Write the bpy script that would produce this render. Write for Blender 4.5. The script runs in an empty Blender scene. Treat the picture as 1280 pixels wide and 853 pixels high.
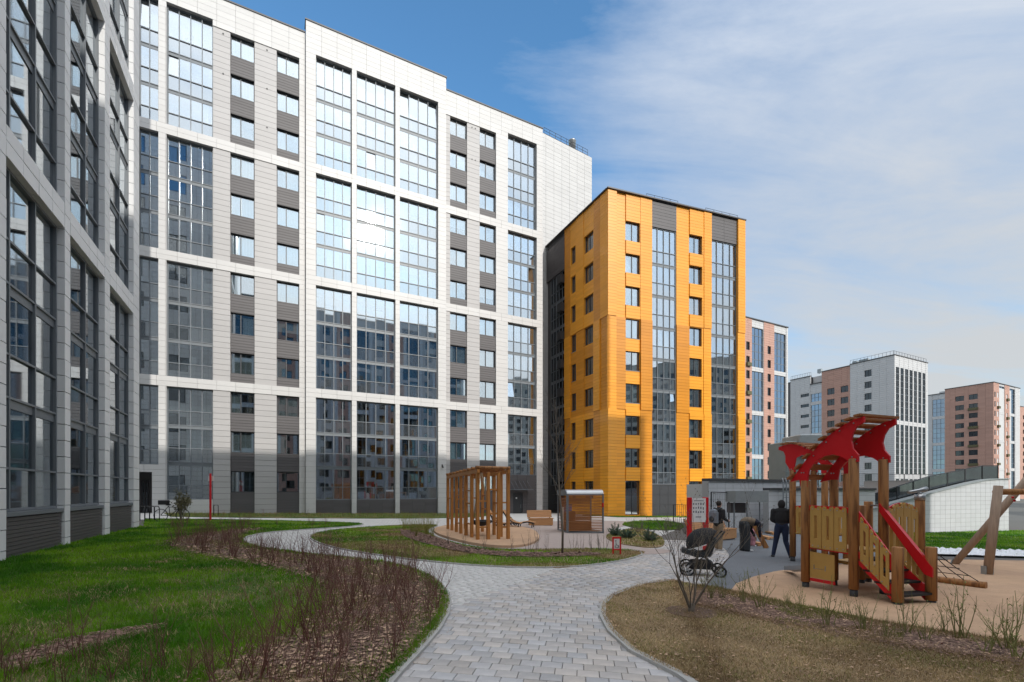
import bpy, bmesh, math, random
import numpy as np
from mathutils import Matrix, Vector
from mathutils.geometry import tessellate_polygon

R = math.radians
random.seed(7)
rng = np.random.default_rng(7)
scene = bpy.context.scene
COL = scene.collection

# ------------------------------------------------------------------ camera
F, CX, HZ = 580.0, 640.0, 614.0          # focal length, centre column, horizon row of the 1280x853 photo
EYE = 1.95
cd = bpy.data.cameras.new('camera')
cam = bpy.data.objects.new('camera', cd)
COL.objects.link(cam)
cam.location = (0, 0, EYE)
cam.rotation_euler = (R(90), 0, 0)
cd.sensor_fit = 'HORIZONTAL'
cd.sensor_width = 36
cd.lens = 36 * F / 1280
cd.shift_y = (HZ - 426.5) / 1280
cd.clip_end = 6000
scene.camera = cam

# ------------------------------------------------------------------ light
SUN_AZ = math.atan2(0.594, -0.805)       # clockwise from +Y
SUN_EL = R(28.1)
world = bpy.data.worlds.new('World')
scene.world = world
world.use_nodes = True
wn = world.node_tree.nodes
wl = world.node_tree.links
wn.clear()
w_out = wn.new('ShaderNodeOutputWorld')
w_bg = wn.new('ShaderNodeBackground')
w_bg.inputs[1].default_value = 0.15
sky = wn.new('ShaderNodeTexSky')
sky.sky_type = 'NISHITA'
sky.sun_disc = False
sky.sun_elevation = SUN_EL
sky.sun_rotation = SUN_AZ
sky.altitude = 50
sky.air_density = 1.0
sky.dust_density = 0.35
sky.ozone_density = 1.2
# thin streaky cirrus over the whole sky, thicker low down
tc = wn.new('ShaderNodeTexCoord')
sep = wn.new('ShaderNodeSeparateXYZ')
wl.new(tc.outputs['Generated'], sep.inputs[0])
def wmath(op, a, b=None, clamp=False):
    n = wn.new('ShaderNodeMath'); n.operation = op; n.use_clamp = clamp
    for i, v in enumerate((a, b)):
        if v is None: continue
        if isinstance(v, (int, float)): n.inputs[i].default_value = v
        else: wl.new(v, n.inputs[i])
    return n.outputs[0]
zz = wmath('ADD', wmath('MAXIMUM', sep.outputs[2], 0.0), 0.22)
ux = wmath('DIVIDE', sep.outputs[0], zz)
uy = wmath('DIVIDE', sep.outputs[1], zz)
comb = wn.new('ShaderNodeCombineXYZ')
wl.new(ux, comb.inputs[0]); wl.new(uy, comb.inputs[1])
def wnoise(scale, rot, sx, sy, loc, detail, rough, dist):
    mp = wn.new('ShaderNodeMapping')
    mp.inputs['Rotation'].default_value = (0, 0, R(rot))
    mp.inputs['Scale'].default_value = (sx, sy, 1)
    mp.inputs['Location'].default_value = loc
    wl.new(comb.outputs[0], mp.inputs[0])
    nz = wn.new('ShaderNodeTexNoise')
    nz.inputs['Scale'].default_value = scale
    nz.inputs['Detail'].default_value = detail
    nz.inputs['Roughness'].default_value = rough
    nz.inputs['Distortion'].default_value = dist
    wl.new(mp.outputs[0], nz.inputs['Vector'])
    return nz.outputs[0]
big = wnoise(0.55, 20, 1, 1, (3.1, 0.4, 0), 3, 0.5, 0.3)
fine = wnoise(1.6, 35, 0.6, 1.9, (1.3, 2.2, 0), 9, 0.62, 0.7)
puff = wnoise(2.6, -10, 1.0, 1.3, (7.3, 5.2, 0), 10, 0.6, 0.4)
# a veil of thin cloud with one blue opening towards the north
dvec = wn.new('ShaderNodeVectorMath'); dvec.operation = 'DISTANCE'
wl.new(tc.outputs['Generated'], dvec.inputs[0]); dvec.inputs[1].default_value = (-0.30, 0.72, 0.62)
gap = wmath('POWER', wmath('DIVIDE', dvec.outputs['Value'], 0.62), 2.0)
gap = wmath('POWER', 2.718, wmath('MULTIPLY', gap, -1.0))
cov = wmath('ADD', wmath('MULTIPLY', wmath('SUBTRACT', big, 0.5), 0.8), wmath('SUBTRACT', 0.88, wmath('MULTIPLY', gap, 1.22)))
cov = wmath('ADD', cov, wmath('MULTIPLY', wmath('SUBTRACT', fine, 0.5), 1.25))
cov = wmath('ADD', cov, wmath('MULTIPLY', wmath('SUBTRACT', puff, 0.5), 0.5))
cov = wmath('MULTIPLY', wmath('MINIMUM', wmath('MAXIMUM', cov, 0.0), 1.0), 0.92)
mixc = wn.new('ShaderNodeMix'); mixc.data_type = 'RGBA'
# cloud brightness rises from the horizon to the zenith, as under any veiled sky
zc_ = wmath('MAXIMUM', sep.outputs[2], 0.0)
lumv = wmath('ADD', wmath('MULTIPLY', wmath('POWER', zc_, 4.0), 9.6), 2.8)
# the veil glows round the sun
sdv = wn.new('ShaderNodeVectorMath'); sdv.operation = 'DISTANCE'
wl.new(tc.outputs['Generated'], sdv.inputs[0])
sdv.inputs[1].default_value = (math.sin(SUN_AZ) * math.cos(SUN_EL), math.cos(SUN_AZ) * math.cos(SUN_EL), math.sin(SUN_EL))
aur = wmath('POWER', 2.718, wmath('MULTIPLY', wmath('POWER', wmath('DIVIDE', sdv.outputs['Value'], 0.55), 2.0), -1.0))
lumv = wmath('MULTIPLY', lumv, wmath('ADD', wmath('MULTIPLY', aur, 1.5), 1.0))
cc = wn.new('ShaderNodeCombineXYZ')
wl.new(wmath('MULTIPLY', lumv, 1.0), cc.inputs[0]); wl.new(wmath('MULTIPLY', lumv, 1.0), cc.inputs[1]); wl.new(wmath('MULTIPLY', lumv, 0.99), cc.inputs[2])
wl.new(cc.outputs[0], mixc.inputs['B'])
tint = wn.new('ShaderNodeMix'); tint.data_type = 'RGBA'; tint.blend_type = 'MULTIPLY'
tint.inputs['Factor'].default_value = 1.0
tint.inputs['B'].default_value = (0.593, 0.948, 1.096, 1)
wl.new(sky.outputs[0], tint.inputs['A'])
wl.new(cov, mixc.inputs['Factor'])
wl.new(tint.outputs['Result'], mixc.inputs['A'])
wl.new(mixc.outputs['Result'], w_bg.inputs[0])
wl.new(w_bg.outputs[0], w_out.inputs[0])

sd = bpy.data.lights.new('sun', 'SUN')
sd.energy = 2.0
sd.angle = R(0.53)
sd.color = (1.0, 0.95, 0.87)
sun = bpy.data.objects.new('sun', sd)
COL.objects.link(sun)
_sv = Vector((math.sin(SUN_AZ) * math.cos(SUN_EL), math.cos(SUN_AZ) * math.cos(SUN_EL), math.sin(SUN_EL)))
sun.rotation_euler = _sv.to_track_quat('Z', 'Y').to_euler()
sun.location = (20, -20, 60)

vs = scene.view_settings
vs.view_transform = 'Standard'
vs.look = 'None'
vs.gamma = 1
vs.use_curve_mapping = False
vs.exposure = 0.61
scene.cycles.caustics_reflective = False
scene.cycles.caustics_refractive = False
scene.cycles.max_bounces = 7
scene.cycles.transparent_max_bounces = 10
scene.cycles.sample_clamp_indirect = 12

# ------------------------------------------------------------------ ground plane of the courtyard and pixel helpers
GA, GB, GC = 0.25, -0.018, -0.0125
def gz(x, y):
    return GA + GB * min(max(x, -45), 45) + GC * min(max(y, -25), 58)
def gp(px, py):
    u = (px - CX) / F; v = (py - HZ) / F
    Y = (EYE - GA) / (v + GB * u + GC)
    return Vector((u * Y, Y, GA + GB * u * Y + GC * Y))
def gw(x, y, dz=0.0):
    return Vector((x, y, gz(x, y) + dz))
def at(px, py, Y):
    return Vector(((px - CX) / F * Y, Y, EYE - (py - HZ) / F * Y))
def to_px(p):
    return (CX + F * p[0] / p[1], HZ - F * (p[2] - EYE) / p[1])

# ------------------------------------------------------------------ materials
MATS = {}
def _nodes(name):
    m = bpy.data.materials.new(name); m.use_nodes = True
    nt = m.node_tree; nt.nodes.clear()
    out = nt.nodes.new('ShaderNodeOutputMaterial')
    return m, nt.nodes, nt.links, out
def mat(name, col, rough=0.6, var=0.10, scale=2.0, spec=0.4, metal=0.0, bump=0.0, bscale=60, island=0.0,
        stretch=(1, 1, 1), col2=None, col2_scale=1.0, col2_lo=0.45, col2_hi=0.6, coat=0.0, hue=0.0, objrand=0.0, detail=5, trans=0.0):
    m, N, L, out = _nodes(name)
    b = N.new('ShaderNodeBsdfPrincipled')
    b.inputs['Roughness'].default_value = rough
    b.inputs['Metallic'].default_value = metal
    b.inputs['Specular IOR Level'].default_value = spec
    if coat: 
        b.inputs['Coat Weight'].default_value = coat; b.inputs['Coat Roughness'].default_value = 0.12
    tcn = N.new('ShaderNodeTexCoord')
    mp = N.new('ShaderNodeMapping'); mp.inputs['Scale'].default_value = stretch
    L.new(tcn.outputs['Object'], mp.inputs[0])
    nz = N.new('ShaderNodeTexNoise'); nz.inputs['Scale'].default_value = scale; nz.inputs['Detail'].default_value = detail
    nz.inputs['Roughness'].default_value = 0.65
    L.new(mp.outputs[0], nz.inputs['Vector'])
    def M(op, a, bb):
        n = N.new('ShaderNodeMath'); n.operation = op
        for i, v in enumerate((a, bb)):
            if isinstance(v, (int, float)): n.inputs[i].default_value = v
            else: L.new(v, n.inputs[i])
        return n.outputs[0]
    val = M('ADD', M('MULTIPLY', M('SUBTRACT', nz.outputs[0], 0.5), 3.0 * var), 1.0)
    if island:
        g = N.new('ShaderNodeNewGeometry')
        val = M('ADD', val, M('MULTIPLY', M('SUBTRACT', g.outputs['Random Per Island'], 0.5), 2 * island))
    if objrand:
        oi = N.new('ShaderNodeObjectInfo')
        val = M('ADD', val, M('MULTIPLY', M('SUBTRACT', oi.outputs['Random'], 0.5), 2 * objrand))
    base = N.new('ShaderNodeMix'); base.data_type = 'RGBA'
    base.inputs['A'].default_value = (*col, 1)
    base.inputs['B'].default_value = (*(col2 or col), 1)
    if col2:
        n2 = N.new('ShaderNodeTexNoise'); n2.inputs['Scale'].default_value = col2_scale; n2.inputs['Detail'].default_value = 6
        L.new(mp.outputs[0], n2.inputs['Vector'])
        mr = N.new('ShaderNodeMapRange'); mr.inputs['From Min'].default_value = col2_lo; mr.inputs['From Max'].default_value = col2_hi
        L.new(n2.outputs[0], mr.inputs['Value'])
        L.new(mr.outputs[0], base.inputs['Factor'])
    else:
        base.inputs['Factor'].default_value = 0
    hs = N.new('ShaderNodeHueSaturation')
    L.new(base.outputs['Result'], hs.inputs['Color'])
    L.new(val, hs.inputs['Value'])
    if hue:
        g2n = N.new('ShaderNodeNewGeometry'); o2n = N.new('ShaderNodeObjectInfo')
        fr2 = M('FRACT', M('MULTIPLY', M('ADD', g2n.outputs['Random Per Island'], o2n.outputs['Random']), 7.31), 0)
        mxh = N.new('ShaderNodeMix'); mxh.data_type = 'RGBA'; mxh.inputs['A'].default_value = (1 - hue, 1 - hue * 0.2, 1 + hue, 1); mxh.inputs['B'].default_value = (1 + hue, 1, 1 - hue, 1)
        L.new(fr2, mxh.inputs['Factor'])
        mlt = N.new('ShaderNodeMix'); mlt.data_type = 'RGBA'; mlt.blend_type = 'MULTIPLY'; mlt.inputs['Factor'].default_value = 1.0
        L.new(base.outputs['Result'], mlt.inputs['A']); L.new(mxh.outputs['Result'], mlt.inputs['B']); L.new(mlt.outputs['Result'], hs.inputs['Color'])
    L.new(hs.outputs[0], b.inputs['Base Color'])
    if bump:
        n3 = N.new('ShaderNodeTexNoise'); n3.inputs['Scale'].default_value = bscale; n3.inputs['Detail'].default_value = 6
        L.new(mp.outputs[0], n3.inputs['Vector'])
        bp = N.new('ShaderNodeBump'); bp.inputs['Strength'].default_value = bump; bp.inputs['Distance'].default_value = 0.02
        L.new(n3.outputs[0], bp.inputs['Height']); L.new(bp.outputs[0], b.inputs['Normal'])
    surf = b.outputs[0]
    if trans:
        tr = N.new('ShaderNodeBsdfTranslucent'); L.new(hs.outputs[0], tr.inputs[0])
        mx = N.new('ShaderNodeMixShader'); mx.inputs[0].default_value = trans
        L.new(surf, mx.inputs[1]); L.new(tr.outputs[0], mx.inputs[2]); surf = mx.outputs[0]
    L.new(surf, out.inputs[0])
    MATS[name] = m
    return m
def glass(name, tint, refl, under=None, under_fac=0.0, rough=0.02, gcol=(0.86, 0.92, 0.97), edge=0.9):
    """coated facade glass: partly mirror, the rest see-through (or a printed back)"""
    m, N, L, out = _nodes(name)
    lw = N.new('ShaderNodeLayerWeight'); lw.inputs[0].default_value = 0.35
    mr = N.new('ShaderNodeMapRange'); mr.inputs['To Min'].default_value = refl; mr.inputs['To Max'].default_value = edge
    L.new(lw.outputs['Fresnel'], mr.inputs['Value'])
    t = N.new('ShaderNodeBsdfTransparent'); t.inputs[0].default_value = (*tint, 1)
    g = N.new('ShaderNodeBsdfGlossy'); g.inputs['Roughness'].default_value = rough; g.inputs[0].default_value = (*gcol, 1)
    base = t.outputs[0]
    if under:
        d = N.new('ShaderNodeBsdfDiffuse'); d.inputs[0].default_value = (*under, 1)
        mx0 = N.new('ShaderNodeMixShader'); mx0.inputs[0].default_value = under_fac
        L.new(t.outputs[0], mx0.inputs[1]); L.new(d.outputs[0], mx0.inputs[2]); base = mx0.outputs[0]
    mx = N.new('ShaderNodeMixShader')
    L.new(mr.outputs[0], mx.inputs[0]); L.new(base, mx.inputs[1]); L.new(g.outputs[0], mx.inputs[2])
    L.new(mx.outputs[0], out.inputs[0])
    MATS[name] = m
    return m

mat('white_panel', (0.555, 0.547, 0.54), 0.42, 0.05, 0.35, island=0.035)
mat('light_panel', (0.42, 0.408, 0.405), 0.45, 0.05, 0.35, island=0.04)
mat('wing_panel', (0.78, 0.79, 0.80), 0.45, 0.05, 0.35, island=0.035, objrand=0.03)
mat('dark_panel', (0.10, 0.093, 0.096), 0.5, 0.08, 0.5, island=0.06)
mat('joint_light', (0.40, 0.405, 0.41), 0.8, 0.05)
mat('joint', (0.10, 0.10, 0.105), 0.8, 0.05)
mat('frame', (0.045, 0.048, 0.053), 0.4, 0.04)
mat('frame_light', (0.17, 0.19, 0.21), 0.4, 0.04)
mat('coping', (0.07, 0.07, 0.075), 0.45, 0.05, metal=0.3)
mat('orange_panel', (0.80, 0.34, 0.032), 0.24, 0.07, 0.35, island=0.06, spec=0.5)
mat('orange_panel_dull', (0.63, 0.25, 0.024), 0.24, 0.07, 0.35, island=0.06, spec=0.5)  # darker panel tone, standing in for duller reflections in the gloss
mat('pink_panel', (0.48, 0.285, 0.225), 0.6, 0.05, 0.4, island=0.06)
mat('far_white', (0.56, 0.56, 0.565), 0.6, 0.04, 0.3, island=0.02)
mat('beige_wall', (0.45, 0.41, 0.36), 0.8, 0.08, 0.3, island=0.05)
mat('plaster', (0.70, 0.66, 0.58), 0.9, 0.1, 1.0)
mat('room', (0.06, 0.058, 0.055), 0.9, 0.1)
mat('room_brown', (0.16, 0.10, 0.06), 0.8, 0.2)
mat('curtain', (0.74, 0.74, 0.72), 0.9, 0.12, 9.0, stretch=(1, 1, 0.05), trans=0.25)
mat('steel', (0.42, 0.43, 0.44), 0.35, 0.08, metal=0.8)
mat('galvanised', (0.33, 0.36, 0.37), 0.5, 0.12, 3.0, metal=0.35)
mat('duct_green', (0.20, 0.225, 0.215), 0.55, 0.1, 2.0)
mat('black_metal', (0.02, 0.02, 0.022), 0.45, 0.1)
mat('railing_metal', (0.03, 0.032, 0.037), 0.45, 0.1)
mat('tile', (0.56, 0.575, 0.60), 0.4, 0.04, 0.5, island=0.03)
mat('larch', (0.44, 0.19, 0.05), 0.55, 0.22, 3.0, stretch=(6, 6, 0.7), bump=0.15, bscale=14, coat=0.15)
mat('post_wood', (0.38, 0.175, 0.06), 0.6, 0.25, 3.0, stretch=(7, 7, 0.6), bump=0.35, bscale=14, col2=(0.20, 0.085, 0.03), col2_scale=2.2, col2_lo=0.5, col2_hi=0.62)
mat('bench_wood', (0.50, 0.26, 0.115), 0.6, 0.2, 3.0, stretch=(0.7, 6, 6), bump=0.1, bscale=14)
mat('grey_wood', (0.38, 0.28, 0.21), 0.75, 0.3, 3.0, stretch=(6, 6, 0.6), bump=0.2, bscale=14)
mat('slat_wood', (0.34, 0.14, 0.05), 0.6, 0.25, 3.0, stretch=(0.7, 6, 6))
mat('play_board', (0.50, 0.30, 0.085), 0.5, 0.09, 3.0, stretch=(1, 1, 1), bump=0.06, bscale=90)
mat('play_red', (0.62, 0.012, 0.018), 0.35, 0.06, 2.0, bump=0.05, bscale=80)
mat('sign_red', (0.62, 0.012, 0.02), 0.35, 0.06, 2.0)
mat('sign_white', (0.78, 0.78, 0.78), 0.4, 0.04, 6)
mat('print_dark', (0.08, 0.09, 0.12), 0.6, 0.1)
mat('rubber_black', (0.018, 0.018, 0.02), 0.6, 0.1)
mat('rope', (0.05, 0.035, 0.03), 0.9, 0.1)
mat('asphalt', (0.155, 0.168, 0.185), 0.9, 0.10, 1.2, bump=0.3, bscale=220)
mat('play_surface', (0.56, 0.37, 0.235), 0.95, 0.16, 2.2, bump=0.4, bscale=260, col2=(0.47, 0.31, 0.205), col2_scale=0.45, col2_lo=0.4, col2_hi=0.7)
mat('plaza', (0.40, 0.33, 0.30), 0.9, 0.12, 3.0, bump=0.3, bscale=120)
mat('joint_sand', (0.12, 0.112, 0.105), 0.95, 0.2, 6.0)
mat('paver', (0.425, 0.41, 0.40), 0.8, 0.10, 5.0, bump=0.18, bscale=110, island=0.13, objrand=0.15, hue=0.05, col2=(0.50, 0.475, 0.455), col2_scale=1.1)
mat('paver_light', (0.62, 0.61, 0.595), 0.8, 0.08, 5.0, bump=0.1, bscale=90, island=0.06)
mat('curb', (0.42, 0.415, 0.40), 0.85, 0.10, 6.0, bump=0.2, bscale=120)
mat('lawn', (0.05, 0.10, 0.010), 0.95, 0.3, 2.0, bump=0.6, bscale=90, col2=(0.21, 0.165, 0.085), col2_scale=0.55, col2_lo=0.5, col2_hi=0.68)
mat('dead_lawn', (0.33, 0.245, 0.14), 0.95, 0.35, 3.0, bump=0.8, bscale=110, col2=(0.17, 0.15, 0.055), col2_scale=0.8, col2_lo=0.5, col2_hi=0.7)
mat('mulch', (0.165, 0.11, 0.075), 0.95, 0.4, 7.0, bump=1.0, bscale=70, col2=(0.15, 0.098, 0.08), col2_scale=2.5)
mat('far_ground', (0.12, 0.12, 0.11), 0.95, 0.15, 0.05)
mat('blade', (0.055, 0.20, 0.003), 0.7, 0.30, 1.6, col2=(0.20, 0.40, 0.010), col2_scale=0.55, col2_lo=0.42, col2_hi=0.60, island=0.28, trans=0.3)
mat('blade_dry', (0.48, 0.35, 0.195), 0.85, 0.25, 2.0, island=0.45, trans=0.15, col2=(0.30, 0.205, 0.115), col2_scale=1.1, col2_lo=0.46, col2_hi=0.6)
mat('blade_mixed', (0.22, 0.25, 0.05), 0.8, 0.3, 1.5, island=0.35, trans=0.2, col2=(0.30, 0.22, 0.10), col2_scale=0.9)
mat('chip', (0.22, 0.135, 0.105), 0.9, 0.2, 4.0, island=0.55)
mat('leaf_litter', (0.42, 0.28, 0.19), 0.9, 0.2, 4.0, island=0.5)
mat('twig_red', (0.165, 0.075, 0.055), 0.6, 0.25, 6.0, objrand=0.15)
mat('twig_grey', (0.16, 0.135, 0.11), 0.8, 0.25, 9.0)
mat('twig_green', (0.22, 0.215, 0.075), 0.7, 0.25, 9.0, objrand=0.15)
mat('twig_yellow', (0.26, 0.26, 0.045), 0.7, 0.25, 9.0)
mat('bud', (0.17, 0.20, 0.05), 0.7, 0.25, 9.0)
mat('needle', (0.04, 0.085, 0.042), 0.65, 0.3, 4.0, island=0.35)
mat('leaf_dull', (0.11, 0.10, 0.05), 0.7, 0.3, 4.0, island=0.4)
mat('skin', (0.48, 0.28, 0.20), 0.55, 0.05, 8.0)
mat('hair_dark', (0.022, 0.015, 0.011), 0.6, 0.2, 30)
mat('hair_grey', (0.16, 0.16, 0.17), 0.6, 0.2, 30)
mat('cloth_black', (0.026, 0.026, 0.029), 0.9, 0.15, 12, bump=0.4, bscale=25)
mat('denim', (0.022, 0.034, 0.075), 0.9, 0.2, 12, bump=0.4, bscale=25)
mat('cloth_beige', (0.34, 0.26, 0.17), 0.9, 0.12, 12, bump=0.4, bscale=25)
mat('cloth_taupe', (0.20, 0.155, 0.11), 0.9, 0.12, 12, bump=0.4, bscale=25)
mat('cloth_charcoal', (0.045, 0.05, 0.056), 0.9, 0.12, 12, bump=0.4, bscale=25)
mat('cloth_navy', (0.015, 0.016, 0.03), 0.9, 0.12, 12, bump=0.4, bscale=25)
mat('cloth_pink', (0.62, 0.30, 0.36), 0.9, 0.15, 12, bump=0.4, bscale=25)
mat('cloth_lime', (0.50, 0.52, 0.25), 0.9, 0.15, 12, bump=0.4, bscale=25)
mat('cloth_grey', (0.22, 0.25, 0.29), 0.8, 0.12, 12, bump=0.4, bscale=25)
mat('shoe_white', (0.7, 0.7, 0.7), 0.6, 0.08, 12)
mat('white_sheet', (0.72, 0.74, 0.77), 0.5, 0.06, 3.0)
mat('blue_cloth', (0.02, 0.05, 0.16), 0.8, 0.1)
glass('glass_vision', (0.78, 0.84, 0.88), 0.43)
glass('glass_lower', (0.55, 0.60, 0.64), 0.40, (0.26, 0.29, 0.32), 0.22, rough=0.03)
glass('glass_window', (0.80, 0.86, 0.88), 0.34)
glass('glass_dark', (0.10, 0.12, 0.14), 0.09, edge=0.3)
glass('glass_blue', (0.05, 0.10, 0.18), 0.45, gcol=(0.62, 0.80, 1.0), edge=0.6)
glass('glass_railing', (0.10, 0.11, 0.13), 0.12)

# ------------------------------------------------------------------ mesh helpers
class MB:
    def __init__(self):
        self.v = []; self.f = []; self.m = []; self.sm = []
    def add(self, verts, faces, mi=0, smooth=False):
        o = len(self.v)
        self.v.extend([tuple(p) for p in verts])
        for f in faces:
            self.f.append(tuple(i + o for i in f)); self.m.append(mi); self.sm.append(smooth)
        return self
    def box(self, x0, x1, y0, y1, z0, z1, mi=0, T=None):
        vs_ = [(x0, y0, z0), (x1, y0, z0), (x1, y1, z0), (x0, y1, z0), (x0, y0, z1), (x1, y0, z1), (x1, y1, z1), (x0, y1, z1)]
        if T is not None: vs_ = [T @ Vector(p) for p in vs_]
        return self.add(vs_, [(0, 3, 2, 1), (4, 5, 6, 7), (0, 1, 5, 4), (1, 2, 6, 5), (2, 3, 7, 6), (3, 0, 4, 7)], mi)
    def cbox(self, x0, x1, y0, y1, z0, z1, c=0.01, mi=0, T=None):
        """box with chamfered vertical edges and top"""
        P = [(x0 + c, y0), (x1 - c, y0), (x1, y0 + c), (x1, y1 - c), (x1 - c, y1), (x0 + c, y1), (x0, y1 - c), (x0, y0 + c)]
        cx, cy = (x0 + x1) / 2, (y0 + y1) / 2
        k = [(cx + (a - cx) * (1 - 2 * c / max(x1 - x0, 1e-6)), cy + (b - cy) * (1 - 2 * c / max(y1 - y0, 1e-6))) for a, b in P]
        vs_ = [(a, b, z0) for a, b in P] + [(a, b, z1 - c) for a, b in P] + [(a, b, z1) for a, b in k]
        fs = [tuple(range(7, -1, -1)), tuple(range(16, 24))]
        for i in range(8):
            j = (i + 1) % 8
            fs += [(i, j, 8 + j, 8 + i), (8 + i, 8 + j, 16 + j, 16 + i)]
        if T is not None: vs_ = [T @ Vector(p) for p in vs_]
        return self.add(vs_, fs, mi)
    def tube(self, pts, radii, n=8, mi=0, caps=True, smooth=True):
        pts = [Vector(p) for p in pts]
        if isinstance(radii, (int, float)): radii = [radii] * len(pts)
        vs_ = []; up = None
        for i, p in enumerate(pts):
            d = (pts[min(i + 1, len(pts) - 1)] - pts[max(i - 1, 0)])
            if d.length < 1e-9: d = Vector((0, 0, 1))
            d.normalize()
            if up is None:
                up = Vector((0, 0, 1)) if abs(d.z) < 0.9 else Vector((1, 0, 0))
            a = d.cross(up)
            if a.length < 1e-6: a = d.orthogonal()
            a.normalize(); b = d.cross(a); up = -b if False else up
            for k in range(n):
                t = 2 * math.pi * k / n
                vs_.append(p + (a * math.cos(t) + b * math.sin(t)) * radii[i])
        fs = []
        for i in range(len(pts) - 1):
            for k in range(n):
                k2 = (k + 1) % n
                fs.append((i * n + k, (i + 1) * n + k, (i + 1) * n + k2, i * n + k2))
        self.add(vs_, fs, mi, smooth)
        if caps:
            o = len(self.v) - len(vs_)
            self.f.append(tuple(o + k for k in range(n))); self.m.append(mi); self.sm.append(False)
            self.f.append(tuple(o + (len(pts) - 1) * n + k for k in range(n - 1, -1, -1))); self.m.append(mi); self.sm.append(False)
        return self
    def bar(self, a, b, w, h, mi=0, up=(0, 0, 1)):
        a = Vector(a); b = Vector(b); d = (b - a); L = d.length; d.normalize()
        u = Vector(up)
        s = d.cross(u)
        if s.length < 1e-6: s = d.orthogonal()
        s.normalize(); u = s.cross(d)
        vs_ = []
        for p in (a, b):
            for (i, j) in ((-1, -1), (1, -1), (1, 1), (-1, 1)):
                vs_.append(p + s * (i * w / 2) + u * (j * h / 2))
        return self.add(vs_, [(0, 1, 2, 3), (7, 6, 5, 4), (0, 4, 5, 1), (1, 5, 6, 2), (2, 6, 7, 3), (3, 7, 4, 0)], mi)
    def prism(self, poly, d, mi=0, T=None):
        """poly: list of 3D points (planar), extruded by vector d"""
        P = [Vector(p) for p in poly]; d = Vector(d); n = len(P)
        vs_ = P + [p + d for p in P]
        if T is not None: vs_ = [T @ p for p in vs_]
        tri = tessellate_polygon([P])
        fs = [tuple(t) for t in tri] + [tuple(i + n for i in reversed(t)) for t in tri]
        for i in range(n):
            j = (i + 1) % n
            fs.append((i, i + n, j + n, j))
        return self.add(vs_, fs, mi)
    def ball(self, c, r, nu=10, nv=7, mi=0, T=None):
        c = Vector(c); r = (r, r, r) if isinstance(r, (int, float)) else r
        vs_ = []; fs = []
        for i in range(nv + 1):
            th = math.pi * i / nv
            for k in range(nu):
                ph = 2 * math.pi * k / nu
                vs_.append(c + Vector((r[0] * math.sin(th) * math.cos(ph), r[1] * math.sin(th) * math.sin(ph), r[2] * math.cos(th))))
        for i in range(nv):
            for k in range(nu):
                k2 = (k + 1) % nu
                fs.append((i * nu + k, (i + 1) * nu + k, (i + 1) * nu + k2, i * nu + k2))
        if T is not None: vs_ = [T @ p for p in vs_]
        return self.add(vs_, fs, mi, True)
    def mesh(self, name, mats):
        me = bpy.data.meshes.new(name)
        me.from_pydata(self.v, [], self.f)
        for mname in ([mats] if isinstance(mats, str) else mats): me.materials.append(MATS[mname])
        me.polygons.foreach_set('material_index', self.m)
        me.polygons.foreach_set('use_smooth', self.sm)
        me.update()
        bm = bmesh.new(); bm.from_mesh(me)
        bmesh.ops.recalc_face_normals(bm, faces=bm.faces)
        bm.to_mesh(me); bm.free()
        return me
    def build(self, name, mats, parent=None, M=None):
        return obj(name, self.mesh(name, mats), parent, M)
def obj(name, me, parent=None, M=None):
    o = bpy.data.objects.new(name, me)
    COL.objects.link(o)
    if parent is not None: o.parent = parent
    if M is not None: o.matrix_basis = M
    return o
def tag(o, label=None, cat=None, group=None, kind=None):
    if label: o['label'] = label
    if cat: o['category'] = cat
    if group: o['group'] = group
    if kind: o['kind'] = kind
    return o
def thing(name, label, cat, loc=(0, 0, 0), rz=0.0, group=None):
    o = bpy.data.objects.new(name, None)
    COL.objects.link(o)
    o.empty_display_size = 0.3
    o.location = loc; o.rotation_euler = (0, 0, rz)
    return tag(o, label, cat, group)
def copy_tree(o, parent=None):
    c = o.copy(); COL.objects.link(c); c.parent = parent
    for ch in list(o.children): copy_tree(ch, c)
    return c
def TR(x, y, z): return Matrix.Translation((x, y, z))
def RZ(a): return Matrix.Rotation(a, 4, 'Z')
def in_poly(x, y, poly):
    c = False; n = len(poly); j = n - 1
    for i in range(n):
        xi, yi = poly[i][0], poly[i][1]; xj, yj = poly[j][0], poly[j][1]
        if (yi > y) != (yj > y) and x < (xj - xi) * (y - yi) / (yj - yi) + xi: c = not c
        j = i
    return c
def in_poly_np(x, y, poly):
    c = np.zeros(len(x), bool); n = len(poly); j = n - 1
    for i in range(n):
        xi, yi = poly[i][0], poly[i][1]; xj, yj = poly[j][0], poly[j][1]
        if yi != yj:
            c ^= ((yi > y) != (yj > y)) & (x < (xj - xi) * (y - yi) / (yj - yi) + xi)
        j = i
    return c
def smooth_poly(pts, closed=True, it=2):
    P = [Vector((p[0], p[1])) for p in pts]
    for _ in range(it):
        Q = []; n = len(P)
        rng_ = range(n) if closed else range(n - 1)
        if not closed: Q.append(P[0])
        for i in rng_:
            a, b = P[i], P[(i + 1) % n]
            Q += [a * 0.75 + b * 0.25, a * 0.25 + b * 0.75]
        if not closed: Q.append(P[-1])
        P = Q
    return P
def flat_mesh_np(name, V, Fc, matname):
    me = bpy.data.meshes.new(name)
    me.vertices.add(len(V)); me.vertices.foreach_set('co', np.asarray(V, np.float32).ravel())
    nf = len(Fc); k = Fc.shape[1]
    me.loops.add(nf * k); me.loops.foreach_set('vertex_index', Fc.astype(np.int32).ravel())
    me.polygons.add(nf)
    me.polygons.foreach_set('loop_start', np.arange(0, nf * k, k, dtype=np.int32))
    me.polygons.foreach_set('loop_total', np.full(nf, k, np.int32))
    me.update(calc_edges=True)
    me.materials.append(MATS[matname])
    return me
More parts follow.
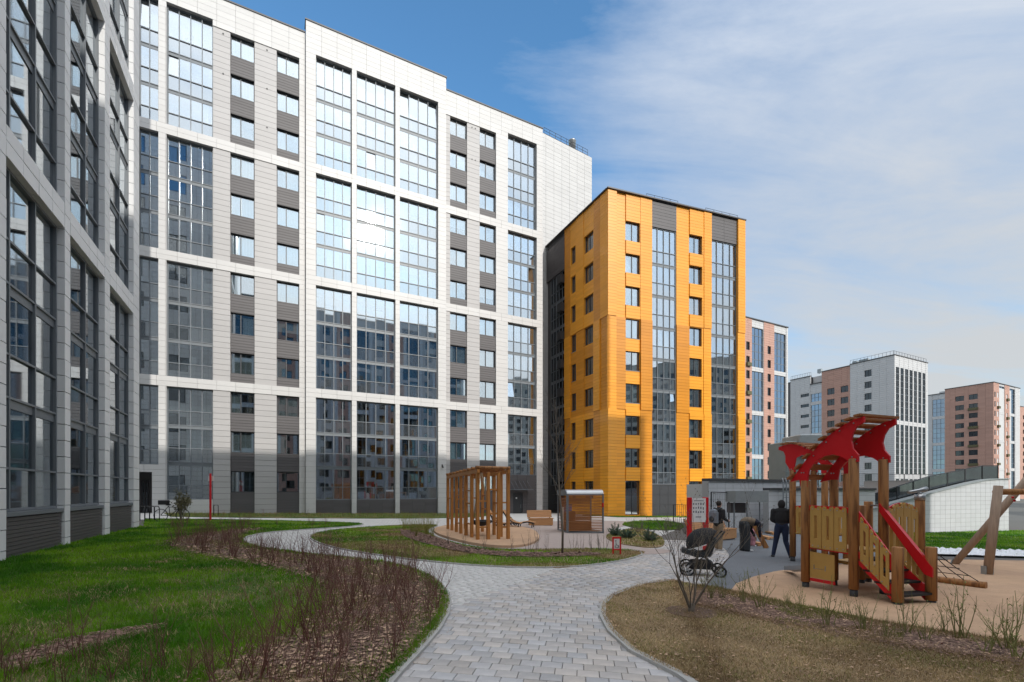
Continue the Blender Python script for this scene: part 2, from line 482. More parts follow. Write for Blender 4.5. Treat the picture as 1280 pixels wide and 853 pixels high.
# ------------------------------------------------------------------ facade machinery
class Face:
    """a facade plane: local x runs left to right seen from outside, y runs into the building, z up"""
    def __init__(self, ox, oy, vpx=None, d=None, root=None):
        self.o = Vector((ox, oy))
        if d is None: d = Vector(((vpx - CX) / F, 1.0))
        self.d = Vector(d).normalized()
        self.ang = math.atan2(self.d.y, self.d.x)
        self.W = TR(ox, oy, 0) @ RZ(self.ang)
        self.root = root
        self.M = Matrix() if root is None else root.matrix_basis.inverted() @ self.W
    def s(self, px):
        u = (px - CX) / F
        return (u * self.o.y - self.o.x) / (self.d.x - u * self.d.y)
    def depth(self, px): return self.o.y + self.s(px) * self.d.y
    def z(self, px, py): return EYE - (py - HZ) / F * self.depth(px)
    def px(self, s, y, z): return to_px(self.W @ Vector((s, y, z)))
def sub_rect(rects, op):
    a, b, c, d = op; out = []
    for (x0, x1, z0, z1) in rects:
        if b <= x0 or a >= x1 or d <= z0 or c >= z1: out.append((x0, x1, z0, z1)); continue
        if z0 < c: out.append((x0, x1, z0, c))
        if d < z1: out.append((x0, x1, d, z1))
        zz0, zz1 = max(z0, c), min(z1, d)
        if x0 < a: out.append((x0, a, zz0, zz1))
        if b < x1: out.append((b, x1, zz0, zz1))
    return out
def clad(mb, rect, ops, pw, ph, y0, y1, gap=0.02, mi=0, sink=None):
    """panels with open joints over a rectangle minus openings"""
    x0, x1, z0, z1 = rect
    nx = max(1, round((x1 - x0) / pw)); nz = max(1, round((z1 - z0) / ph))
    dx = (x1 - x0) / nx; dz = (z1 - z0) / nz; g = gap / 2
    loc = [o for o in ops if o[1] > x0 and o[0] < x1 and o[3] > z0 and o[2] < z1]
    for i in range(nx):
        for k in range(nz):
            r = [(x0 + i * dx + g, x0 + (i + 1) * dx - g, z0 + k * dz + g, z0 + (k + 1) * dz - g)]
            for o in loc: r = sub_rect(r, o)
            for (a, b, c, d) in r:
                if b - a < 0.02 or d - c < 0.02: continue
                if sink is not None: sink.append((a, b, c, d, y0, y1))
                else: mb.box(a, b, y0, y1, c, d, mi)
def backing(mb, rect, ops, y0, y1, mi=0):
    r = [rect]
    for o in ops: r = sub_rect(r, o)
    for (a, b, c, d) in r: mb.box(a, b, y0, y1, c, d, mi)

PANE_CACHE = {}
def pane_mesh(w, h, matname, t=0.02):
    k = (round(w, 3), round(h, 3), matname)
    if k not in PANE_CACHE:
        PANE_CACHE[k] = MB().box(-w / 2, w / 2, 0, t, -h / 2, h / 2).mesh('pane', matname)
    return PANE_CACHE[k]
class Panes:
    """collects the panes of one building; the 300 that show largest become objects, the rest one part"""
    def __init__(self, face_root): self.root = face_root; self.items = []
    def add(self, face, holder, off, w, h, matname, tilt=0.0035):
        # off: centre in face coordinates; holder: parent bay (at face.M @ T(holder_off))
        p = face.W @ Vector(off)
        size = 0
        if p.y > 0.5:
            x, y = to_px(p)
            if -150 < x < 1430 and -150 < y < 900:
                size = w * h / p.y ** 2
                if not (0 <= x <= 1280 and y > 0): size *= 0.2
        rx = random.gauss(0, tilt)
        if matname == 'glass_vision' and tilt < 0.004 and random.random() < 0.035: rx = -random.uniform(0.06, 0.14)      # a sash tilted open
        self.items.append((size, face, holder, off, w, h, matname, (rx, random.gauss(0, tilt))))
    def flush(self, limit=300):
        self.items.sort(key=lambda t: -t[0])
        for it in self.items[:limit]:
            _, face, holder, off, w, h, mn, (rx, rz) = it
            o = obj('pane', pane_mesh(w, h, mn), holder)
            rel = Vector(off) - holder_off[holder.name]
            o.location = rel; o.rotation_euler = (rx, 0, rz)
        rest = self.items[limit:]
        if rest:
            mb = MB(); names = []
            for it in rest:
                _, face, holder, off, w, h, mn, (rx, rz) = it
                if mn not in names: names.append(mn)
                T = face.M @ Matrix.Translation(off) @ RZ(rz) @ Matrix.Rotation(rx, 4, 'X')
                mb.box(-w / 2, w / 2, 0, 0.02, -h / 2, h / 2, names.index(mn), T)
            tag(mb.build('pane', names, self.root), kind='stuff')
holder_off = {}
def bay(face, root, panes, s0, s1, z0, z1, lanes, nf, y, mv='glass_vision', ml='glass_lower', top_extra=0.0, fr='frame_light', fw=0.055, name='glazed_bay', tilt=0.0035):
    """storey-high glazed bay: mullions, transoms, floor strips; lanes = list of weights"""
    mb = MB(); tot = sum(lanes); xs = [s0]
    for w in lanes: xs.append(xs[-1] + (s1 - s0) * w / tot)
    H = (z1 - top_extra - z0) / nf
    rows = []; strips = []
    for f in range(nf):
        b = z0 + f * H
        t = b + H + (top_extra if f == nf - 1 else 0)
        rows.append((b, b + 0.38 * H, ml)); rows.append((b + 0.38 * H, t - (0.09 * H if f < nf - 1 else 0), mv))
        if f < nf - 1: strips.append((t - 0.09 * H, t))
    o0 = Vector((s0, y, z0))
    def bx(a, b, c, d, e, g, mi=0): mb.box(a - s0, b - s0, c - y, d - y, e - z0, g - z0, mi)
    e = fw / 2
    for i, x in enumerate(xs):
        k = 0.07 if i in (0, len(xs) - 1) else e
        xa, xb = (x, x + k) if i == 0 else ((x - k, x) if i == len(xs) - 1 else (x - k, x + k))
        bx(xa, xb, y - 0.05, y + 0.09, z0, z1)
    ze = sorted(set([r[0] for r in rows] + [rows[-1][1]]))
    for zz_ in ze:
        k0, k1 = (0, 0.07) if zz_ == z0 else ((-0.07, 0) if abs(zz_ - z1) < 1e-6 else (-e, e))
        for i in range(len(lanes)):
            bx(xs[i] + 0.03, xs[i + 1] - 0.03, y - 0.045, y + 0.085, zz_ + k0, zz_ + k1)
    for (a, b) in strips:
        bx(s0 + 0.03, s1 - 0.03, y + 0.0, y + 0.06, a, b)
    o = mb.build(name, fr, root, face.M @ Matrix.Translation(o0))
    holder_off[o.name] = o0
    for (a, b, mn) in rows:
        for i in range(len(lanes)):
            w = xs[i + 1] - xs[i] - 0.03; h = b - a - 0.03
            panes.add(face, o, ((xs[i] + xs[i + 1]) / 2, y + 0.02, (a + b) / 2), w, h, mn, tilt)
    return o
def loggia(face, root, s0, s1, z0, z1, nf, y0, y1, seed):
    """floors and back wall with doors, curtains and cupboards behind a glazed bay"""
    rr = random.Random(seed); mb = MB()
    H = (z1 - z0) / nf
    for f in range(nf):
        b = z0 + f * H
        mb.box(s0 - 0.2, s1 + 0.2, y0, y1, b + H - 0.14, b + H - 0.02, 0)
        x = s0 - 0.15
        while x < s1 + 0.1:
            w = rr.uniform(0.5, 1.1); x2 = min(x + w, s1 + 0.15)
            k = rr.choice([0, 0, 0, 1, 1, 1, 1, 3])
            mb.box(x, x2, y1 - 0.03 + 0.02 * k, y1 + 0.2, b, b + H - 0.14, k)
            if rr.random() < 0.30:
                mb.box(x + 0.05, x2 - 0.05, y0 + 0.05 + rr.uniform(0, 0.1), y0 + 0.35, b, b + rr.uniform(0.5, 1.9), rr.choice([0, 2, 3, 1, 4]))
            elif rr.random() < 0.22:
                n = 7; xa = x; zz0 = b + 0.1
                for q in range(n):
                    xb = xa + (x2 - x) / n
                    dy = 0.03 * (q % 2)
                    mb.add([(xa, y0 + 0.1 + dy, zz0), (xb, y0 + 0.13 - dy, zz0), (xb, y0 + 0.13 - dy, b + H - 0.15), (xa, y0 + 0.1 + dy, b + H - 0.15)], [(0, 1, 2, 3)], 4)
                    xa = xb
            x = x2
    mb.box(s0 - 0.22, s0 - 0.17, y0, y1, z0, z1, 0); mb.box(s1 + 0.17, s1 + 0.22, y0, y1, z0, z1, 0)
    mb.box(s0 - 0.2, s1 + 0.2, y0, y1, z0 - 0.1, z0 - 0.01, 0)
    return mb.build('loggia', ['plaster', 'room', 'room_brown', 'light_panel', 'curtain'], root, face.M)
WIN_CACHE = {}
def window_meshes(w, h, style, fr='frame'):
    k = (round(w, 3), round(h, 3), style, fr)
    if k in WIN_CACHE: return WIN_CACHE[k]
    t = 0.06; mb = MB()
    mb.box(0, t, 0, 0.08, 0, h); mb.box(w - t, w, 0, 0.08, 0, h); mb.box(t, w - t, 0, 0.08, 0, t); mb.box(t, w - t, 0, 0.08, h - t, h)
    m = w * (0.42 if style == 0 else 0.5)
    mb.box(m - 0.035, m + 0.035, -0.01, 0.08, t, h - t)
    fm = mb.mesh('window', fr)
    sill = MB().box(-0.02, w + 0.02, -0.17, 0.0, -0.05, 0.0).mesh('sill', 'frame_light')
    WIN_CACHE[k] = (fm, m, t, sill)
    return WIN_CACHE[k]
def curtain_mesh(w, h):
    mb = MB(); n = max(6, int(w / 0.07)); 
    vs_ = []
    for i in range(n + 1):
        x = w * i / n
        vs_ += [(x, 0.03 * math.sin(i * 2.1), 0), (x, 0.03 * math.sin(i * 2.1 + 0.3), h)]
    mb.add(vs_, [(2 * i, 2 * i + 2, 2 * i + 3, 2 * i + 1) for i in range(n)], 0, True)
    return mb.mesh('curtain', 'curtain')
CUR_CACHE = {}
def window(face, root, s0, z0, w, h, y, style=0, curtain=None, sill=True, gm='glass_window', fr='frame'):
    fm, m, t, sm = window_meshes(w, h, style, fr)
    o = obj('window', fm, root, face.M @ TR(s0, y, z0))
    for (a, b) in ((t, m - 0.035), (m + 0.035, w - t)):
        p = obj('pane', pane_mesh(b - a, h - 2 * t, gm), o)
        p.location = ((a + b) / 2, 0.035, h / 2); p.rotation_euler = (random.gauss(0, 0.004), 0, random.gauss(0, 0.004))
    if sill: obj('sill', sm, o)
    if curtain:
        k = (round(w, 2), round(h, 2), curtain)
        if k not in CUR_CACHE: CUR_CACHE[k] = curtain_mesh(w * {'full': 1.0, 'left': 0.45, 'right': 0.5, 'half': 1.0}[curtain], h * (0.55 if curtain == 'half' else 1.0))
        c = obj('curtain', CUR_CACHE[k], o)
        c.location = ((0 if curtain != 'right' else w * 0.5), 0.22, (h * 0.45 if curtain == 'half' else 0))
    return o
def pick_curtain(): return random.choice(['full', 'full', 'full', 'left', 'right', None, 'full', 'half'])

# ------------------------------------------------------------------ the big white apartment block
FHT = 3.12
rootM = thing('apartment_building', 'long white panelled apartment block with tall glazed bays and grey window columns', 'building', (-16.54, 39.0, 0), math.atan2(580, 1158))
bpy.context.view_layer.update()
fm = Face(-16.54, 39.0, 1798, root=rootM)
S = fm.s
BANDS = [(9.75, 10.5), (19.11, 19.86), (28.47, 29.22)]
TOPW = 37.83
pM = Panes(rootM)
cl = MB(); bk = MB()       # cladding mats: 0 white 1 light 2 dark
TIERS = [(1.25, 9.75), (10.5, 19.11), (19.86, 28.47), (29.22, 38.3)]
sL = S(173) - 14; sR = S(678); sC0, sC1 = S(382), S(556)
ZB = -0.9
ROOF = 40.1
ops = []
# glazed columns: (px0, px1, lanes, y recess, bottom of lowest tier)
gcols = [(173, 198, [1, 1], 0.35, 3.9), (208, 266, [1, 1, 1, 1], 0.35, 1.3),
         (394.5, 439, [1, 1, 1, 1], -0.08, 1.2), (445, 493, [1, 1, 1, 1], -0.08, 1.2), (498.5, 546, [1, 1, 1, 1], -0.08, 1.2),
         (635, 671, [1, 1, 1, 1], 0.35, 3.6)]
for gi, (a, b, lanes, yy, zb0) in enumerate(gcols):
    s0, s1 = S(a), S(b)
    for ti, (z0, z1) in enumerate(TIERS):
        if ti == 0: z0 = zb0
        nf = 2 if (ti == 0 and zb0 > 3) else 3
        ops.append((s0, s1, z0, z1))
        bay(fm, rootM, pM, s0, s1, z0, z1, lanes, nf, yy, top_extra=0.5 if ti == 3 else 0)
        loggia(fm, rootM, s0, s1, z0, z1, nf, yy + 0.2, yy + 1.7, gi * 10 + ti)
# two more glazed columns hidden behind the left wing
wcols = [(288, 318), (346, 374), (563, 584), (600, 620)]
wops = []
for (a, b) in wcols:
    s0, s1 = S(a), S(b)
    for k in range(12):
        z0 = 1.85 + FHT * k
        wops.append((s0, s1, z0, z0 + 1.65))
        window(fm, rootM, s0, z0, s1 - s0, 1.65, 0.30, 0, pick_curtain() if k > 1 else random.choice([None, 'left', 'full']), True)
entr = (S(173) - 0.6, S(190), -0.2, 3.35)
doorop = (S(642), S(654), -0.6, 1.75)
allops = ops + wops + [entr, doorop]
yc = -0.42                        # central volume stands proud
def white(a, b, z0, z1, y=0.0): clad(cl, (a, b, z0, z1), allops, 1.25, 0.44, y, y + 0.3, gap=0.013, mi=0)
# horizontal bands and parapet
for (z0, z1) in BANDS:
    white(sL, sC0, z0, z1); white(sC0, sC1, z0, z1, yc); white(sC1, sR, z0, z1)
white(sL, sC0, TOPW, ROOF); white(sC0, sC1, TOPW, ROOF + 0.75, yc); white(sC1, sR, TOPW, ROOF)
ZS = [(ZB, 9.75), (10.5, 19.11), (19.86, 28.47), (29.22, TOPW)]
for zi, (z0, z1) in enumerate(ZS):
    white(sL, S(207), z0, z1)
    white(S(207), S(266), z0, z1)
    for (a, b) in ((266, 288), (318, 346)):
        clad(cl, (S(a), S(b), z0, z1), allops, 1.25, 0.44, 0.06, 0.3, mi=1)
    for (a, b) in ((288, 318), (346, 374)):
        clad(cl, (S(a), S(b), z0, z1), allops, 1.25, 0.22, 0.12, 0.3, mi=2)
    white(S(374), sC0, z0, z1)
    white(sC0, S(394.5), z0, z1, yc); white(S(439), S(445), z0, z1, yc); white(S(493), S(498.5), z0, z1, yc); white(S(546), sC1, z0, z1, yc)
    for (a, b) in ((394.5, 439), (445, 493), (498.5, 546)):
        if zi == 0: clad(cl, (S(a), S(b), z0, 1.2), allops, 1.25, 0.3, yc + 0.25, yc + 0.4, mi=2)
    clad(cl, (sC1, S(563), z0, z1), allops, 1.25, 0.44, 0.06, 0.3, mi=1)
    clad(cl, (S(584), S(600), z0, z1), allops, 1.25, 0.44, 0.06, 0.3, mi=1)
    for (a, b) in ((563, 584), (600, 620)):
        clad(cl, (S(a), S(b), z0, z1), allops, 1.25, 0.22, 0.12, 0.3, mi=2)
    white(S(620), S(635), z0, z1); white(S(671), sR, z0, z1)
clad(cl, (S(635), S(671), ZB, 3.6), allops, 1.25, 0.3, 0.12, 0.3, mi=2)
tag(cl.build('cladding_panel', ['white_panel', 'light_panel', 'dark_panel'], rootM, fm.M), kind='stuff')
# backing wall and body
backing(bk, (sL, sC0, ZB, ROOF - 0.05), allops, 0.27, 0.45)
backing(bk, (sC0, sC1, ZB, ROOF + 0.7), allops, yc + 0.27, 0.0)
backing(bk, (sC1, sR, ZB, ROOF - 0.05), allops, 0.27, 0.45)
bk.box(sL, sR, 2.2, 16, ZB, ROOF - 0.3)
bk.box(sL, sR, 0.2, 2.3, ROOF - 0.5, ROOF - 0.3); bk.box(sC0 + .1, sC1 - .1, yc + .2, 2.3, ROOF - 0.25, ROOF - 0.1)
bk.box(sL, sL + 0.2, 0.46, 2.2, ZB, ROOF - 0.55)
bk.box(sC0 + 0.01, sC0 + 0.06, yc + 0.02, 0.2, ZB, ROOF + 0.7); bk.box(sC1 - 0.06, sC1 - 0.01, yc + 0.02, 0.2, ZB, ROOF + 0.7)
bk.build('wall', 'joint', rootM, fm.M)
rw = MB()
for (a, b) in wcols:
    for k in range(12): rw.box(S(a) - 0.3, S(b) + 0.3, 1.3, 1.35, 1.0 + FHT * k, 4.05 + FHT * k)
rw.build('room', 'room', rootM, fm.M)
sidep = MB(); clad(sidep, (0.0, 6.0, ZB, ROOF), [], 1.2, 0.44, -0.02, 0.03)
sidep.build('side_wall', 'white_panel', rootM, fm.M @ TR(sR + 0.02, 0.0, 0) @ RZ(R(90)))
cp = MB()
cp.box(sL, sC0 - 0.02, -0.06, 0.5, ROOF + 0.005, ROOF + 0.12); cp.box(sC0 - 0.06, sC1 + 0.06, yc - 0.06, 0.5, ROOF + 0.755, ROOF + 0.87); cp.box(sC1 + 0.02, sR + 0.06, -0.06, 0.5, ROOF + 0.005, ROOF + 0.12)
cp.build('coping', 'coping', rootM, fm.M)
# entrance niche on the left and service door with canopy on the right
en = MB()
en.box(entr[0], entr[1], 1.6, 1.7, entr[2], entr[3], 0); en.box(entr[1], entr[1] + 0.05, 0.3, 1.6, entr[2], entr[3], 0); en.box(entr[0], entr[1], 0.3, 1.6, 3.35, 3.4, 0)
en.build('entrance_niche', 'dark_panel', rootM, fm.M)
dr = MB()
dx0, dx1 = entr[0] + 0.5, entr[1] - 0.55
for x in (dx0, (dx0 + dx1) / 2, dx1): dr.box(x - 0.04, x + 0.04, 1.45, 1.55, -0.2, 2.75)
dr.box(dx0 + 0.04, dx1 - 0.04, 1.45, 1.55, 2.67, 2.75); dr.box(dx0 + 0.04, dx1 - 0.04, 1.46, 1.54, 1.35, 1.41)
d1 = dr.build('door', 'frame', rootM, fm.M)
obj('pane', pane_mesh(dx1 - dx0 - 0.1, 2.6, 'glass_dark'), d1).location = ((dx0 + dx1) / 2, 1.52, 1.25)
d2 = MB().box(doorop[0] + 0.02, doorop[1] - 0.02, 0.22, 0.28, -0.6, 1.72).build('door', 'frame', rootM, fm.M)
MB().box(doorop[0] + 0.35, doorop[0] + 0.5, 0.19, 0.215, 1.15, 1.3).build('door_plate', 'sign_white', d2)
MB().bar((doorop[1] - 0.2, 0.17, 0.2), (doorop[1] - 0.2, 0.17, 0.55), 0.03, 0.03).build('handle', 'steel', d2)
cn = MB(); c0, c1 = S(637), S(661)
cn.box(c0, c1, -1.0, 0.1, 2.06, 2.12)
for q in range(5):
    x = c0 + 0.15 + (c1 - c0 - 0.3) * q / 4
    cn.tube([(x, -0.9, 2.12), (x, 0.1, 3.0)], 0.015, 5)
cn.build('door_canopy', 'frame_light', rootM, fm.M)
cmr = MB(); cmr.bar((S(551), -0.75, 4.15), (S(551), -0.4, 4.25), 0.09, 0.11); cmr.box(S(551) - .05, S(551) + .05, -0.47, -0.42, 4.2, 4.45)
cmr.build('wall_camera', 'black_metal', rootM, fm.M)
# little round vents in the light strips
vt = MB()
for (px_, tiers_) in ((277, (11, 10)), (332, (11, 10, 9)), (592, (11, 10))):
    for k in tiers_:
        for q in ((-0.15, 0.2) if px_ > 500 else (0.1,)):
            vt.tube([(S(px_) + q, 0.045, 3.2 + FHT * k), (S(px_) + q, 0.03, 3.2 + FHT * k)], 0.06, 8)
vt.build('vent', 'black_metal', rootM, fm.M)
pM.flush()
# blank taller volume set back at the right end, with roof railing and flue
fb = Face(*(fm.o + fm.d * sR + Vector((-fm.d.y, fm.d.x)) * 4.2), 1560, root=rootM)
b0, b1 = fb.s(672), fb.s(739.6)
zt = fb.z(680, 167)
eb = MB(); clad(eb, (b0, b1, ZB, zt), [], 1.2, 0.5, 0, 0.06); clad(eb, (b0, b0 + 0.05, ZB, zt), [], 1.2, 0.5, -0.02, 0.05)
tag(eb.build('end_wall_panel', 'white_panel', rootM, fb.M), kind='stuff')
bb = MB(); bb.box(b0, b1 - 0.02, 0.05, 11, ZB, zt - 0.02); bb.build('end_wall', 'joint', rootM, fb.M)
sp = MB(); clad(sp, (0.0, 11, ZB, zt), [], 1.2, 0.5, -0.03, 0.02)
sp.build('end_wall_side', 'white_panel', rootM, fb.M @ TR(b1, 0.0, 0) @ RZ(R(90)))
rl = MB()
for k in range(9):
    x = b0 + 1.2 + (b1 - b0 - 1.5) * k / 8
    rl.tube([(x, 0.4, zt - 0.02), (x, 0.4, zt + 1.1)], 0.025, 5)
for hgt in (0.4, 0.75, 1.1): rl.tube([(b0 + 1.2, 0.4, zt + hgt), (b1 - 0.3, 0.4, zt + hgt)], 0.022, 5)
rl.build('roof_railing', 'railing_metal', rootM, fb.M)
fl = MB(); xf = fb.s(723); fl.tube([(xf, 1.2, zt - 0.02), (xf, 1.2, zt + 1.9), (xf, 1.2, zt + 1.95), (xf, 1.2, zt + 2.0)], [0.45, 0.45, 0.5, 0.3], 14)
fl.build('flue', 'steel', rootM, fb.M)

# ------------------------------------------------------------------ left wing close to the camera
WX, WY = -17.1, 21.3
rootW = thing('apartment_wing', 'pale grey apartment wing with deep pilasters and slatted grey base beside the lawn', 'building', (WX, WY, 0), math.atan2(580, -295))
bpy.context.view_layer.update()
fw_ = Face(WX, WY, 345, root=rootW)
SW = fw_.s
wing_cols = [(8, 81), (88, 131), (137.5, 167)]
s_c = [(SW(a), SW(b)) for a, b in wing_cols]
s_end, s_near = SW(174), -19.0
per = s_c[1][0] - s_c[0][0]
s_c = [(s_c[0][0] - per, s_c[0][1] - per)] + s_c
wops = []
pW = Panes(rootW)
WT = [(1.45, 9.75), (10.5, 19.11), (19.86, 28.47), (29.22, 37.8)]
YG = 0.22
for ci, (a, b) in enumerate(s_c):
    for ti, (z0, z1) in enumerate(WT):
        wops.append((a, b, z0, z1))
        if ti < 3:
            bay(fw_, rootW, pW, a, b, z0, z1, [0.45, 1, 1], 3, YG, tilt=0.004)
            loggia(fw_, rootW, a, b, z0, z1, 3, YG + 0.2, YG + 1.8, 100 + ci * 10 + ti)
        else:
            bay(fw_, rootW, pW, a, b, z0, z1, [0.45, 1, 1], 3, YG)
pW.flush()
bops = [(a, b, -0.4, 1.33) for a, b in s_c]
cuts = [s_near] + [v for ab in s_c for v in ab] + [s_end]
sink = []
for i in range(0, len(cuts), 2):
    clad(None, (cuts[i], cuts[i + 1], -0.4, 38.6), [], 1.0, 0.48, 0, 0.26, gap=0.022, sink=sink)
zb = [(1.33, 1.45)] + [(9.75, 10.5), (19.11, 19.86), (28.47, 29.22), (37.8, 38.6)]
for (a, b) in s_c:
    for (z0, z1) in zb[1:]: clad(None, (a, b, z0, z1), [], 0.75, 0.375, 0, 0.26, gap=0.022, sink=sink)
def psize(r):
    p = fw_.W @ Vector(((r[0] + r[1]) / 2, 0, (r[2] + r[3]) / 2))
    if p.y < 0.5: return 0
    x, y = to_px(p)
    return (r[1] - r[0]) * (r[3] - r[2]) / p.y ** 2 if (-30 < x < 200 and -40 < y < 853) else 0
sink.sort(key=lambda r: -psize(r))
PC = {}
for r in sink[:290]:
    k = (round(r[1] - r[0], 3), round(r[3] - r[2], 3))
    if k not in PC: PC[k] = MB().box(0, k[0], 0, r[5] - r[4], 0, k[1]).mesh('cladding_panel', 'wing_panel')
    obj('cladding_panel', PC[k], rootW, fw_.M @ TR(r[0], r[4] + random.gauss(0, 0.002), r[2]))
mb = MB()
for r in sink[290:]: mb.box(r[0], r[1], r[4], r[5], r[2], r[3])
tag(mb.build('cladding_panel', 'wing_panel', rootW, fw_.M), kind='stuff')
# slatted base
for (a, b) in s_c:
    o = MB().box(a, b, 0.16, 0.25, -0.4, 1.33).build('base_panel', 'joint', rootW, fw_.M)
    me = MB().box(a + 0.01, b - 0.01, 0.07, 0.16, 0, 0.086).mesh('slat', 'dark_panel')
    for k in range(17): obj('slat', me, o, TR(0, 0, -0.35 + k * 0.098))
    MB().box(a, b, 0.02, 0.23, 1.34, 1.44).build('sill', 'frame_light', rootW, fw_.M)
wb = MB()
backing(wb, (s_near, s_end - 0.01, -0.4, 38.5), wops + bops, 0.24, 0.4)
wb.box(s_near, s_end - 0.02, 2.6, 14, -0.4, 38.5); wb.box(s_near, s_end - 0.02, 0.42, 2.6, 38.2, 38.5)
wb.box(s_end - 0.1, s_end - 0.02, 0.43, 2.6, -0.4, 38.1)
wb.build('wall', 'joint', rootW, fw_.M)
fe_ = Face(*(fw_.W @ Vector((s_end + 0.02, 0, 0))).xy, d=(fw_.W.to_3x3() @ Vector((0, 1, 0))).xy, root=rootW); eops = []
for c_ in (3.0, 6.5, 10.0):  # windows added to the unseen end wall so the glazing mirrors some detail
    for k in range(12):
        z0 = 1.85 + FHT * k; eops.append((c_, c_ + 1.7, z0, z0 + 1.65))
        window(fe_, rootW, c_, z0, 1.7, 1.65, -0.012, 0, None, False)
se = MB(); clad(se, (0.0, 14, -0.4, 38.6), eops, 1.0, 0.48, -0.03, 0.015)
se.build('end_wall', 'wing_panel', rootW, fw_.M @ TR(s_end + 0.02, 0.0, 0) @ RZ(R(90)))
MB().box(s_near, s_end + 0.1, -0.1, 14, 38.62, 38.75).build('coping', 'coping', rootW, fw_.M)

# ------------------------------------------------------------------ the orange block
YX, YY = (760 - CX) / F * 43.8, 43.8
rootY = thing('apartment_building', 'orange panelled nine storey block with a dark glazed corner beside the white block', 'building', (YX, YY, 0), math.atan2(580, 1710))
bpy.context.view_layer.update()
fr_ = Face(YX, YY, 2350, root=rootY)
SY = fr_.s
pY = Panes(rootY)
ZT = 30.5; ZY = -1.4
c_or, c_dull = MB(), MB()
yops = []
sE = SY(931)
gy = [(SY(815.5), SY(846.5)), (SY(889.5), SY(922))]
for gi, (a, b) in enumerate(gy):
    yops.append((a, b, ZY, 27.9))
    bay(fr_, rootY, pY, a, b, 2.6, 27.9, [1, 1, 1, 0.95], 8, 0.25, top_extra=0.35)
    loggia(fr_, rootY, a, b, 2.6, 27.9, 8, 0.45, 1.8, 200 + gi)
    dk = MB(); clad(dk, (a, b, 27.9, ZT - 0.1), [], 2.0, 0.3, 0.1, 0.3); tag(dk.build('dark_panel', 'dark_panel', rootY, fr_.M), kind='stuff')
    dk = MB(); clad(dk, (a, b, ZY, 2.55), [], 1.0, 0.9, 0.15, 0.3); tag(dk.build('plinth_panel', 'frame', rootY, fr_.M), kind='stuff')
for (a, b) in ((783, 800.5), (862.5, 878)):
    s0, s1 = SY(a), SY(b)
    for k in range(9):
        z0, z1 = 1.1 + FHT * k, 2.95 + FHT * k
        if k == 0 and a == 783: z0 = -0.35
        yops.append((s0, s1, z0, z1))
        o = window(fr_, rootY, s0, z0, s1 - s0, z1 - z0, 0.28, 1, pick_curtain() if k > 1 else None, k > 0)
        if k == 0 and a == 783:
            MB().box(0.07, s1 - s0 - 0.07, 0.09, 0.11, 0.07, 1.85).build('frosted_film', 'curtain', o)
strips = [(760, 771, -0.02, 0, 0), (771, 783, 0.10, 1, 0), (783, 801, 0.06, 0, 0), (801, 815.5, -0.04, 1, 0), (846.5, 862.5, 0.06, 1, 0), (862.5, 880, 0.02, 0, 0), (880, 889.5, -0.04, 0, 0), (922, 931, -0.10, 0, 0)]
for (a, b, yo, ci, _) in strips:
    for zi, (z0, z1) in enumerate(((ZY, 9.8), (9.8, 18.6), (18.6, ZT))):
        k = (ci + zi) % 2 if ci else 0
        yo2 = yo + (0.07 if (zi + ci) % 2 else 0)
        clad(c_dull if (zi == 1 and ci) or (ci and zi == 0 and a != 771) else c_or, (SY(a), SY(b), z0, z1), yops, 1.5, 0.3, yo2, 0.27, gap=0.016)  # lower zones of some strips take the tone that carries darker reflections
for c, m_ in ((c_or, 'orange_panel'), (c_dull, 'orange_panel_dull')):
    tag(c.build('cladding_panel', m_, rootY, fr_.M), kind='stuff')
# left face
fl_ = Face(YX, YY, d=(0.432, -0.902), root=rootY)
SL = lambda px_: fl_.s(px_)
lops = []
sA = SL(686.5)
a, b = SL(687), SL(705)
lops.append((a, b, ZY, 26.3))
bay(fl_, rootY, pY, a, b, 2.6, 26.3, [1, 1, 1, 1, 1], 8, 0.2, mv='glass_dark', ml='glass_dark')
dk = MB(); clad(dk, (sA - 3, b, 26.3, ZT - 0.6), [], 2.0, 0.3, 0.02, 0.3); tag(dk.build('dark_panel', 'dark_panel', rootY, fl_.M), kind='stuff')
dk = MB(); clad(dk, (a, b, ZY, 2.55), [], 1.0, 0.9, 0.1, 0.3); tag(dk.build('plinth_panel', 'frame', rootY, fl_.M), kind='stuff')
vb = MB()
for k in range(8): vb.box(b - 0.9, b - 0.1, -0.35, 0.12, 3.0 + FHT * k, 3.9 + FHT * k)
vb.build('ventilation_box', 'frame', rootY, fl_.M)
for (p0, p1, w_) in ((713.0, 718.5, None), (729.5, 741, None)):
    s0, s1 = SL(p0), SL(p1)
    for k in range(9):
        z0, z1 = 1.15 + FHT * k, 2.95 + FHT * k
        lops.append((s0, s1, z0, z1))
        window(fl_, rootY, s0, z0, s1 - s0, z1 - z0, 0.3, 0, random.choice(['full', None, 'left']), True)
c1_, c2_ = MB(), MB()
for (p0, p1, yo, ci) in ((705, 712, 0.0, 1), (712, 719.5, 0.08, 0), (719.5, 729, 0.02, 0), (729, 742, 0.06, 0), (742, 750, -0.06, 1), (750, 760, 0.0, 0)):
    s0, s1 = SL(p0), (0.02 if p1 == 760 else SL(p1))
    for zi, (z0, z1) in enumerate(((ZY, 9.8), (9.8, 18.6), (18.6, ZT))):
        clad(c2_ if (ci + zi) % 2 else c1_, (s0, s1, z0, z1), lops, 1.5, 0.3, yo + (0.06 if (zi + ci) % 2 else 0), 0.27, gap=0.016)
for c, m_ in ((c1_, 'orange_panel'), (c2_, 'orange_panel_dull')):
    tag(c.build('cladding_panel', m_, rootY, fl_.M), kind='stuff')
yb = MB()
backing(yb, (0.3, sE - 0.02, ZY, ZT - 0.1), yops, 0.25, 0.4)
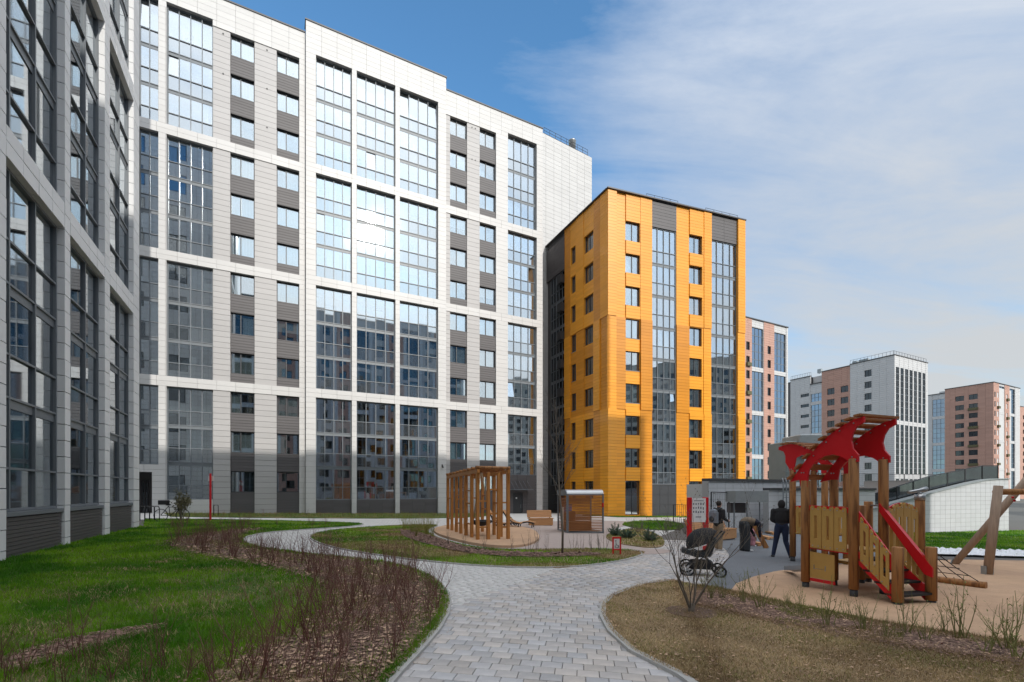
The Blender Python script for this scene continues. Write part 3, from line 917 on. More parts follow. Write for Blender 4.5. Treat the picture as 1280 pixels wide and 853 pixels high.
yb.box(2.2, sE - 0.02, 2.0, 15, ZY, ZT - 0.4); yb.box(0.4, sE - 0.02, 0.41, 2.0, ZT - 0.6, ZT - 0.4); yb.box(sE - 0.2, sE - 0.02, 0.41, 2.0, ZY, ZT - 0.7)
yb.build('wall', 'joint', rootY, fr_.M)
yb = MB(); backing(yb, (sA - 3, -0.02, ZY, ZT - 0.1), lops, 0.25, 0.4)
yb.box(sA - 3, -2.2, 1.6, 3.5, ZY, ZT - 0.75)
yb.build('wall', 'joint', rootY, fl_.M)
rs = MB(); clad(rs, (0, 15, ZY, ZT), [], 1.5, 0.3, -0.03, 0.02); rs.build('end_wall', 'orange_panel', rootY, fr_.M @ TR(sE + 0.01, 0, 0) @ RZ(R(90)))
cy = MB(); cy.box(-0.1, sE + 0.08, -0.16, 0.5, ZT + 0.005, ZT + 0.12); cy.build('coping', 'coping', rootY, fr_.M)
cy = MB(); cy.box(sA - 3, -0.12, -0.14, 0.5, ZT + 0.008, ZT + 0.11); cy.build('coping', 'coping', rootY, fl_.M)
rl = MB()
for (a, b) in gy:
    for k in range(5):
        x = a - 0.4 + (b - a + 0.8) * k / 4
        rl.tube([(x, 0.4, ZT), (x, 0.4, ZT + 0.7)], 0.02, 5)
    rl.tube([(a - 0.4, 0.4, ZT + 0.7), (b + 0.4, 0.4, ZT + 0.7)], 0.02, 5); rl.tube([(a - 0.4, 0.4, ZT + 0.35), (b + 0.4, 0.4, ZT + 0.35)], 0.016, 5)
rl.build('roof_railing', 'railing_metal', rootY, fr_.M)
pY.flush()

# ------------------------------------------------------------------ far blocks
FAR_WIN = {}
def far_window(face, root, s0, z0, w, h, y=0.15, gm='glass_dark'):
    k = (round(w, 2), round(h, 2), gm)
    if k not in FAR_WIN:
        mb = MB(); t = 0.08
        mb.box(0, t, 0, 0.1, 0, h); mb.box(w - t, w, 0, 0.1, 0, h); mb.box(t, w - t, 0, 0.1, 0, t); mb.box(t, w - t, 0, 0.1, h - t, h)
        mb.box(w * 0.5 - 0.04, w * 0.5 + 0.04, 0, 0.1, t, h - t)
        mb.box(t, w - t, 0.05, 0.07, t, h - t, 1)
        FAR_WIN[k] = mb.mesh('window', ['frame', gm])
    return obj('window', FAR_WIN[k], root, face.M @ TR(s0, y, z0))
def far_bay(face, root, s0, s1, z0, z1, nl, nr, y=0.2, gm='glass_blue', fr='frame_light'):
    mb = MB()
    for i in range(nl + 1):
        x = (s1 - s0) * i / nl; mb.box(x - 0.05, x + 0.05, -0.06, 0.06, 0, z1 - z0)
    for k in range(nr + 1):
        zz_ = (z1 - z0) * k / nr
        mb.box(0, s1 - s0, -0.04, 0.04, zz_ - 0.05, zz_ + 0.05)
    o = mb.build('glazed_bay', fr, root, face.M @ TR(s0, y, z0))
    wv, hv = (s1 - s0) / nl - 0.1, (z1 - z0) / nr - 0.1
    for i in range(nl):
        for k in range(nr):
            p = obj('pane', pane_mesh(wv, hv, gm), o)
            p.location = ((s1 - s0) * (i + 0.5) / nl, 0.0, (z1 - z0) * (k + 0.5) / nr)
            p.rotation_euler = (random.gauss(0, 0.006), 0, random.gauss(0, 0.006))
    return o
def far_face(root, face, strips, z0, ztop, fh, wz0, tiers=None, pw=1.5, ph=0.5):
    """strips: (s0, s1, kind, material, yoff[, extra])"""
    fops = []
    nfl = int((ztop - 1.0 - wz0) / fh)
    by = {}
    for st in strips:
        s0, s1, kind, mn, yo = st[:5]
        extra = st[5] if len(st) > 5 else {}
        if kind == 'win':
            w = extra.get('w', 1.2); h = extra.get('h', 1.7); n = extra.get('n', 1)
            for q in range(n):
                c = s0 + (s1 - s0) * (q + 0.5) / n
                for k in range(extra.get('k0', 0), nfl):
                    zz0 = wz0 + fh * k
                    fops.append((c - w / 2, c + w / 2, zz0, zz0 + h)); far_window(face, root, c - w / 2, zz0, w, h, yo + 0.18)
                    if extra.get('basket') and k % 2 == extra['basket'] % 2:
                        bmb = MB(); bmb.box(-0.1, w + 0.1, -0.45, yo - 0.02, 0, 0.75)
                        bmb.build('balcony_basket', 'leaf_dull', root, face.M @ TR(c - w / 2, 0, zz0 - 0.45))
        elif kind == 'bay':
            for (a, b) in tiers:
                fops.append((s0 + 0.1, s1 - 0.1, a, b)); far_bay(face, root, s0 + 0.1, s1 - 0.1, a, b, extra.get('nl', 3), max(2, int(round((b - a) / 1.6))), yo + extra.get('rec', 0.22), extra.get('gm', 'glass_blue'))
        by.setdefault(mn, []).append((s0, s1, yo))
    for mn, L_ in by.items():
        mb = MB()
        for (s0, s1, yo) in L_: clad(mb, (s0, s1, z0, ztop), fops, pw, ph, yo, yo + 0.25, gap=0.03)
        tag(mb.build('cladding_panel', mn, root, face.M), kind='stuff')
    mb = MB(); a, b = min(s[0] for s in strips), max(s[1] for s in strips)
    backing(mb, (a, b, z0, ztop - 0.1), fops, 0.3, 0.6)
    mb.box(a, b, 1.2, 1.3, z0, ztop - 0.1)
    mb.box(a - 0.05, b + 0.05, -0.15, 0.6, ztop + 0.01, ztop + 0.2)
    mb.build('wall', 'joint', root, face.M)
def body(root, face, s0, s1, depth, z0, z1):
    MB().box(s0, s1, 1.35, depth, z0, z1).build('roof_block', 'far_white', root, face.M)
T12 = lambda z, h, n: [(z + i * h + 0.4, z + (i + 1) * h - 0.5) for i in range(n)]
# P1: pink and white tower behind the orange block
p = at(931, 600, 97); r1 = thing('apartment_building', 'slim pink and white tower with blue glazing just behind the orange block', 'building', (p.x, p.y, 0), math.atan2(580, 1158))
bpy.context.view_layer.update()
f1 = Face(p.x, p.y, 1798, root=r1); Q = f1.s
far_face(r1, f1, [(Q(915), Q(930), 'bay', 'far_white', 0.1, {'nl': 3}), (Q(930), Q(940), 'win', 'pink_panel', 0.0, {'w': 1.1, 'basket': 1}), (Q(940), Q(955), 'bay', 'far_white', 0.1, {'nl': 3}), (Q(955), Q(968), 'win', 'pink_panel', 0.0, {'w': 1.1}),
     (Q(968), Q(983), 'bay', 'far_white', 0.1, {'nl': 3}), (Q(983), Q(985), 'wall', 'far_white', 0.0)], -2, 38.3, 3.0, 1.6, T12(0, 9.3, 4))
body(r1, f1, Q(915), Q(985), 14, -2, 38)
# P2: white and pink block
Y2 = 115.0
p = at(1118, 600, Y2); r2 = thing('apartment_building', 'white block with narrow vertical fins and a pink panelled part behind the playground', 'building', (p.x, p.y, 0), math.atan2(580, 1158))
bpy.context.view_layer.update()
f2 = Face(p.x, p.y, 1798, root=r2); Q = f2.s
zt2 = f2.z(1118, 444)
w2 = Q(1159.5)
st = []; n = 7
for i in range(n):
    a = 0.6 + (w2 - 1.2) * i / n; b = 0.6 + (w2 - 1.2) * (i + 1) / n
    wide = i in (2, 4)
    st.append((a, b - 0.5, 'bay', 'far_white', 0.0, {'nl': 2 if wide else 1, 'gm': 'glass_dark', 'rec': 0.06})); st.append((b - 0.5, b, 'wall', 'far_white', -0.04))
st.append((0, 0.6, 'wall', 'far_white', -0.04)); st.append((w2 - 0.6, w2, 'wall', 'far_white', -0.04))
far_face(r2, f2, st, -2, zt2, 3.0, 1.6, [(0.5, 5.0), (6.2, 18.6), (19.6, zt2 - 2.8)])
g2 = Face(p.x, p.y, d=(0.4533, -0.8913), root=r2); Q = g2.s
za = g2.z(1028, 458) ; 
far_face(r2, g2, [(Q(1062.5), Q(1080), 'wall', 'far_white', 0.0), (Q(1080), Q(1090), 'win', 'far_white', 0.0, {'w': 1.6}), (Q(1090), 0, 'wall', 'far_white', 0.0)], -2, zt2, 3.0, 1.6)
far_face(r2, g2, [(Q(1027), Q(1035), 'wall', 'pink_panel', 0.0), (Q(1035), Q(1042), 'win', 'pink_panel', 0.0, {'w': 1.9}), (Q(1042), Q(1052), 'wall', 'pink_panel', 0.0), (Q(1052), Q(1059), 'win', 'pink_panel', 0.0, {'w': 1.9}), (Q(1059), Q(1062.5), 'wall', 'pink_panel', 0.0)], -2, zt2 - 0.3, 3.0, 1.6)
far_face(r2, g2, [(Q(1013), Q(1027), 'bay', 'far_white', 0.1, {'nl': 3})], -2, zt2 - 3.2, 3.0, 1.6, T12(0, 9.0, 3) + [(27.4, zt2 - 6)])
far_face(r2, g2, [(Q(988), Q(1000), 'wall', 'far_white', 0.0), (Q(1000), Q(1012), 'win', 'far_white', 0.0, {'w': 2.4, 'h': 0.9}), (Q(1012), Q(1013), 'wall', 'far_white', 0.0)], -2, zt2 - 0.8, 3.0, 2.2)
far_face(r2, g2, [(Q(983), Q(988), 'wall', 'dark_panel', 0.0)], -2, zt2 - 1.5, 3.0, 1.6)
body(r2, f2, 1.5, w2, 14, -2, zt2 - 0.3)
MB().box(Q(983), -0.1, 1.35, 14, -2, zt2 - 0.9).build('roof_block', 'far_white', r2, g2.M)
rl = MB()
for (F_, a, b, zq) in ((f2, 0.2, w2, zt2 + 0.2), (g2, Q(1062), -0.2, zt2 + 0.2), (g2, Q(988), Q(1013), zt2 - 0.6)):
    n = 12
    for k in range(n + 1):
        x = a + (b - a) * k / n
        P0 = F_.M @ Vector((x, 0.3, zq)); P1 = F_.M @ Vector((x, 0.3, zq + 1.0)); rl.tube([P0, P1], 0.035, 4)
    rl.tube([F_.M @ Vector((a, 0.3, zq + 1.0)), F_.M @ Vector((b, 0.3, zq + 1.0))], 0.035, 4)
for k, px_ in enumerate((1066, 1074, 1080, 1022)):
    P = g2.M @ Vector((g2.s(px_), 1.2, zt2 - 0.2)); rl.box(P.x - .5, P.x + .5, P.y - .5, P.y + .5, P.z, P.z + 1.1, 1)
rl.build('roof_railing', ['railing_metal', 'galvanised'], r2)
# P3: pink block
Y3 = 146.0
p = at(1242, 600, Y3); r3 = thing('apartment_building', 'pink panelled block with green balcony baskets and a blue glazed stair', 'building', (p.x, p.y, 0), math.atan2(580, 1158))
bpy.context.view_layer.update()
f3 = Face(p.x, p.y, 1798, root=r3); Q = f3.s; zt3 = f3.z(1242, 478)
far_face(r3, f3, [(0, Q(1246), 'win', 'pink_panel', 0, {'w': 1.2, 'k0': 0}), (Q(1246), Q(1249), 'win', 'pink_panel', 0.0, {'w': 1.2, 'basket': 1}), (Q(1249), Q(1256), 'bay', 'far_white', 0.1, {'nl': 2}), (Q(1256), Q(1262), 'win', 'pink_panel', 0, {'w': 1.2, 'basket': 2}), (Q(1262), Q(1269), 'bay', 'far_white', 0.1, {'nl': 2}), (Q(1269), Q(1275), 'wall', 'far_white', 0)], -2, zt3, 3.0, 1.6, T12(0, 9, 4))
body(r3, f3, 1.5, Q(1275), 14, -2, zt3 - 0.2)
g3 = Face(p.x, p.y, d=(0.4533, -0.8913), root=r3); Q = g3.s
far_face(r3, g3, [(Q(1181), Q(1194), 'wall', 'pink_panel', 0), (Q(1194), Q(1205), 'win', 'pink_panel', 0, {'w': 2.2}), (Q(1205), Q(1211), 'wall', 'pink_panel', 0), (Q(1211), Q(1222), 'win', 'pink_panel', 0, {'w': 2.2, 'basket': 1}), (Q(1222), 0, 'wall', 'pink_panel', 0)], -2, zt3, 3.0, 1.6)
far_face(r3, g3, [(Q(1160), Q(1165), 'wall', 'far_white', 0), (Q(1165), Q(1181), 'bay', 'far_white', 0.1, {'nl': 3})], -2, zt3 - 1.2, 3.0, 1.6, T12(0, 9, 3) + [(27.4, zt3 - 3)])
MB().box(Q(1160), -0.1, 1.35, 14, -2, zt3 - 1.3).build('roof_block', 'far_white', r3, g3.M)
# P4: another pink block beyond
p = at(1274, 600, 190); r4 = thing('apartment_building', 'farthest pink block showing at the edge of the balcony-basket block', 'building', (p.x, p.y, 0), math.atan2(580, 1158))
bpy.context.view_layer.update()
f4 = Face(p.x, p.y, 1798, root=r4)
far_face(r4, f4, [(0, 3, 'wall', 'pink_panel', 0), (3, 6, 'win', 'pink_panel', 0, {'w': 1.4}), (6, 10, 'bay', 'far_white', 0.1), (10, 14, 'win', 'pink_panel', 0, {'w': 1.4}), (14, 22, 'bay', 'far_white', 0.1)], -2, f4.z(1274, 508), 3.0, 1.6, T12(0, 9, 3))
body(r4, f4, 1.5, 22, 14, -2, 34)

# ------------------------------------------------------------------ the rest of the court behind the viewer (it shades the court and shows in the glass)
n_ = Vector((-0.4478, 0.8941)); d_ = Vector((0.8941, 0.4478))
cen = n_ * -24.5 + d_ * 42
rB = thing('apartment_building', 'grey and white apartment block closing the court, mirrored in the glazing', 'building', (cen.x, cen.y, 0), math.atan2(-d_.y, -d_.x))
bpy.context.view_layer.update()
fB = Face(cen.x, cen.y, d=(-d_.x, -d_.y), root=rB)
st = []; x = 0.0; i = 0
while x < 80:
    st.append((x, x + 0.7, 'wall', 'far_white', -0.1)); x += 0.7
    if i % 3 == 0: st.append((x, x + 3.4, 'bay', 'far_white', 0.1, {'nl': 3, 'gm': 'glass_dark'})); x += 3.4
    else:
        mn = ('dark_panel', 'pink_panel', 'light_panel')[i % 3]
        st.append((x, x + 3.0, 'win', mn, 0.05, {'w': 1.7})); x += 3.0
    i += 1
far_face(rB, fB, st, -1.5, 41.0, 3.1, 1.7, [(1.4, 9.6), (10.5, 18.9), (19.8, 28.2), (29.0, 39.4)], 2.0, 0.6)
body(rB, fB, 0, x, 15, -1.5, 40.8)
for (bx_, by_, wid, hgt, lab) in ((128, 5, 42, 46, 'beige panel tower standing outside the court'), (165, 75, 46, 38, 'beige slab block standing outside the court beyond the ramp')):
    dT = Vector((-0.45, -0.893))
    rT = thing('apartment_building', lab, 'building', (bx_, by_, 0), math.atan2(dT.y, dT.x)); bpy.context.view_layer.update()
    fT = Face(bx_, by_, d=dT, root=rT)
    st = []; x = 0.0
    while x < wid: st.append((x, x + 3.2, 'win', 'beige_wall', 0.0, {'w': 1.8})); x += 3.2
    far_face(rT, fT, st, -2, hgt, 3.0, 1.6, None, 3.2, 3.0)
    MB().box(0, x, 1.35, 13, -2, hgt - 0.3).build('roof_block', 'beige_wall', rT, fT.M)
# ------------------------------------------------------------------ ground, paths, lawns
xs_ = [-3000, -400, -120, -45, -20, 0, 20, 45, 120, 400, 3000]; ys_ = [-3000, -400, -120, -25, 0, 20, 40, 58, 120, 400, 4000]
gm_ = MB(); V_ = [(x, y, gz(x, y) - 0.03) for y in ys_ for x in xs_]; n = len(xs_)
gm_.add(V_, [(j * n + i, j * n + i + 1, (j + 1) * n + i + 1, (j + 1) * n + i) for j in range(len(ys_) - 1) for i in range(n - 1)])
tag(gm_.build('ground', 'far_ground'), kind='structure')
def P(*pts): return [gp(*p) for p in pts]
def sheet(name, poly, matname, dz, label=None, smooth=0, skirt=0.06, kind='structure'):
    """flat piece of ground following the sloping court, with a skirt down to the base"""
    pl = [Vector((p[0], p[1])) for p in poly]
    if smooth: pl = smooth_poly(pl, True, smooth)
    top = [Vector((q.x, q.y, GA + GB * q.x + GC * q.y + dz)) for q in pl]
    mb = MB(); nn = len(top)
    tri = tessellate_polygon([top])
    mb.add(top, [tuple(t) for t in tri])
    low = [t - Vector((0, 0, skirt)) for t in top]
    mb.add(top + low, [(i, (i + 1) % nn, nn + (i + 1) % nn, nn + i) for i in range(nn)])
    o = mb.build(name, matname)
    tag(o, label, None, None, kind)
    # all up
    return o, pl
def curb(name, line, w=0.09, h=0.045, parent=None, seglen=0.75, matname='curb'):
    """kerb stones laid end to end along a line"""
    pts = [Vector((p[0], p[1])) for p in line]
    # resample
    out = [pts[0]]; acc = 0
    for a, b in zip(pts[:-1], pts[1:]):
        L_ = (b - a).length; t = 0
        while acc + L_ - t >= seglen:
            t += seglen - acc; acc = 0; out.append(a.lerp(b, t / L_))
        acc += L_ - t
    out.append(pts[-1])
    for a, b in zip(out[:-1], out[1:]):
        d = (b - a)
        if d.length < 0.05: continue
        d.normalize(); s = Vector((-d.y, d.x)) * (w / 2); e = d * 0.003
        q = [a + s + e, b + s - e, b - s - e, a - s + e]
        mb = MB(); mb.prism([gw(v.x, v.y, -0.06) for v in q], (0, 0, 0.06 + h))
        mb.build('kerb_stone', matname, parent)

# base of the paving
paving, _ = sheet('paving_bed', [Vector(v) for v in ((-26, -3), (14, -3), (40, 20), (40, 57), (-40, 57), (-40, 10))], 'joint_sand', -0.012, None, 0, 0.01)
# left lawn
curb_left_px = [(395, 960), (452, 900), (487, 855), (520, 820), (545, 793), (558, 772), (562, 754), (556, 736), (537, 720.5), (507, 709), (470, 702), (430, 697.5), (380, 693), (340, 687.5), (314, 682), (303, 677), (308, 671.5), (326, 667.5), (352, 664.7), (400, 661.6), (440, 658.8), (457, 656.2), (448, 654), (400, 652.6), (340, 651), (280, 650), (215, 649.2), (182, 649)]
Lc = P(*curb_left_px)
wing_pts = [fw_.W @ Vector((s_end + 0.3, -0.1, 0)), fw_.W @ Vector((s_end + 0.3, 0.8, 0)), fw_.W @ Vector((s_near, 0.8, 0)), Vector((-6.2, 2.2, 0)), Vector((-2.2, 2.2, 0))]
lawn_poly = smooth_poly(Lc[1:], False, 2) + [Vector((p.x, p.y)) for p in wing_pts]
lawnL, lawn_pl = sheet('lawn', lawn_poly, 'lawn', 0.03)
curb('kerb', smooth_poly(Lc, False, 2), parent=lawnL)
# planting strip along the white block
strip = [fm.W @ Vector((S(205), 0.1, 0)), fm.W @ Vector((S(630), 0.1, 0))] + P((600, 646.5), (540, 648.3), (470, 648.6), (400, 648.2), (320, 647.6), (213, 646.2))
lawnS, strip_pl = sheet('lawn', strip, 'lawn', 0.03)
# oval island
isl_px = [(385, 671), (396, 679), (425, 687), (470, 694.5), (520, 701), (570, 706), (620, 709.5), (680, 711), (720, 709.5), (760, 705), (790, 699), (808, 692.5), (800, 689.5), (770, 687.3), (735, 686.8), (700, 687.2), (655, 688), (625, 687.5), (590, 684.5), (555, 676), (536, 668), (535, 662), (552, 656.5), (520, 656), (480, 658), (430, 661.5), (400, 665.5)]
lawnI, isl_pl = sheet('lawn', P(*isl_px), 'dead_lawn', 0.03, None, 2)
curb('kerb', isl_pl + isl_pl[:1], 0.07, 0.036, lawnI, 0.9)
pad_px = [(541, 664), (549, 660), (578, 657), (640, 658), (668, 664), (676, 674), (668, 681), (650, 685.5), (625, 686), (595, 683), (563, 675.5), (545, 669)]
pad, pad_pl = sheet('play_pad', P(*pad_px), 'play_surface', 0.10, None, 2, 0.15)
plaza, plz_pl = sheet('plaza', P((560, 655.4), (640, 653), (760, 651), (800, 653), (772, 660), (760, 668), (768, 676), (800, 686), (842, 688), (835, 692), (812, 694), (790, 692), (700, 690), (640, 690), (560, 672), (540, 662)), 'plaza', 0.018, None, 1)
con_px = [(755, 672), (764, 667), (790, 661), (812, 664.5), (828, 673), (832, 682), (822, 686), (800, 685), (768, 680)]
lawnC, con_pl = sheet('lawn', P(*con_px), 'dead_lawn', 0.05, None, 2)
far_px = [(772, 655.6), (800, 651.3), (838, 651.6), (858, 658), (846, 664), (800, 662.2)]
lawnF, lf_pl = sheet('lawn', P(*far_px), 'lawn', 0.04, None, 1)
ystrip = [fr_.W @ Vector((0.2, -0.05, 0)), fr_.W @ Vector((14.5, -0.05, 0)), fr_.W @ Vector((14.5, -1.4, 0)), fr_.W @ Vector((0.2, -1.4, 0)), fl_.W @ Vector((-5, -0.6, 0)), fl_.W @ Vector((-5, -0.05, 0))]
lawnY, ys_pl = sheet('lawn', ystrip, 'lawn', 0.04)
# right lawn with dry grass
curb_right_px = [(960, 960), (905, 880), (866, 853), (828, 838), (795, 820), (771, 801), (757, 783), (751, 767), (755, 753), (770, 743), (795, 735), (815, 729), (842, 727)]
edge_px = [(870, 733), (900, 738), (935, 745.5), (980, 756), (1040, 768), (1100, 780), (1160, 790), (1220, 799.5), (1290, 809), (1420, 827)]
Rc = P(*curb_right_px); Re = P(*edge_px)
rl_poly = smooth_poly(Rc, False, 2) + smooth_poly(Re, False, 1) + [Vector((6.0, 1.6)), Vector((2.0, 1.6))]
lawnR, rl_pl = sheet('lawn', rl_poly, 'dead_lawn', 0.035)
curb('kerb', smooth_poly(Rc, False, 2), parent=lawnR)
play_px = [(912, 742), (920, 731), (942, 722), (968, 715.5), (1010, 709.5), (1070, 705), (1140, 702), (1200, 700.5), (1290, 702), (1420, 705), (1420, 832), (1280, 814), (1100, 785), (980, 760)]
play, play_pl = sheet('play_surface', P(*play_px), 'play_surface', 0.022)
asph_px = [(880, 736), (893, 722), (903, 706), (913, 696), (906, 686), (892, 679.5), (868, 672), (898, 667.5), (960, 662), (1010, 661), (1090, 664), (1110, 690), (1110, 706), (1000, 716), (950, 728), (935, 748)]
asph, as_pl = sheet('asphalt_path', P(*asph_px), 'asphalt', 0.015, None, 1)
grass_r_px = [(1060, 667), (1160, 667), (1262, 664), (1420, 664), (1420, 706), (1290, 698), (1200, 692), (1160, 688), (1095, 681)]
lawnG, lg_pl = sheet('lawn', P(*grass_r_px), 'lawn', 0.05)

# pavers: rows of concrete blocks; the 300 that show largest are single stones
light_line = (gp(545, 765), gp(705, 709))       # pale finer paving lies left of / beyond this line
def is_light(x, y):
    a, b = light_line
    return (b.x - a.x) * (y - a.y) - (b.y - a.y) * (x - a.x) > 0
A_ = R(-9); ca, sa = math.cos(A_), math.sin(A_)
pav = []; pl_l = []
covers = [lawn_pl, isl_pl, rl_pl]
def paver_grid(pw, ph, x0, x1, y0, y1, light):
    us, vs_ = np.arange(x0 - 3, x1 + 3, pw), np.arange(y0 - 3, y1 + 3, ph)
    out = []
    for j, v in enumerate(vs_):
        u = us + (0.5 * pw if j % 2 else 0.0) + (0.03 * math.sin(j * 1.7))
        x = u * ca - v * sa; y = u * sa + v * ca
        pxs = CX + F * x / np.maximum(y, 0.3)
        ok = (x > x0) & (x < x1) & (y > y0) & (y < y1) & (pxs > -60) & (pxs < 1340)
        x, y = x[ok], y[ok]
        keep = np.ones(len(x), bool)
        for pl in covers + [plz_pl, as_pl, play_pl]:
            ins = np.ones(len(x), bool)
            for (ddx, ddy) in ((0.22, 0), (-0.22, 0), (0, 0.22), (0, -0.22)): ins &= in_poly_np(x + ddx, y + ddy, pl)
            keep &= ~ins
        a, b = light_line
        lt = ((b.x - a.x) * (y - a.y) - (b.y - a.y) * (x - a.x)) > ((-0.25 if light else 0.0) * (b - a).length)
        keep &= (lt == light)
        out += list(zip(x[keep], y[keep]))
    return out
PW, PH = 0.213, 0.168
pav = paver_grid(PW, PH, -3.5, 9, 3.0, 19.5, False)
pav.sort(key=lambda q: (0 if (0 < CX + F * q[0] / q[1] < 1280 and HZ + F * 1.7 / q[1] < 862 and not any(in_poly(q[0], q[1], c) for c in (lawn_pl, rl_pl))) else 1, q[1]))
slope = Matrix(((1, 0, 0, 0), (0, 1, 0, 0), (GB, GC, 1, 0), (0, 0, 0, 1)))
def paver_mesh(pw, ph, matname):
    mb = MB(); mb.cbox(-pw / 2 + 0.003, pw / 2 - 0.003, -ph / 2 + 0.003, ph / 2 - 0.003, -0.03, 0.008, 0.004, 0, RZ(A_)); 
    mb.v = [tuple(slope @ Vector(v)) for v in mb.v]
    return mb.mesh('paver', matname)
pmesh = paver_mesh(PW, PH, 'paver')
for (x, y) in pav[:300]:
    o = obj('paver', pmesh, paving); o.location = (x, y, GA + GB * x + GC * y + random.gauss(0, 0.0012))
    o.rotation_euler = (random.gauss(0, 0.003), random.gauss(0, 0.003), random.gauss(0, 0.004))
def joined_pavers(lst, pw, ph, matname, jz=0.0012, top=0.008):
    base = np.array([(-1, -1), (1, -1), (1, 1), (-1, 1)], float) * np.array([pw / 2 - 0.004, ph / 2 - 0.004])
    rot = np.array([[ca, -sa], [sa, ca]]); base = base @ rot.T
    c = np.array(lst); nP = len(c)
    V = np.zeros((nP, 8, 3)); 
    for k in range(4):
        V[:, k, 0] = c[:, 0] + base[k, 0]; V[:, k, 1] = c[:, 1] + base[k, 1]
    V[:, 4:, :2] = V[:, :4, :2]
    zt_ = GA + GB * V[:, :4, 0] + GC * V[:, :4, 1] + top + rng.normal(0, jz, (nP, 1))
    V[:, :4, 2] = zt_; V[:, 4:, 2] = zt_ - 0.03
    Fq = np.array([(0, 1, 2, 3), (0, 4, 5, 1), (1, 5, 6, 2), (2, 6, 7, 3), (3, 7, 4, 0)])
    Fc = (Fq[None] + (np.arange(nP) * 8)[:, None, None]).reshape(-1, 4)
    return tag(obj('paver', flat_mesh_np('paver', V.reshape(-1, 3), Fc, matname), paving), kind='stuff')
joined_pavers(pav[300:], PW, PH, 'paver')
lp = paver_grid(0.2, 0.12, -16, 9, 5.0, 34.0, True)
lp = [q for q in lp if not any(in_poly(q[0] , q[1] - 0.3, c) and in_poly(q[0], q[1] + 0.3, c) and in_poly(q[0] - 0.3, q[1], c) and in_poly(q[0] + 0.3, q[1], c) for c in (lawn_pl, isl_pl, pad_pl))]
joined_pavers(lp, 0.2, 0.12, 'paver_light', 0.0006, 0.003)
# far strip of pale paving by the white block: one sheet
sheet('path', [Vector((-30, 27)), Vector((-16, 27)), Vector((-5, 30)), Vector((6, 33.9)), Vector((20, 33.9)), Vector((30, 50)), Vector((-2, 50)), Vector((-34, 36))], 'paver_light', -0.004)

# planting beds of bark mulch
bed_px = [(205, 683), (225, 672), (300, 662), (340, 661.5), (300, 668), (296, 678), (310, 687), (345, 692), (400, 697.5), (460, 704), (500, 711), (530, 723), (547, 738), (552, 756), (545, 775), (515, 810), (470, 856), (430, 905), (250, 905), (260, 850), (330, 812), (395, 775), (412, 748), (400, 728), (350, 714), (290, 703), (235, 694)]
bed, bed_pl = sheet('planting_bed', P(*bed_px), 'mulch', 0.042, None, 2, 0.02)
bed2, bed2_pl = sheet('planting_bed', P((-30, 838), (60, 808), (130, 793), (200, 784), (212, 788), (170, 800), (90, 825), (0, 850), (-40, 862)), 'mulch', 0.040, None, 1, 0.02)
e_in = [gp(px_, py_ + 17) for px_, py_ in edge_px]
bed3, bed3_pl = sheet('planting_bed', [Vector((v.x, v.y)) for v in P(*[(a, b + 4.5) for a, b in edge_px])] + [Vector((v.x, v.y)) for v in reversed(P(*[(a - 12, b + 24) for a, b in edge_px]))], 'mulch', 0.045, None, 1, 0.02)
bed4, bed4_pl = sheet('planting_bed', P((500, 662), (530, 668), (560, 679), (600, 690), (660, 693), (750, 692), (750, 697), (650, 699), (585, 694), (530, 681), (502, 671)), 'mulch', 0.041, None, 1, 0.02)
hole = gp(864, 768)
tree_hole, th_pl = sheet('planting_bed', [Vector((hole.x + 0.38 * math.cos(t * 0.6), hole.y + 0.38 * math.sin(t * 0.6))) for t in range(10)], 'mulch', 0.043, None, 1, 0.02)
BEDS = [bed_pl, bed2_pl, bed3_pl, bed4_pl, th_pl]

# ------------------------------------------------------------------ grass blades, litter, bark chips
def scatter(poly, n, near_pow=1.6, ymin=2.6, ymax=60, avoid=(), avoid_keep=0.0, only=None):
    """random points, denser towards the viewer"""
    pts = np.zeros((0, 2)); P2 = np.array([(p[0], p[1]) for p in poly])
    x0, y0 = P2.min(0); x1, y1 = P2.max(0)
    y0, y1 = max(y0, ymin), min(y1, ymax)
    tries = 0
    while len(pts) < n and tries < 40:
        m = n * 3; tries += 1
        t = rng.random(m)
        # density ~ y^-p
        p_ = near_pow
        y = (y0 ** (1 - p_) + t * (y1 ** (1 - p_) - y0 ** (1 - p_))) ** (1 / (1 - p_))
        lim = np.minimum(x1, 1.25 * y + 0.5), np.maximum(x0, -1.25 * y - 0.5)
        x = rng.random(m) * (x1 - x0) + x0
        ok = in_poly_np(x, y, poly) & (x < lim[0]) & (x > lim[1])
        for a in avoid: ok &= ~in_poly_np(x, y, a) | (rng.random(m) < avoid_keep)
        pts = np.vstack([pts, np.stack([x[ok], y[ok]], 1)])
    return pts[:n]
def patch(x, y, f=0.6, ph=0.0):
    return 0.5 + 0.25 * np.sin(f * x * 1.3 + 1.1 * np.sin(f * y * 1.7 + ph) + ph) + 0.25 * np.sin(f * 2.3 * y + 1.4 * np.sin(f * 1.9 * x + 2 * ph))
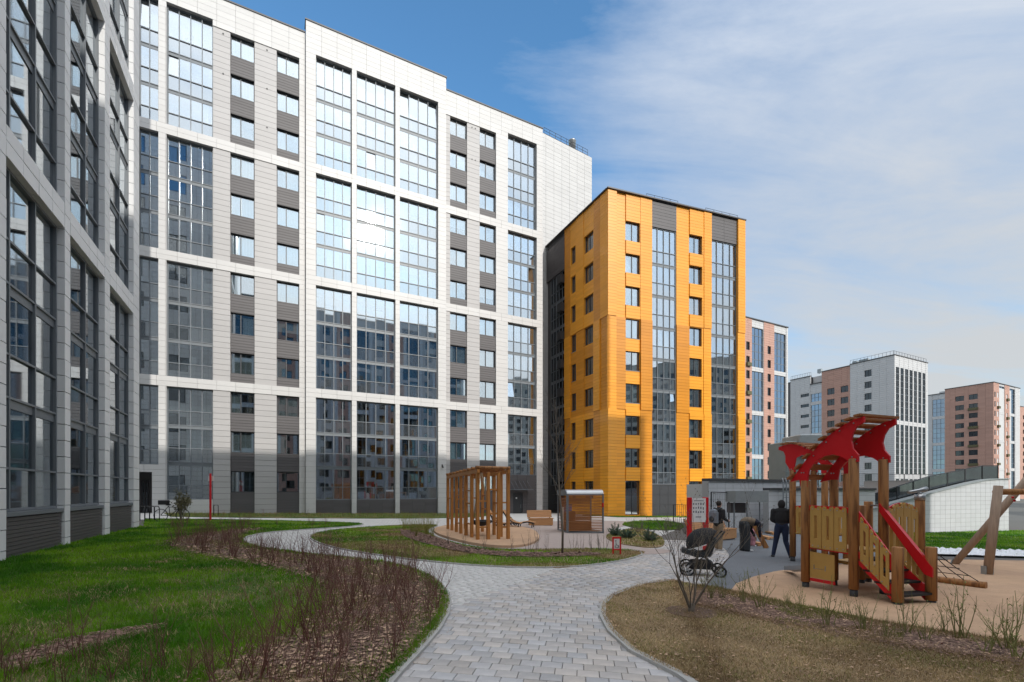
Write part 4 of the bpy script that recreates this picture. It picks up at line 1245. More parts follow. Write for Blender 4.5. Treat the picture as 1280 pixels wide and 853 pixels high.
def blades(name, pts, hmin, hmax, width, matname, dz, parent=None, lean=0.6, label=None):
    n = len(pts)
    if n == 0: return
    x, y = pts[:, 0], pts[:, 1]; z = GA + GB * x + GC * y + dz
    a = rng.random(n) * 2 * np.pi; h = hmin + (hmax - hmin) * rng.random(n) ** 1.5
    w = width * (0.6 + 0.8 * rng.random(n)) * np.clip(y / 6.0, 1.0, 3.5)
    h = h * (1 + 0.0 * y)
    l = lean * rng.random(n) * h; b = rng.random(n) * 2 * np.pi
    V = np.zeros((n, 3, 3))
    V[:, 0] = np.stack([x - np.cos(a) * w, y - np.sin(a) * w, z], 1)
    V[:, 1] = np.stack([x + np.cos(a) * w, y + np.sin(a) * w, z], 1)
    V[:, 2] = np.stack([x + np.cos(b) * l, y + np.sin(b) * l, z + h], 1)
    o = obj(name, flat_mesh_np(name, V.reshape(-1, 3), np.arange(n * 3).reshape(n, 3), matname), parent)
    return tag(o, label, None, None, 'stuff')
def flakes(name, pts, size, matname, dz, parent=None, label=None):
    n = len(pts); x, y = pts[:, 0], pts[:, 1]; z = GA + GB * x + GC * y + dz + 0.012 * rng.random(n)
    a = rng.random(n) * 2 * np.pi; s = size * (0.4 + rng.random(n)) * np.clip(y / 9.0, 0.8, 1.5); k = 0.3 + 0.5 * rng.random(n)
    tx, ty = rng.normal(0, 0.35, n), rng.normal(0, 0.35, n)
    V = np.zeros((n, 4, 3))
    for i, (u, v) in enumerate(((-1, -1), (1, -0.7), (0.8, 1), (-0.9, 0.8))):
        dx = np.cos(a) * u * s - np.sin(a) * v * s * k; dy = np.sin(a) * u * s + np.cos(a) * v * s * k
        V[:, i] = np.stack([x + dx, y + dy, z + np.abs(dx * tx + dy * ty)], 1)
    o = obj(name, flat_mesh_np(name, V.reshape(-1, 3), np.arange(n * 4).reshape(n, 4), matname), parent)
    return tag(o, label, None, None, 'stuff')
pts = scatter(lawn_pl, 170000, 1.7, 3.4, 36, BEDS[:2], 0.12)
pv = patch(pts[:, 0], pts[:, 1], 0.75, 0.4)
pv2 = patch(pts[:, 0], pts[:, 1], 2.1, 1.7)
keep = rng.random(len(pts)) < np.clip(1.35 - 1.15 * pv * np.clip((pts[:, 0] + 9) / 5, 0, 1) - 0.35 * pv2 * (pts[:, 0] > -6), 0.12, 1)
blades('grass', pts[keep], 0.025, 0.075, 0.0035, 'blade', 0.028, None, 0.7, 'green spring grass on the lawn by the grey wing')
dp = scatter(lawn_pl, 60000, 1.8, 3.4, 30, (), 0)
dp = dp[rng.random(len(dp)) < np.clip((patch(dp[:, 0], dp[:, 1], 0.75, 0.4) - 0.35) * 1.5, 0, 1) * np.clip((dp[:, 0] + 9) / 4, 0.03, 1)]
blades('dry_grass', dp, 0.02, 0.05, 0.003, 'blade_dry', 0.028, None, 1.6, 'straw coloured dry grass mixed into the green lawn')
pts = scatter(rl_pl, 120000, 1.8, 2.9, 16, [bed3_pl], 0.05)
blades('dry_grass', pts, 0.012, 0.042, 0.0032, 'blade_dry', 0.032, None, 2.2, 'brown dry grass beside the playground')
pts = scatter(rl_pl, 70000, 1.8, 2.9, 16, [bed3_pl], 0.1)
pv = patch(pts[:, 0], pts[:, 1], 1.3, 1.0)
blades('grass', pts[rng.random(len(pts)) < 0.22 + 0.45 * (pv > 0.62)], 0.015, 0.05, 0.003, 'blade_mixed', 0.032, None, 1.2, 'thin olive grass growing through the brown dry grass')
eb_ = [Vector((v.x, v.y)) for v in Re]; eb2 = [Vector((v.x, v.y)) for v in P(*[(a, b + 9) for a, b in edge_px])]
pts = scatter(eb_ + eb2[::-1], 22000, 1.3, 3.0, 20)
blades('grass', pts, 0.02, 0.085, 0.0032, 'blade_mixed', 0.03, None, 0.6, 'green grass fringe along the edge of the play surface')
pts = scatter(isl_pl, 60000, 1.5, 8, 30, [bed4_pl, pad_pl], 0.05)
pv = patch(pts[:, 0], pts[:, 1], 0.7, 2.0)
blades('grass', pts[pv > 0.45], 0.02, 0.07, 0.003, 'blade', 0.028, None, 1.0, 'patchy green grass on the oval island')
blades('dry_grass', pts[pv <= 0.55], 0.02, 0.06, 0.003, 'blade_mixed', 0.028, None, 1.5, 'olive brown grass on the oval island')
blades('grass', scatter(lg_pl, 30000, 1.4, 8, 36), 0.03, 0.09, 0.004, 'blade', 0.048, None, 0.6, 'bright green grass below the tiled ramp wall')
for pl_, k_, lab in ((strip_pl, 9000, 'low grass along the foot of the white block'), (lf_pl, 5000, 'small green lawn before the orange block'), (ys_pl, 4000, 'narrow grass strip along the orange block')):
    blades('grass', scatter(pl_, k_, 1.2, 8, 55), 0.04, 0.14, 0.004, 'blade_mixed' if pl_ is strip_pl else 'blade', 0.035, None, 0.6, lab)
blades('dry_grass', scatter(con_pl, 5000, 1.2, 8, 40), 0.03, 0.08, 0.004, 'blade_mixed', 0.045, None, 1.0, 'dull grass round the dwarf pines')
flakes('bark_mulch', scatter(bed_pl, 26000, 1.7, 3.2, 32), 0.022, 'chip', 0.04, None, 'brown bark chips on the curved bed by the path')
flakes('bark_mulch', scatter(bed2_pl, 5000, 1.5, 3.2, 12), 0.024, 'chip', 0.04, None, 'brown bark chips in the strip crossing the lawn')
flakes('bark_mulch', scatter(bed3_pl, 26000, 1.5, 2.8, 20), 0.02, 'chip', 0.043, None, 'brown bark chips in the bed beside the play surface')
flakes('bark_mulch', scatter(bed4_pl, 4000, 1.3, 8, 30), 0.03, 'chip', 0.04, None, 'bark chips round the play pad')
flakes('leaf_litter', scatter(bed3_pl, 3000, 1.5, 2.8, 20), 0.022, 'leaf_litter', 0.05, None, 'dead leaves in the bed beside the play surface')
gq = scatter(bed3_pl, 26000, 1.5, 2.8, 20); gq = gq[patch(gq[:, 0], gq[:, 1], 2.4, 0.3) > 0.6]
blades('grass', gq, 0.02, 0.07, 0.003, 'blade_mixed', 0.043, None, 1.0, 'grass tufts in the bed beside the play surface')
flakes('leaf_litter', scatter(rl_pl, 2500, 1.7, 2.9, 14), 0.018, 'leaf_litter', 0.04, None, 'dead leaves on the dry lawn')
flakes('leaf_litter', scatter(bed_pl, 5000, 1.7, 3.2, 30), 0.028, 'leaf_litter', 0.046, None, 'dead leaves on the curved bed')
gpt_ = scatter(bed_pl, 40000, 1.7, 3.2, 30)
gpt_ = gpt_[patch(gpt_[:, 0], gpt_[:, 1], 1.5, 0.9) > 0.52]
blades('grass', gpt_, 0.02, 0.07, 0.003, 'blade_mixed', 0.04, None, 1.0, 'stray grass in the curved bed')

def edge_pts(poly, n, sig, ymax=30):
    P2 = [Vector((p[0], p[1])) for p in poly]; segs = []
    for a, b in zip(P2, P2[1:] + P2[:1]):
        m_ = (a + b) / 2
        if 2.8 < m_.y < ymax: segs.append((a, b, (b - a).length / m_.y))
    w = np.array([q[2] for q in segs]); idx = rng.choice(len(segs), n, p=w / w.sum()); t = rng.random(n)
    A = np.array([(q[0].x, q[0].y) for q in segs]); B = np.array([(q[1].x, q[1].y) for q in segs])
    cl_ = 0.5 + 0.9 * rng.random(n)
    return A[idx] * (1 - t[:, None]) + B[idx] * t[:, None] + rng.normal(0, sig, (n, 2)) * cl_[:, None]
def inside(pts, poly): return pts[in_poly_np(pts[:, 0], pts[:, 1], poly)]
blades('grass', inside(edge_pts(bed_pl, 26000, 0.16), lawn_pl), 0.02, 0.075, 0.003, 'blade', 0.038, None, 1.0, 'ragged grass along the edge of the curved bed')
blades('dry_grass', inside(edge_pts(bed_pl, 12000, 0.2), lawn_pl), 0.02, 0.05, 0.003, 'blade_dry', 0.038, None, 1.6, 'straw along the edge of the curved bed')
blades('grass', inside(edge_pts(bed2_pl, 9000, 0.10), lawn_pl), 0.02, 0.075, 0.003, 'blade', 0.038, None, 1.0, 'ragged grass along the bark strip')
flakes('bark_mulch', inside(edge_pts(bed_pl, 3500, 0.16), lawn_pl), 0.02, 'chip', 0.05, None, 'bark chips strewn past the edge of the curved bed')
blades('dry_grass', inside(edge_pts(bed3_pl, 22000, 0.10, 20), rl_pl), 0.015, 0.05, 0.0032, 'blade_dry', 0.043, None, 1.8, 'straw along the edge of the bed beside the play surface')
flakes('bark_mulch', inside(edge_pts(bed3_pl, 3000, 0.12, 20), rl_pl), 0.018, 'chip', 0.05, None, 'bark chips strewn past the bed beside the play surface')
for pl_, cv_, lab in ((Rc, rl_pl, 'dry grass hanging over the kerb of the dry lawn'), (Lc, lawn_pl, 'grass and straw along the kerb of the green lawn')):
    q = inside(edge_pts(smooth_poly(pl_, False, 2), 9000, 0.06, 14), cv_)
    blades('dry_grass', q, 0.02, 0.06, 0.003, 'blade_dry' if cv_ is rl_pl else 'blade_mixed', 0.034, None, 1.8, lab)
q = edge_pts(smooth_poly(Rc, False, 2), 500, 0.16, 12); flakes('leaf_litter', np.vstack([q, edge_pts(smooth_poly(Lc, False, 2), 500, 0.16, 12)]), 0.009, 'leaf_litter', 0.012, None, 'crumbs of soil and leaf on the paving by the kerbs')

# taller tufts and worn straw spots in the green lawn
tc_ = scatter(lawn_pl, 1500, 1.6, 3.4, 26, BEDS[:2], 0.0)
tp = np.repeat(tc_, 14, axis=0) + rng.normal(0, 0.022, (len(tc_) * 14, 2)) * np.repeat(np.clip(tc_[:, 1:] / 8, 0.7, 2), 14, axis=0)
blades('grass', tp, 0.05, 0.13, 0.0035, 'blade', 0.028, None, 0.5, 'taller grass tufts dotted over the green lawn')
sc0 = scatter(lawn_pl, 90, 1.5, 3.6, 22, BEDS[:2], 0.0); sc0 = sc0[sc0[:, 0] > -9]
sp_ = np.repeat(sc0, 170, axis=0) + rng.normal(0, 1, (len(sc0) * 170, 2)) * np.repeat(0.08 + 0.22 * rng.random((len(sc0), 1)), 170, axis=0) * np.array([1.6, 0.8])
sp_ = inside(sp_, lawn_pl)
blades('dry_grass', sp_, 0.03, 0.07, 0.0036, 'blade_dry', 0.03, None, 1.7, 'worn straw coloured spots in the green lawn')
# ------------------------------------------------------------------ low tiled pavilion, ramp wall and railings
def tiled_wall(name, label, a, b, ztop_fn, zbase, depth, cap='coping', tw=0.62, th=0.3, mn='tile', cat='wall', caph=0.12):
    """wall from a to b (left to right seen from the court); the top may slope: tiles are cut to it"""
    a = Vector(a); b = Vector(b); d = (b - a); L_ = d.length
    root = thing(name, label, cat, (a.x, a.y, zbase), math.atan2(d.y, d.x))
    nx = int(round(L_ / tw)); dx = L_ / nx; mb = MB(); bk_ = MB(); g = 0.009
    N_ = 40
    for i in range(nx):
        x0, x1 = i * dx + g, (i + 1) * dx - g
        z = 0.0
        while True:
            z0 = z + g; z1 = z + th - g
            t0, t1 = ztop_fn(x0 / L_) - zbase, ztop_fn(x1 / L_) - zbase
            if z0 >= max(t0, t1): break
            za, zb_ = min(z1, t0), min(z1, t1)
            if za > z0 or zb_ > z0:
                za, zb_ = max(za, z0), max(zb_, z0)
                mb.add([(x0, 0, z0), (x1, 0, z0), (x1, 0.03, z0), (x0, 0.03, z0), (x0, 0, za), (x1, 0, zb_), (x1, 0.03, zb_), (x0, 0.03, za)],
                       [(0, 3, 2, 1), (4, 5, 6, 7), (0, 1, 5, 4), (1, 2, 6, 5), (2, 3, 7, 6), (3, 0, 4, 7)])
            z += th
    tag(mb.build('tile', mn, root), kind='stuff')
    xs2 = [L_ * k / N_ for k in range(N_ + 1)]
    prof = [(0.0, 0.02, -0.3)] + [(L_, 0.02, -0.3)] + [(x, 0.02, ztop_fn(x / L_) - zbase) for x in reversed(xs2)]
    bk_.prism(prof, (0, depth, 0)); bk_.build('wall_core', 'joint_light', root)
    cm = MB()
    for k in range(N_):
        p0, p1 = (xs2[k], depth / 2 - 0.02, ztop_fn(xs2[k] / L_) - zbase + caph / 2), (xs2[k + 1], depth / 2 - 0.02, ztop_fn(xs2[k + 1] / L_) - zbase + caph / 2)
        cm.bar(p0, p1, depth + 0.12, caph)
    cm.build('wall_cap', cap, root)
    return root, L_
def rail(parent, a, b, za, zb, h=1.1, step=0.12, post=1.3, matname='railing_metal', glassy=False):
    a = Vector(a); b = Vector(b); L_ = (b - a).length
    n = int(L_ / step); mb = MB()
    def pt(t, dz): q = a.lerp(b, t); return (q.x, q.y, za + (zb - za) * t + dz)
    for k in range(n + 1):
        t = k / n; mb.bar(pt(t, 0.08), pt(t, h), 0.015, 0.015)
    mb.bar(pt(0, 0.08), pt(1, 0.08), 0.03, 0.03); mb.bar(pt(0, h), pt(1, h), 0.05, 0.04)
    o = mb.build('railing', matname, parent)
    m = max(1, int(L_ / post))
    pm = MB().box(-0.025, 0.025, -0.025, 0.025, -0.1, h).mesh('post', matname)
    for k in range(m + 1): obj('post', pm, o, TR(*pt(k / m, 0)))
    if glassy:
        gl = MB(); gl.prism([pt(0, 0.1), pt(1, 0.1), pt(1, h - 0.04), pt(0, h - 0.04)], (0.0, 0.03, 0)); gl.build('infill_panel', 'glass_railing', o)
    return o
# wall A: low pavilion wall
wa0, wa1 = gp(886, 667), gp(988, 664)
zA = EYE - (601.5 - HZ) / F * wa0.y
pav1, La = tiled_wall('pavilion_wall', 'low white tiled garage pavilion wall with dark coping behind the playground', wa0.xy, wa1.xy, lambda t: zA, -0.9, 0.4, caph=0.14)
MB().prism([(3.0, 0.45, 0.0), (La, 0.45, 0.0), (La + 4, 7, 0.0), (6.2, 7, 0.0)], (0, 0, zA + 0.85)).build('pavilion_block', 'tile', pav1)
wb0, wb1 = gp(961, 667.5), gp(1094, 666.5)
zB = EYE - (613.0 - HZ) / F * wb0.y
pav2, Lb = tiled_wall('pavilion_wall', 'lower white tiled wall section under the ventilation unit', wb0.xy, wb1.xy, lambda t: zB, -1.0, 0.35, caph=0.12)
# ramp wall rising to the right
wc0, wc1 = gp(1090, 666.5), gp(1261, 664.5)
zc0, zc1 = EYE - (637 - HZ) / F * wc0.y, EYE - (599.5 - HZ) / F * wc1.y
def ramp_top(t):
    xr = [0, 0.15, 0.45, 0.7, 0.82, 0.9, 1.0]; yr = [0.0, 0.18, 0.56, 0.85, 0.96, 0.99, 1.0]
    return zc0 + (zc1 - zc0) * float(np.interp(t, xr, yr))
ramp, Lc_ = tiled_wall('ramp_wall', 'white tiled ramp wall with sloping grey coping above the lawn', wc0.xy, wc1.xy, ramp_top, -1.1, 0.35, 'galvanised', 0.5, 0.27, caph=0.07)
# end face of the ramp wall
rdir = (wc1.xy - wc0.xy).normalized(); rn = Vector((-rdir.y, rdir.x))
back1 = wc1.xy + rn * 9
tiled_wall('ramp_wall', 'end face of the tiled ramp wall turning away from the lawn', wc1.xy + rn * 0.4 + rdir * 0.02, back1, lambda t: zc1, -1.1, 0.3, 'galvanised', 0.5, 0.27, caph=0.07)
# railing along the ramp, standing behind its wall
rrail = thing('ramp_railing', 'dark metal railing climbing along the top of the tiled ramp wall', 'railing', (wc0.x, wc0.y, 0))
for o in [rail(rrail, *(Vector((v.x, v.y)) for v in ((wc0.xy + rdir * Lc_ * t0 + rn * 0.5 - wc0.xy), (wc0.xy + rdir * Lc_ * t1 + rn * 0.5 - wc0.xy))), ramp_top(t0) - 0.1 if t0 > 0 else zc0 - 0.35, ramp_top(t1) - 0.1, 1.05, 0.11, 1.4, glassy=True) for t0, t1 in ((-0.55, 0.0), (0.0, 0.45), (0.45, 0.86), (0.86, 0.99))]: pass
up0, up1 = at(1000, 600, 40), at(1225, 600, 46)
urail = thing('roof_railing', 'thin dark railing along the far edge of the raised terrace', 'railing', (0, 0, 0))
terr = thing('raised_terrace', 'dark edged raised terrace behind the ramp railing', 'terrace', (up0.x, up0.y, 0))
tz = EYE - (608 - HZ) / F * 40
tm = MB(); q = [Vector((up0.x, up0.y)), Vector((up1.x, up1.y)), Vector((up1.x + 4, up1.y + 14)), Vector((up0.x, up0.y + 14))]
tm.prism([(v.x - up0.x, v.y - up0.y, -1.4) for v in q], (0, 0, 1.4 + tz)); tm.build('slab', 'dark_panel', terr)
rail(urail, up0.xy, up1.xy, tz, tz, 1.15, 0.16, 2.0)
# vent grille, duct hood on the pavilion wall
hd = thing('duct_hood', 'grey metal duct hood on legs beside the pavilion wall', 'duct', gp(935, 672))
p0 = gp(935, 672); k_ = p0.y / F
hm = MB(); hm.box(-17 * k_, 24 * k_, -0.1, 0.9, (672 - 628) * k_, (672 - 614) * k_); hm.build('hood', 'galvanised', hd)
hm = MB()
for x in (-16, 0, 16): hm.bar((x * k_, 0.1, 0), (x * k_, 0.1, (672 - 628) * k_), 0.05, 0.05)
hm.build('legs', 'frame_light', hd)
MB().box(-15 * k_, 4 * k_, 0.5, 0.9, (672 - 642) * k_, (672 - 629) * k_).build('grille', 'dark_panel', hd)
# ventilation cabinets standing on the pavilion roof
Yv = 31.0; k_ = Yv / F
vu = thing('ventilation_unit', 'large grey ventilation cabinet with ducts on the pavilion roof', 'ventilation unit', at(1006, 603, Yv))
vm = MB(); vm.cbox(-31 * k_, -8 * k_, -0.7, 1.4, 0, 50 * k_, 0.06); vm.build('cabinet', 'duct_green', vu)
vm = MB(); vm.cbox(-16 * k_, 12 * k_, -0.9, 1.2, 32 * k_, 58 * k_, 0.06); vm.build('intake_box', 'galvanised', vu)
vm = MB(); vm.box(-26 * k_, -21 * k_, -0.76, -0.70, 42 * k_, 48 * k_); vm.build('louvre', 'black_metal', vu)
vm = MB(); vm.cbox(12.2 * k_, 40 * k_, -0.5, 0.9, 34 * k_, 55 * k_, 0.05); vm.cbox(30 * k_, 40 * k_, -0.45, 0.8, 0, 33.8 * k_, 0.05); vm.build('duct', 'galvanised', vu)
vm = MB()
for x in (-30, -24, -9, 9): vm.bar((x * k_, -0.5, -0.6), (x * k_, -0.5, 10 * k_ if x < -8 else 32 * k_), 0.06, 0.06)
vm.build('legs', 'galvanised', vu)
pipes = thing('roof_access_ladder', 'dark metal access ladder with hoops against the pavilion wall', 'ladder', gp(983, 668))
p0 = gp(983, 668); k_ = p0.y / F; lm = MB()
for x in (-4, 0, 4): lm.tube([(x * k_, 0, 0), (x * k_, 0, 66 * k_), ((x + 1.5) * k_, 0.2, 70 * k_), ((x + 3) * k_, 0.5, 66 * k_)], 0.03, 6)
lm.build('rails', 'frame_light', pipes)
for q in range(12): lm = MB(); lm.tube([(-4 * k_, 0, 0.3 + q * 0.27), (4 * k_, 0, 0.3 + q * 0.27)], 0.014, 5).build('rung', 'frame_light', pipes)
# short fence by the orange block
ff = thing('fence', 'dark bar fence between the orange block and the pavilion', 'fence', (0, 0, 0))
fa, fb2 = gp(842, 655), gp(890, 657)
rail(ff, fa.xy, fb2.xy, fa.z, fb2.z, 1.35, 0.13, 1.6)
gt = thing('fence', 'tall dark mesh gate panel standing before the pavilion wall', 'fence', (0, 0, 0))
fa, fb2 = gp(889, 670), gp(911, 670)
rail(gt, fa.xy, fb2.xy, fa.z, fb2.z, 2.1, 0.1, 0.9)

# ------------------------------------------------------------------ playground tower
PA, PB_, PC_, PD = Vector((5.82, 9.20)), Vector((6.15, 8.35)), Vector((6.90, 8.62)), Vector((6.57, 9.47))
PE, PF = Vector((6.45, 7.76)), Vector((7.20, 7.97))
def play_root(name, label, c): return thing(name, label, 'play tower', gw(c.x, c.y))
pt_c = (PA + PB_ + PC_ + PD) / 4
pt = play_root('play_tower', 'wooden play tower with red arched slatted roof and steps in front', pt_c)
O = Vector(pt.location)
def L3(v, z): return Vector((v.x - O.x, v.y - O.y, z - O.z))
def zpx(v, py): return EYE - (py - HZ) / F * v.y
def post(root, v, ztop, r=0.08, mn='post_wood', name='post', lean=(0, 0), foot=True):
    z0 = gz(v.x, v.y); mb = MB(); o_ = Vector(root.location)
    b = Vector((v.x - o_.x, v.y - o_.y, z0 - o_.z)); t = Vector((b.x + lean[0], b.y + lean[1], ztop - o_.z))
    H = (t - b).length
    base = Vector((0, 0, 0)); top = t - b
    mb.tube([base + (top) * (0.06 if foot else -0.01), top * (1 - 0.012 / H), top], [r, r, r - 0.012], 18)
    p = mb.build(name, mn, root, Matrix.Translation(b))
    if foot:
        f = MB(); f.tube([base + Vector((0, 0, -0.05)), top * 0.062], r * 0.82, 10); f.build('post_foot', 'frame', p)
    return p
post(pt, PA, zpx(PA, 601)); post(pt, PB_, zpx(PB_, 573.5)); post(pt, PC_, zpx(PC_, 574.5)); post(pt, PD, zpx(PD, 600))
post(pt, PE, zpx(PE, 684), 0.083); post(pt, PF, zpx(PF, 684), 0.083)
ZD = zpx(PB_, 688)                       # deck
dk = MB(); dk.prism([L3(v, ZD - 0.06) for v in (PA, PB_, PC_, PD)], (0, 0, 0.06)); dk.build('deck', 'play_board', pt)
def board_panel(root, a, b, za0, zb0, h, n, slot=True, frame='play_red', arch=0.0, hb=None, rails=True):
    """railing of n slotted boards between a and b, bottom za0..zb0, height h, with red rails"""
    o_ = Vector(root.location)
    def q(t, z): v = a.lerp(b, t); return Vector((v.x - o_.x, v.y - o_.y, z - o_.z))
    d = (b - a).normalized(); nv = Vector((d.y, -d.x))
    if nv.dot(Vector((0, -1))) < 0: nv = -nv
    nv3 = Vector((nv.x, nv.y, 0))
    hb = h if hb is None else hb
    def zb_(t): return za0 + (zb0 - za0) * t
    def zt_(t): return zb_(t) + h + (hb - h) * t + arch * math.sin(math.pi * t)
    if rails:
        for f_, off in ((zb_, 0.02), (zt_, -0.03)):
            rm = MB(); N2 = 10 if arch else 1
            for k in range(N2):
                t0, t1 = 0.06 + 0.88 * k / N2, 0.06 + 0.88 * (k + 1) / N2
                rm.prism([q(t0, f_(t0) - 0.05 + off), q(t1, f_(t1) - 0.05 + off), q(t1, f_(t1) + 0.05 + off), q(t0, f_(t0) + 0.05 + off)], nv3 * -0.03)
            rm.build('rail', frame, root)
    L_ = (b - a).length; inset = 0.105 / L_
    for k in range(n):
        t0 = inset + (1 - 2 * inset) * k / n + 0.008 / L_; t1 = inset + (1 - 2 * inset) * (k + 1) / n - 0.008 / L_
        tm_ = (t0 + t1) / 2; w = t1 - t0
        def Z(t, f): return zb_(t) + 0.03 + (zt_(t) - zb_(t) - 0.03) * f
        mb = MB(); off = nv3 * 0.004
        # board outline with scalloped head, slot made by building the board from four pieces
        s0, s1 = t0 + w * 0.36, t1 - w * 0.36
        pieces = [[(t0, -0.04), (s0, -0.04), (s0, 1.0), (t0 + w * .12, 1.02), (t0, 0.97)], [(s1, -0.04), (t1, -0.04), (t1, 0.97), (t1 - w * .12, 1.02), (s1, 1.0)],
                  [(s0, -0.04), (s1, -0.04), (s1, 0.2), (s0, 0.2)], [(s0, 0.78), (s1, 0.78), (s1, 0.96), (s0, 0.96)]]
        if not slot: pieces = [[(t0, -0.04), (t1, -0.04), (t1, 0.98), (tm_, 1.02), (t0, 0.98)]]
        for pc in pieces: mb.prism([q(t, Z(t, f)) + off for t, f in pc], nv3 * 0.022)
        brd = mb.build('board', 'play_board', root)
        bolts = MB()
        for f in (0.02, 0.94):
            for t in (t0 + w * 0.25, t1 - w * 0.25):
                c = q(t, Z(t, f)) + nv3 * 0.026
                bolts.tube([c, c + nv3 * 0.008], 0.011, 6)
        bolts.build('bolt', 'steel', brd)
zr = zpx(PA, 628) - ZD
board_panel(pt, PA, PB_, ZD - 0.03, ZD - 0.06, 0.80, 3)
board_panel(pt, PA, PD, ZD - 0.03, ZD - 0.03, 0.75, 3)
# solid board under the deck, between the left posts
mb = MB(); mb.prism([L3(PA.lerp(PB_, t), z) for t, z in ((0.1, ZD - 0.12), (0.62, ZD - 0.14), (0.62, 0.26), (0.1, 0.26))], (0.02, 0.01, 0)); mb.build('infill_board', 'play_board', pt)
mb = MB(); mb.prism([L3(PA.lerp(PB_, t), z) for t, z in ((0.1, 0.25), (0.62, 0.25), (0.62, 0.19), (0.1, 0.19))], (0.03, 0.012, 0)); mb.build('rail', 'play_red', pt)
# stairs
zl = 0.06
for (a, b) in ((PB_, PE), (PC_, PF)):
    zg = gz(b.x, b.y)
    d3 = (b - a)
    st = MB(); st.prism([L3(a.lerp(b, 0.05), ZD + 0.02), L3(a.lerp(b, 0.05), ZD - 0.2), L3(a.lerp(b, 0.9), zg + 0.04), L3(a.lerp(b, 1.0), zg + 0.04), L3(a.lerp(b, 1.0), zg + 0.24)], Vector((d3.y, -d3.x, 0)).normalized() * (-0.035 if a is PB_ else 0.035))
    st.build('stringer', 'play_red', pt)
    hr = MB(); za, zb2 = ZD + 0.78, zg + 0.62
    hr.prism([L3(a.lerp(b, -0.03), za + 0.06), L3(a.lerp(b, -0.03), za - 0.09), L3(a.lerp(b, 0.92), zb2 - 0.12), L3(a.lerp(b, 1.08), zb2 - 0.16), L3(a.lerp(b, 1.08), zb2 + 0.0)], Vector((-d3.y, d3.x, 0)).normalized() * (0.04 if a is PB_ else -0.10))
    hr.build('handrail', 'play_red', pt)
zgE = gz(PE.x, PE.y)
board_panel(pt, PB_, PE, ZD - 0.06, zgE + 0.10, 0.82, 3, hb=0.62, rails=False)
board_panel(pt, PC_, PF, ZD - 0.06, zgE + 0.10, 0.80, 3, hb=0.60, rails=False)
for k in range(4):
    t = 0.16 + 0.25 * k; z = ZD - (ZD - zgE) * (k + 1) / 4.8
    a, b = PB_.lerp(PE, t), PC_.lerp(PF, t); dd = (PE - PB_).normalized() * 0.12
    mb = MB(); mb.prism([L3(a - dd, z), L3(b - dd, z), L3(b + dd, z), L3(a + dd, z)], (0, 0, 0.035)); mb.build('step', 'rubber_black', pt)
# roof: two red wave boards and lapped slats running across
uax = (PB_ - PA).normalized(); Lu = (PB_ - PA).length
prof_top = [(-0.30, 2.02), (-0.12, 2.25), (0.08, 2.50), (0.30, 2.72), (0.52, 2.90), (0.74, 3.03), (0.95, 3.12), (1.12, 3.15)]
prof_bot = [(1.12, 3.05), (1.00, 2.99), (0.93, 2.88), (0.90, 2.74), (0.93, 2.60), (1.02, 2.48), (1.02, 2.36), (0.90, 2.34), (0.74, 2.46), (0.58, 2.52), (0.40, 2.50), (0.22, 2.40), (0.10, 2.26), (0.07, 2.08), (0.07, 1.92), (-0.07, 1.92), (-0.10, 2.06), (-0.22, 2.04)]
zs = zpx(PB_, 573.5) - 2.42
def roof(root, a0, b0, scale=1.0, dzr=0.0, nsl=9, L=1.0):
    o_ = Vector(root.location); ua = (b0[1] - a0[1] if False else (uax))
    bars = []
    for base in (a0, b0):
        mb = MB(); pts_ = []
        for (t, z) in prof_top + prof_bot:
            v = base + uax * (t * scale * Lu / 0.92)
            pts_.append((v.x - o_.x, v.y - o_.y, zs + dzr + 2.4 + (z - 2.4) * scale - o_.z))
        side_ = 1 if base is b0 else -1
        mb.prism(pts_, Vector((-uax.y, uax.x, 0)) * (0.045 * side_) if False else Vector((uax.y * -1, uax.x, 0)) * 0.045 * (1 if base is b0 else -1))
        mb.build('roof_side_board', 'play_red', root)
        bl = MB()
        nrm = Vector((-uax.y, uax.x, 0)) * (1 if base is b0 else -1)
        for (t, z) in ((0.0, 2.0), (0.0, 2.2), (0.92, 2.45), (0.98, 2.4), (-0.05, 2.2), (0.2, 2.52), (0.45, 2.76), (0.7, 2.94), (0.95, 3.05)):
            v = base + uax * (t * scale * Lu / 0.92); c = Vector((v.x - o_.x, v.y - o_.y, zs + dzr + 2.4 + (z - 2.4) * scale - o_.z))
            bl.tube([c + nrm * 0.045, c + nrm * 0.055], 0.014, 6); bl.tube([c - nrm * 0.002, c - nrm * 0.012], 0.014, 6)
        bl.build('bolt', 'steel', root)
    TT = [p[0] for p in prof_top]; ZZ = [p[1] for p in prof_top]
    for k in range(nsl):
        t0 = -0.31 + (1.47) * k / nsl; t1 = t0 + 1.47 / nsl * 0.70
        z0 = float(np.interp(t0, TT, ZZ)); z1 = z0 + (float(np.interp(t1, TT, ZZ)) - z0) * 0.55; z0 += 0.01 + max(0, float(np.interp(t1, TT, ZZ)) - z1) * 0.4; z1 += 0.01 + max(0, float(np.interp(t1, TT, ZZ)) - z1) * 0.4
        mb = MB(); ov = (b0 - a0).normalized() * 0.13
        q4 = []
        for (base, e) in ((a0 - ov, 0), (b0 + ov, 0)):
            for (t, z) in ((t0, z0), (t1, z1)):
                v = base + uax * (t * scale * Lu / 0.92); q4.append(Vector((v.x - o_.x, v.y - o_.y, zs + dzr + 2.4 + (z - 2.4) * scale + 0.012 - o_.z)))
        mb.prism([q4[0], q4[1], q4[3], q4[2]], (0, 0, 0.036)); mb.build('roof_slat', 'slat_wood', root)
roof(pt, PA, PD)
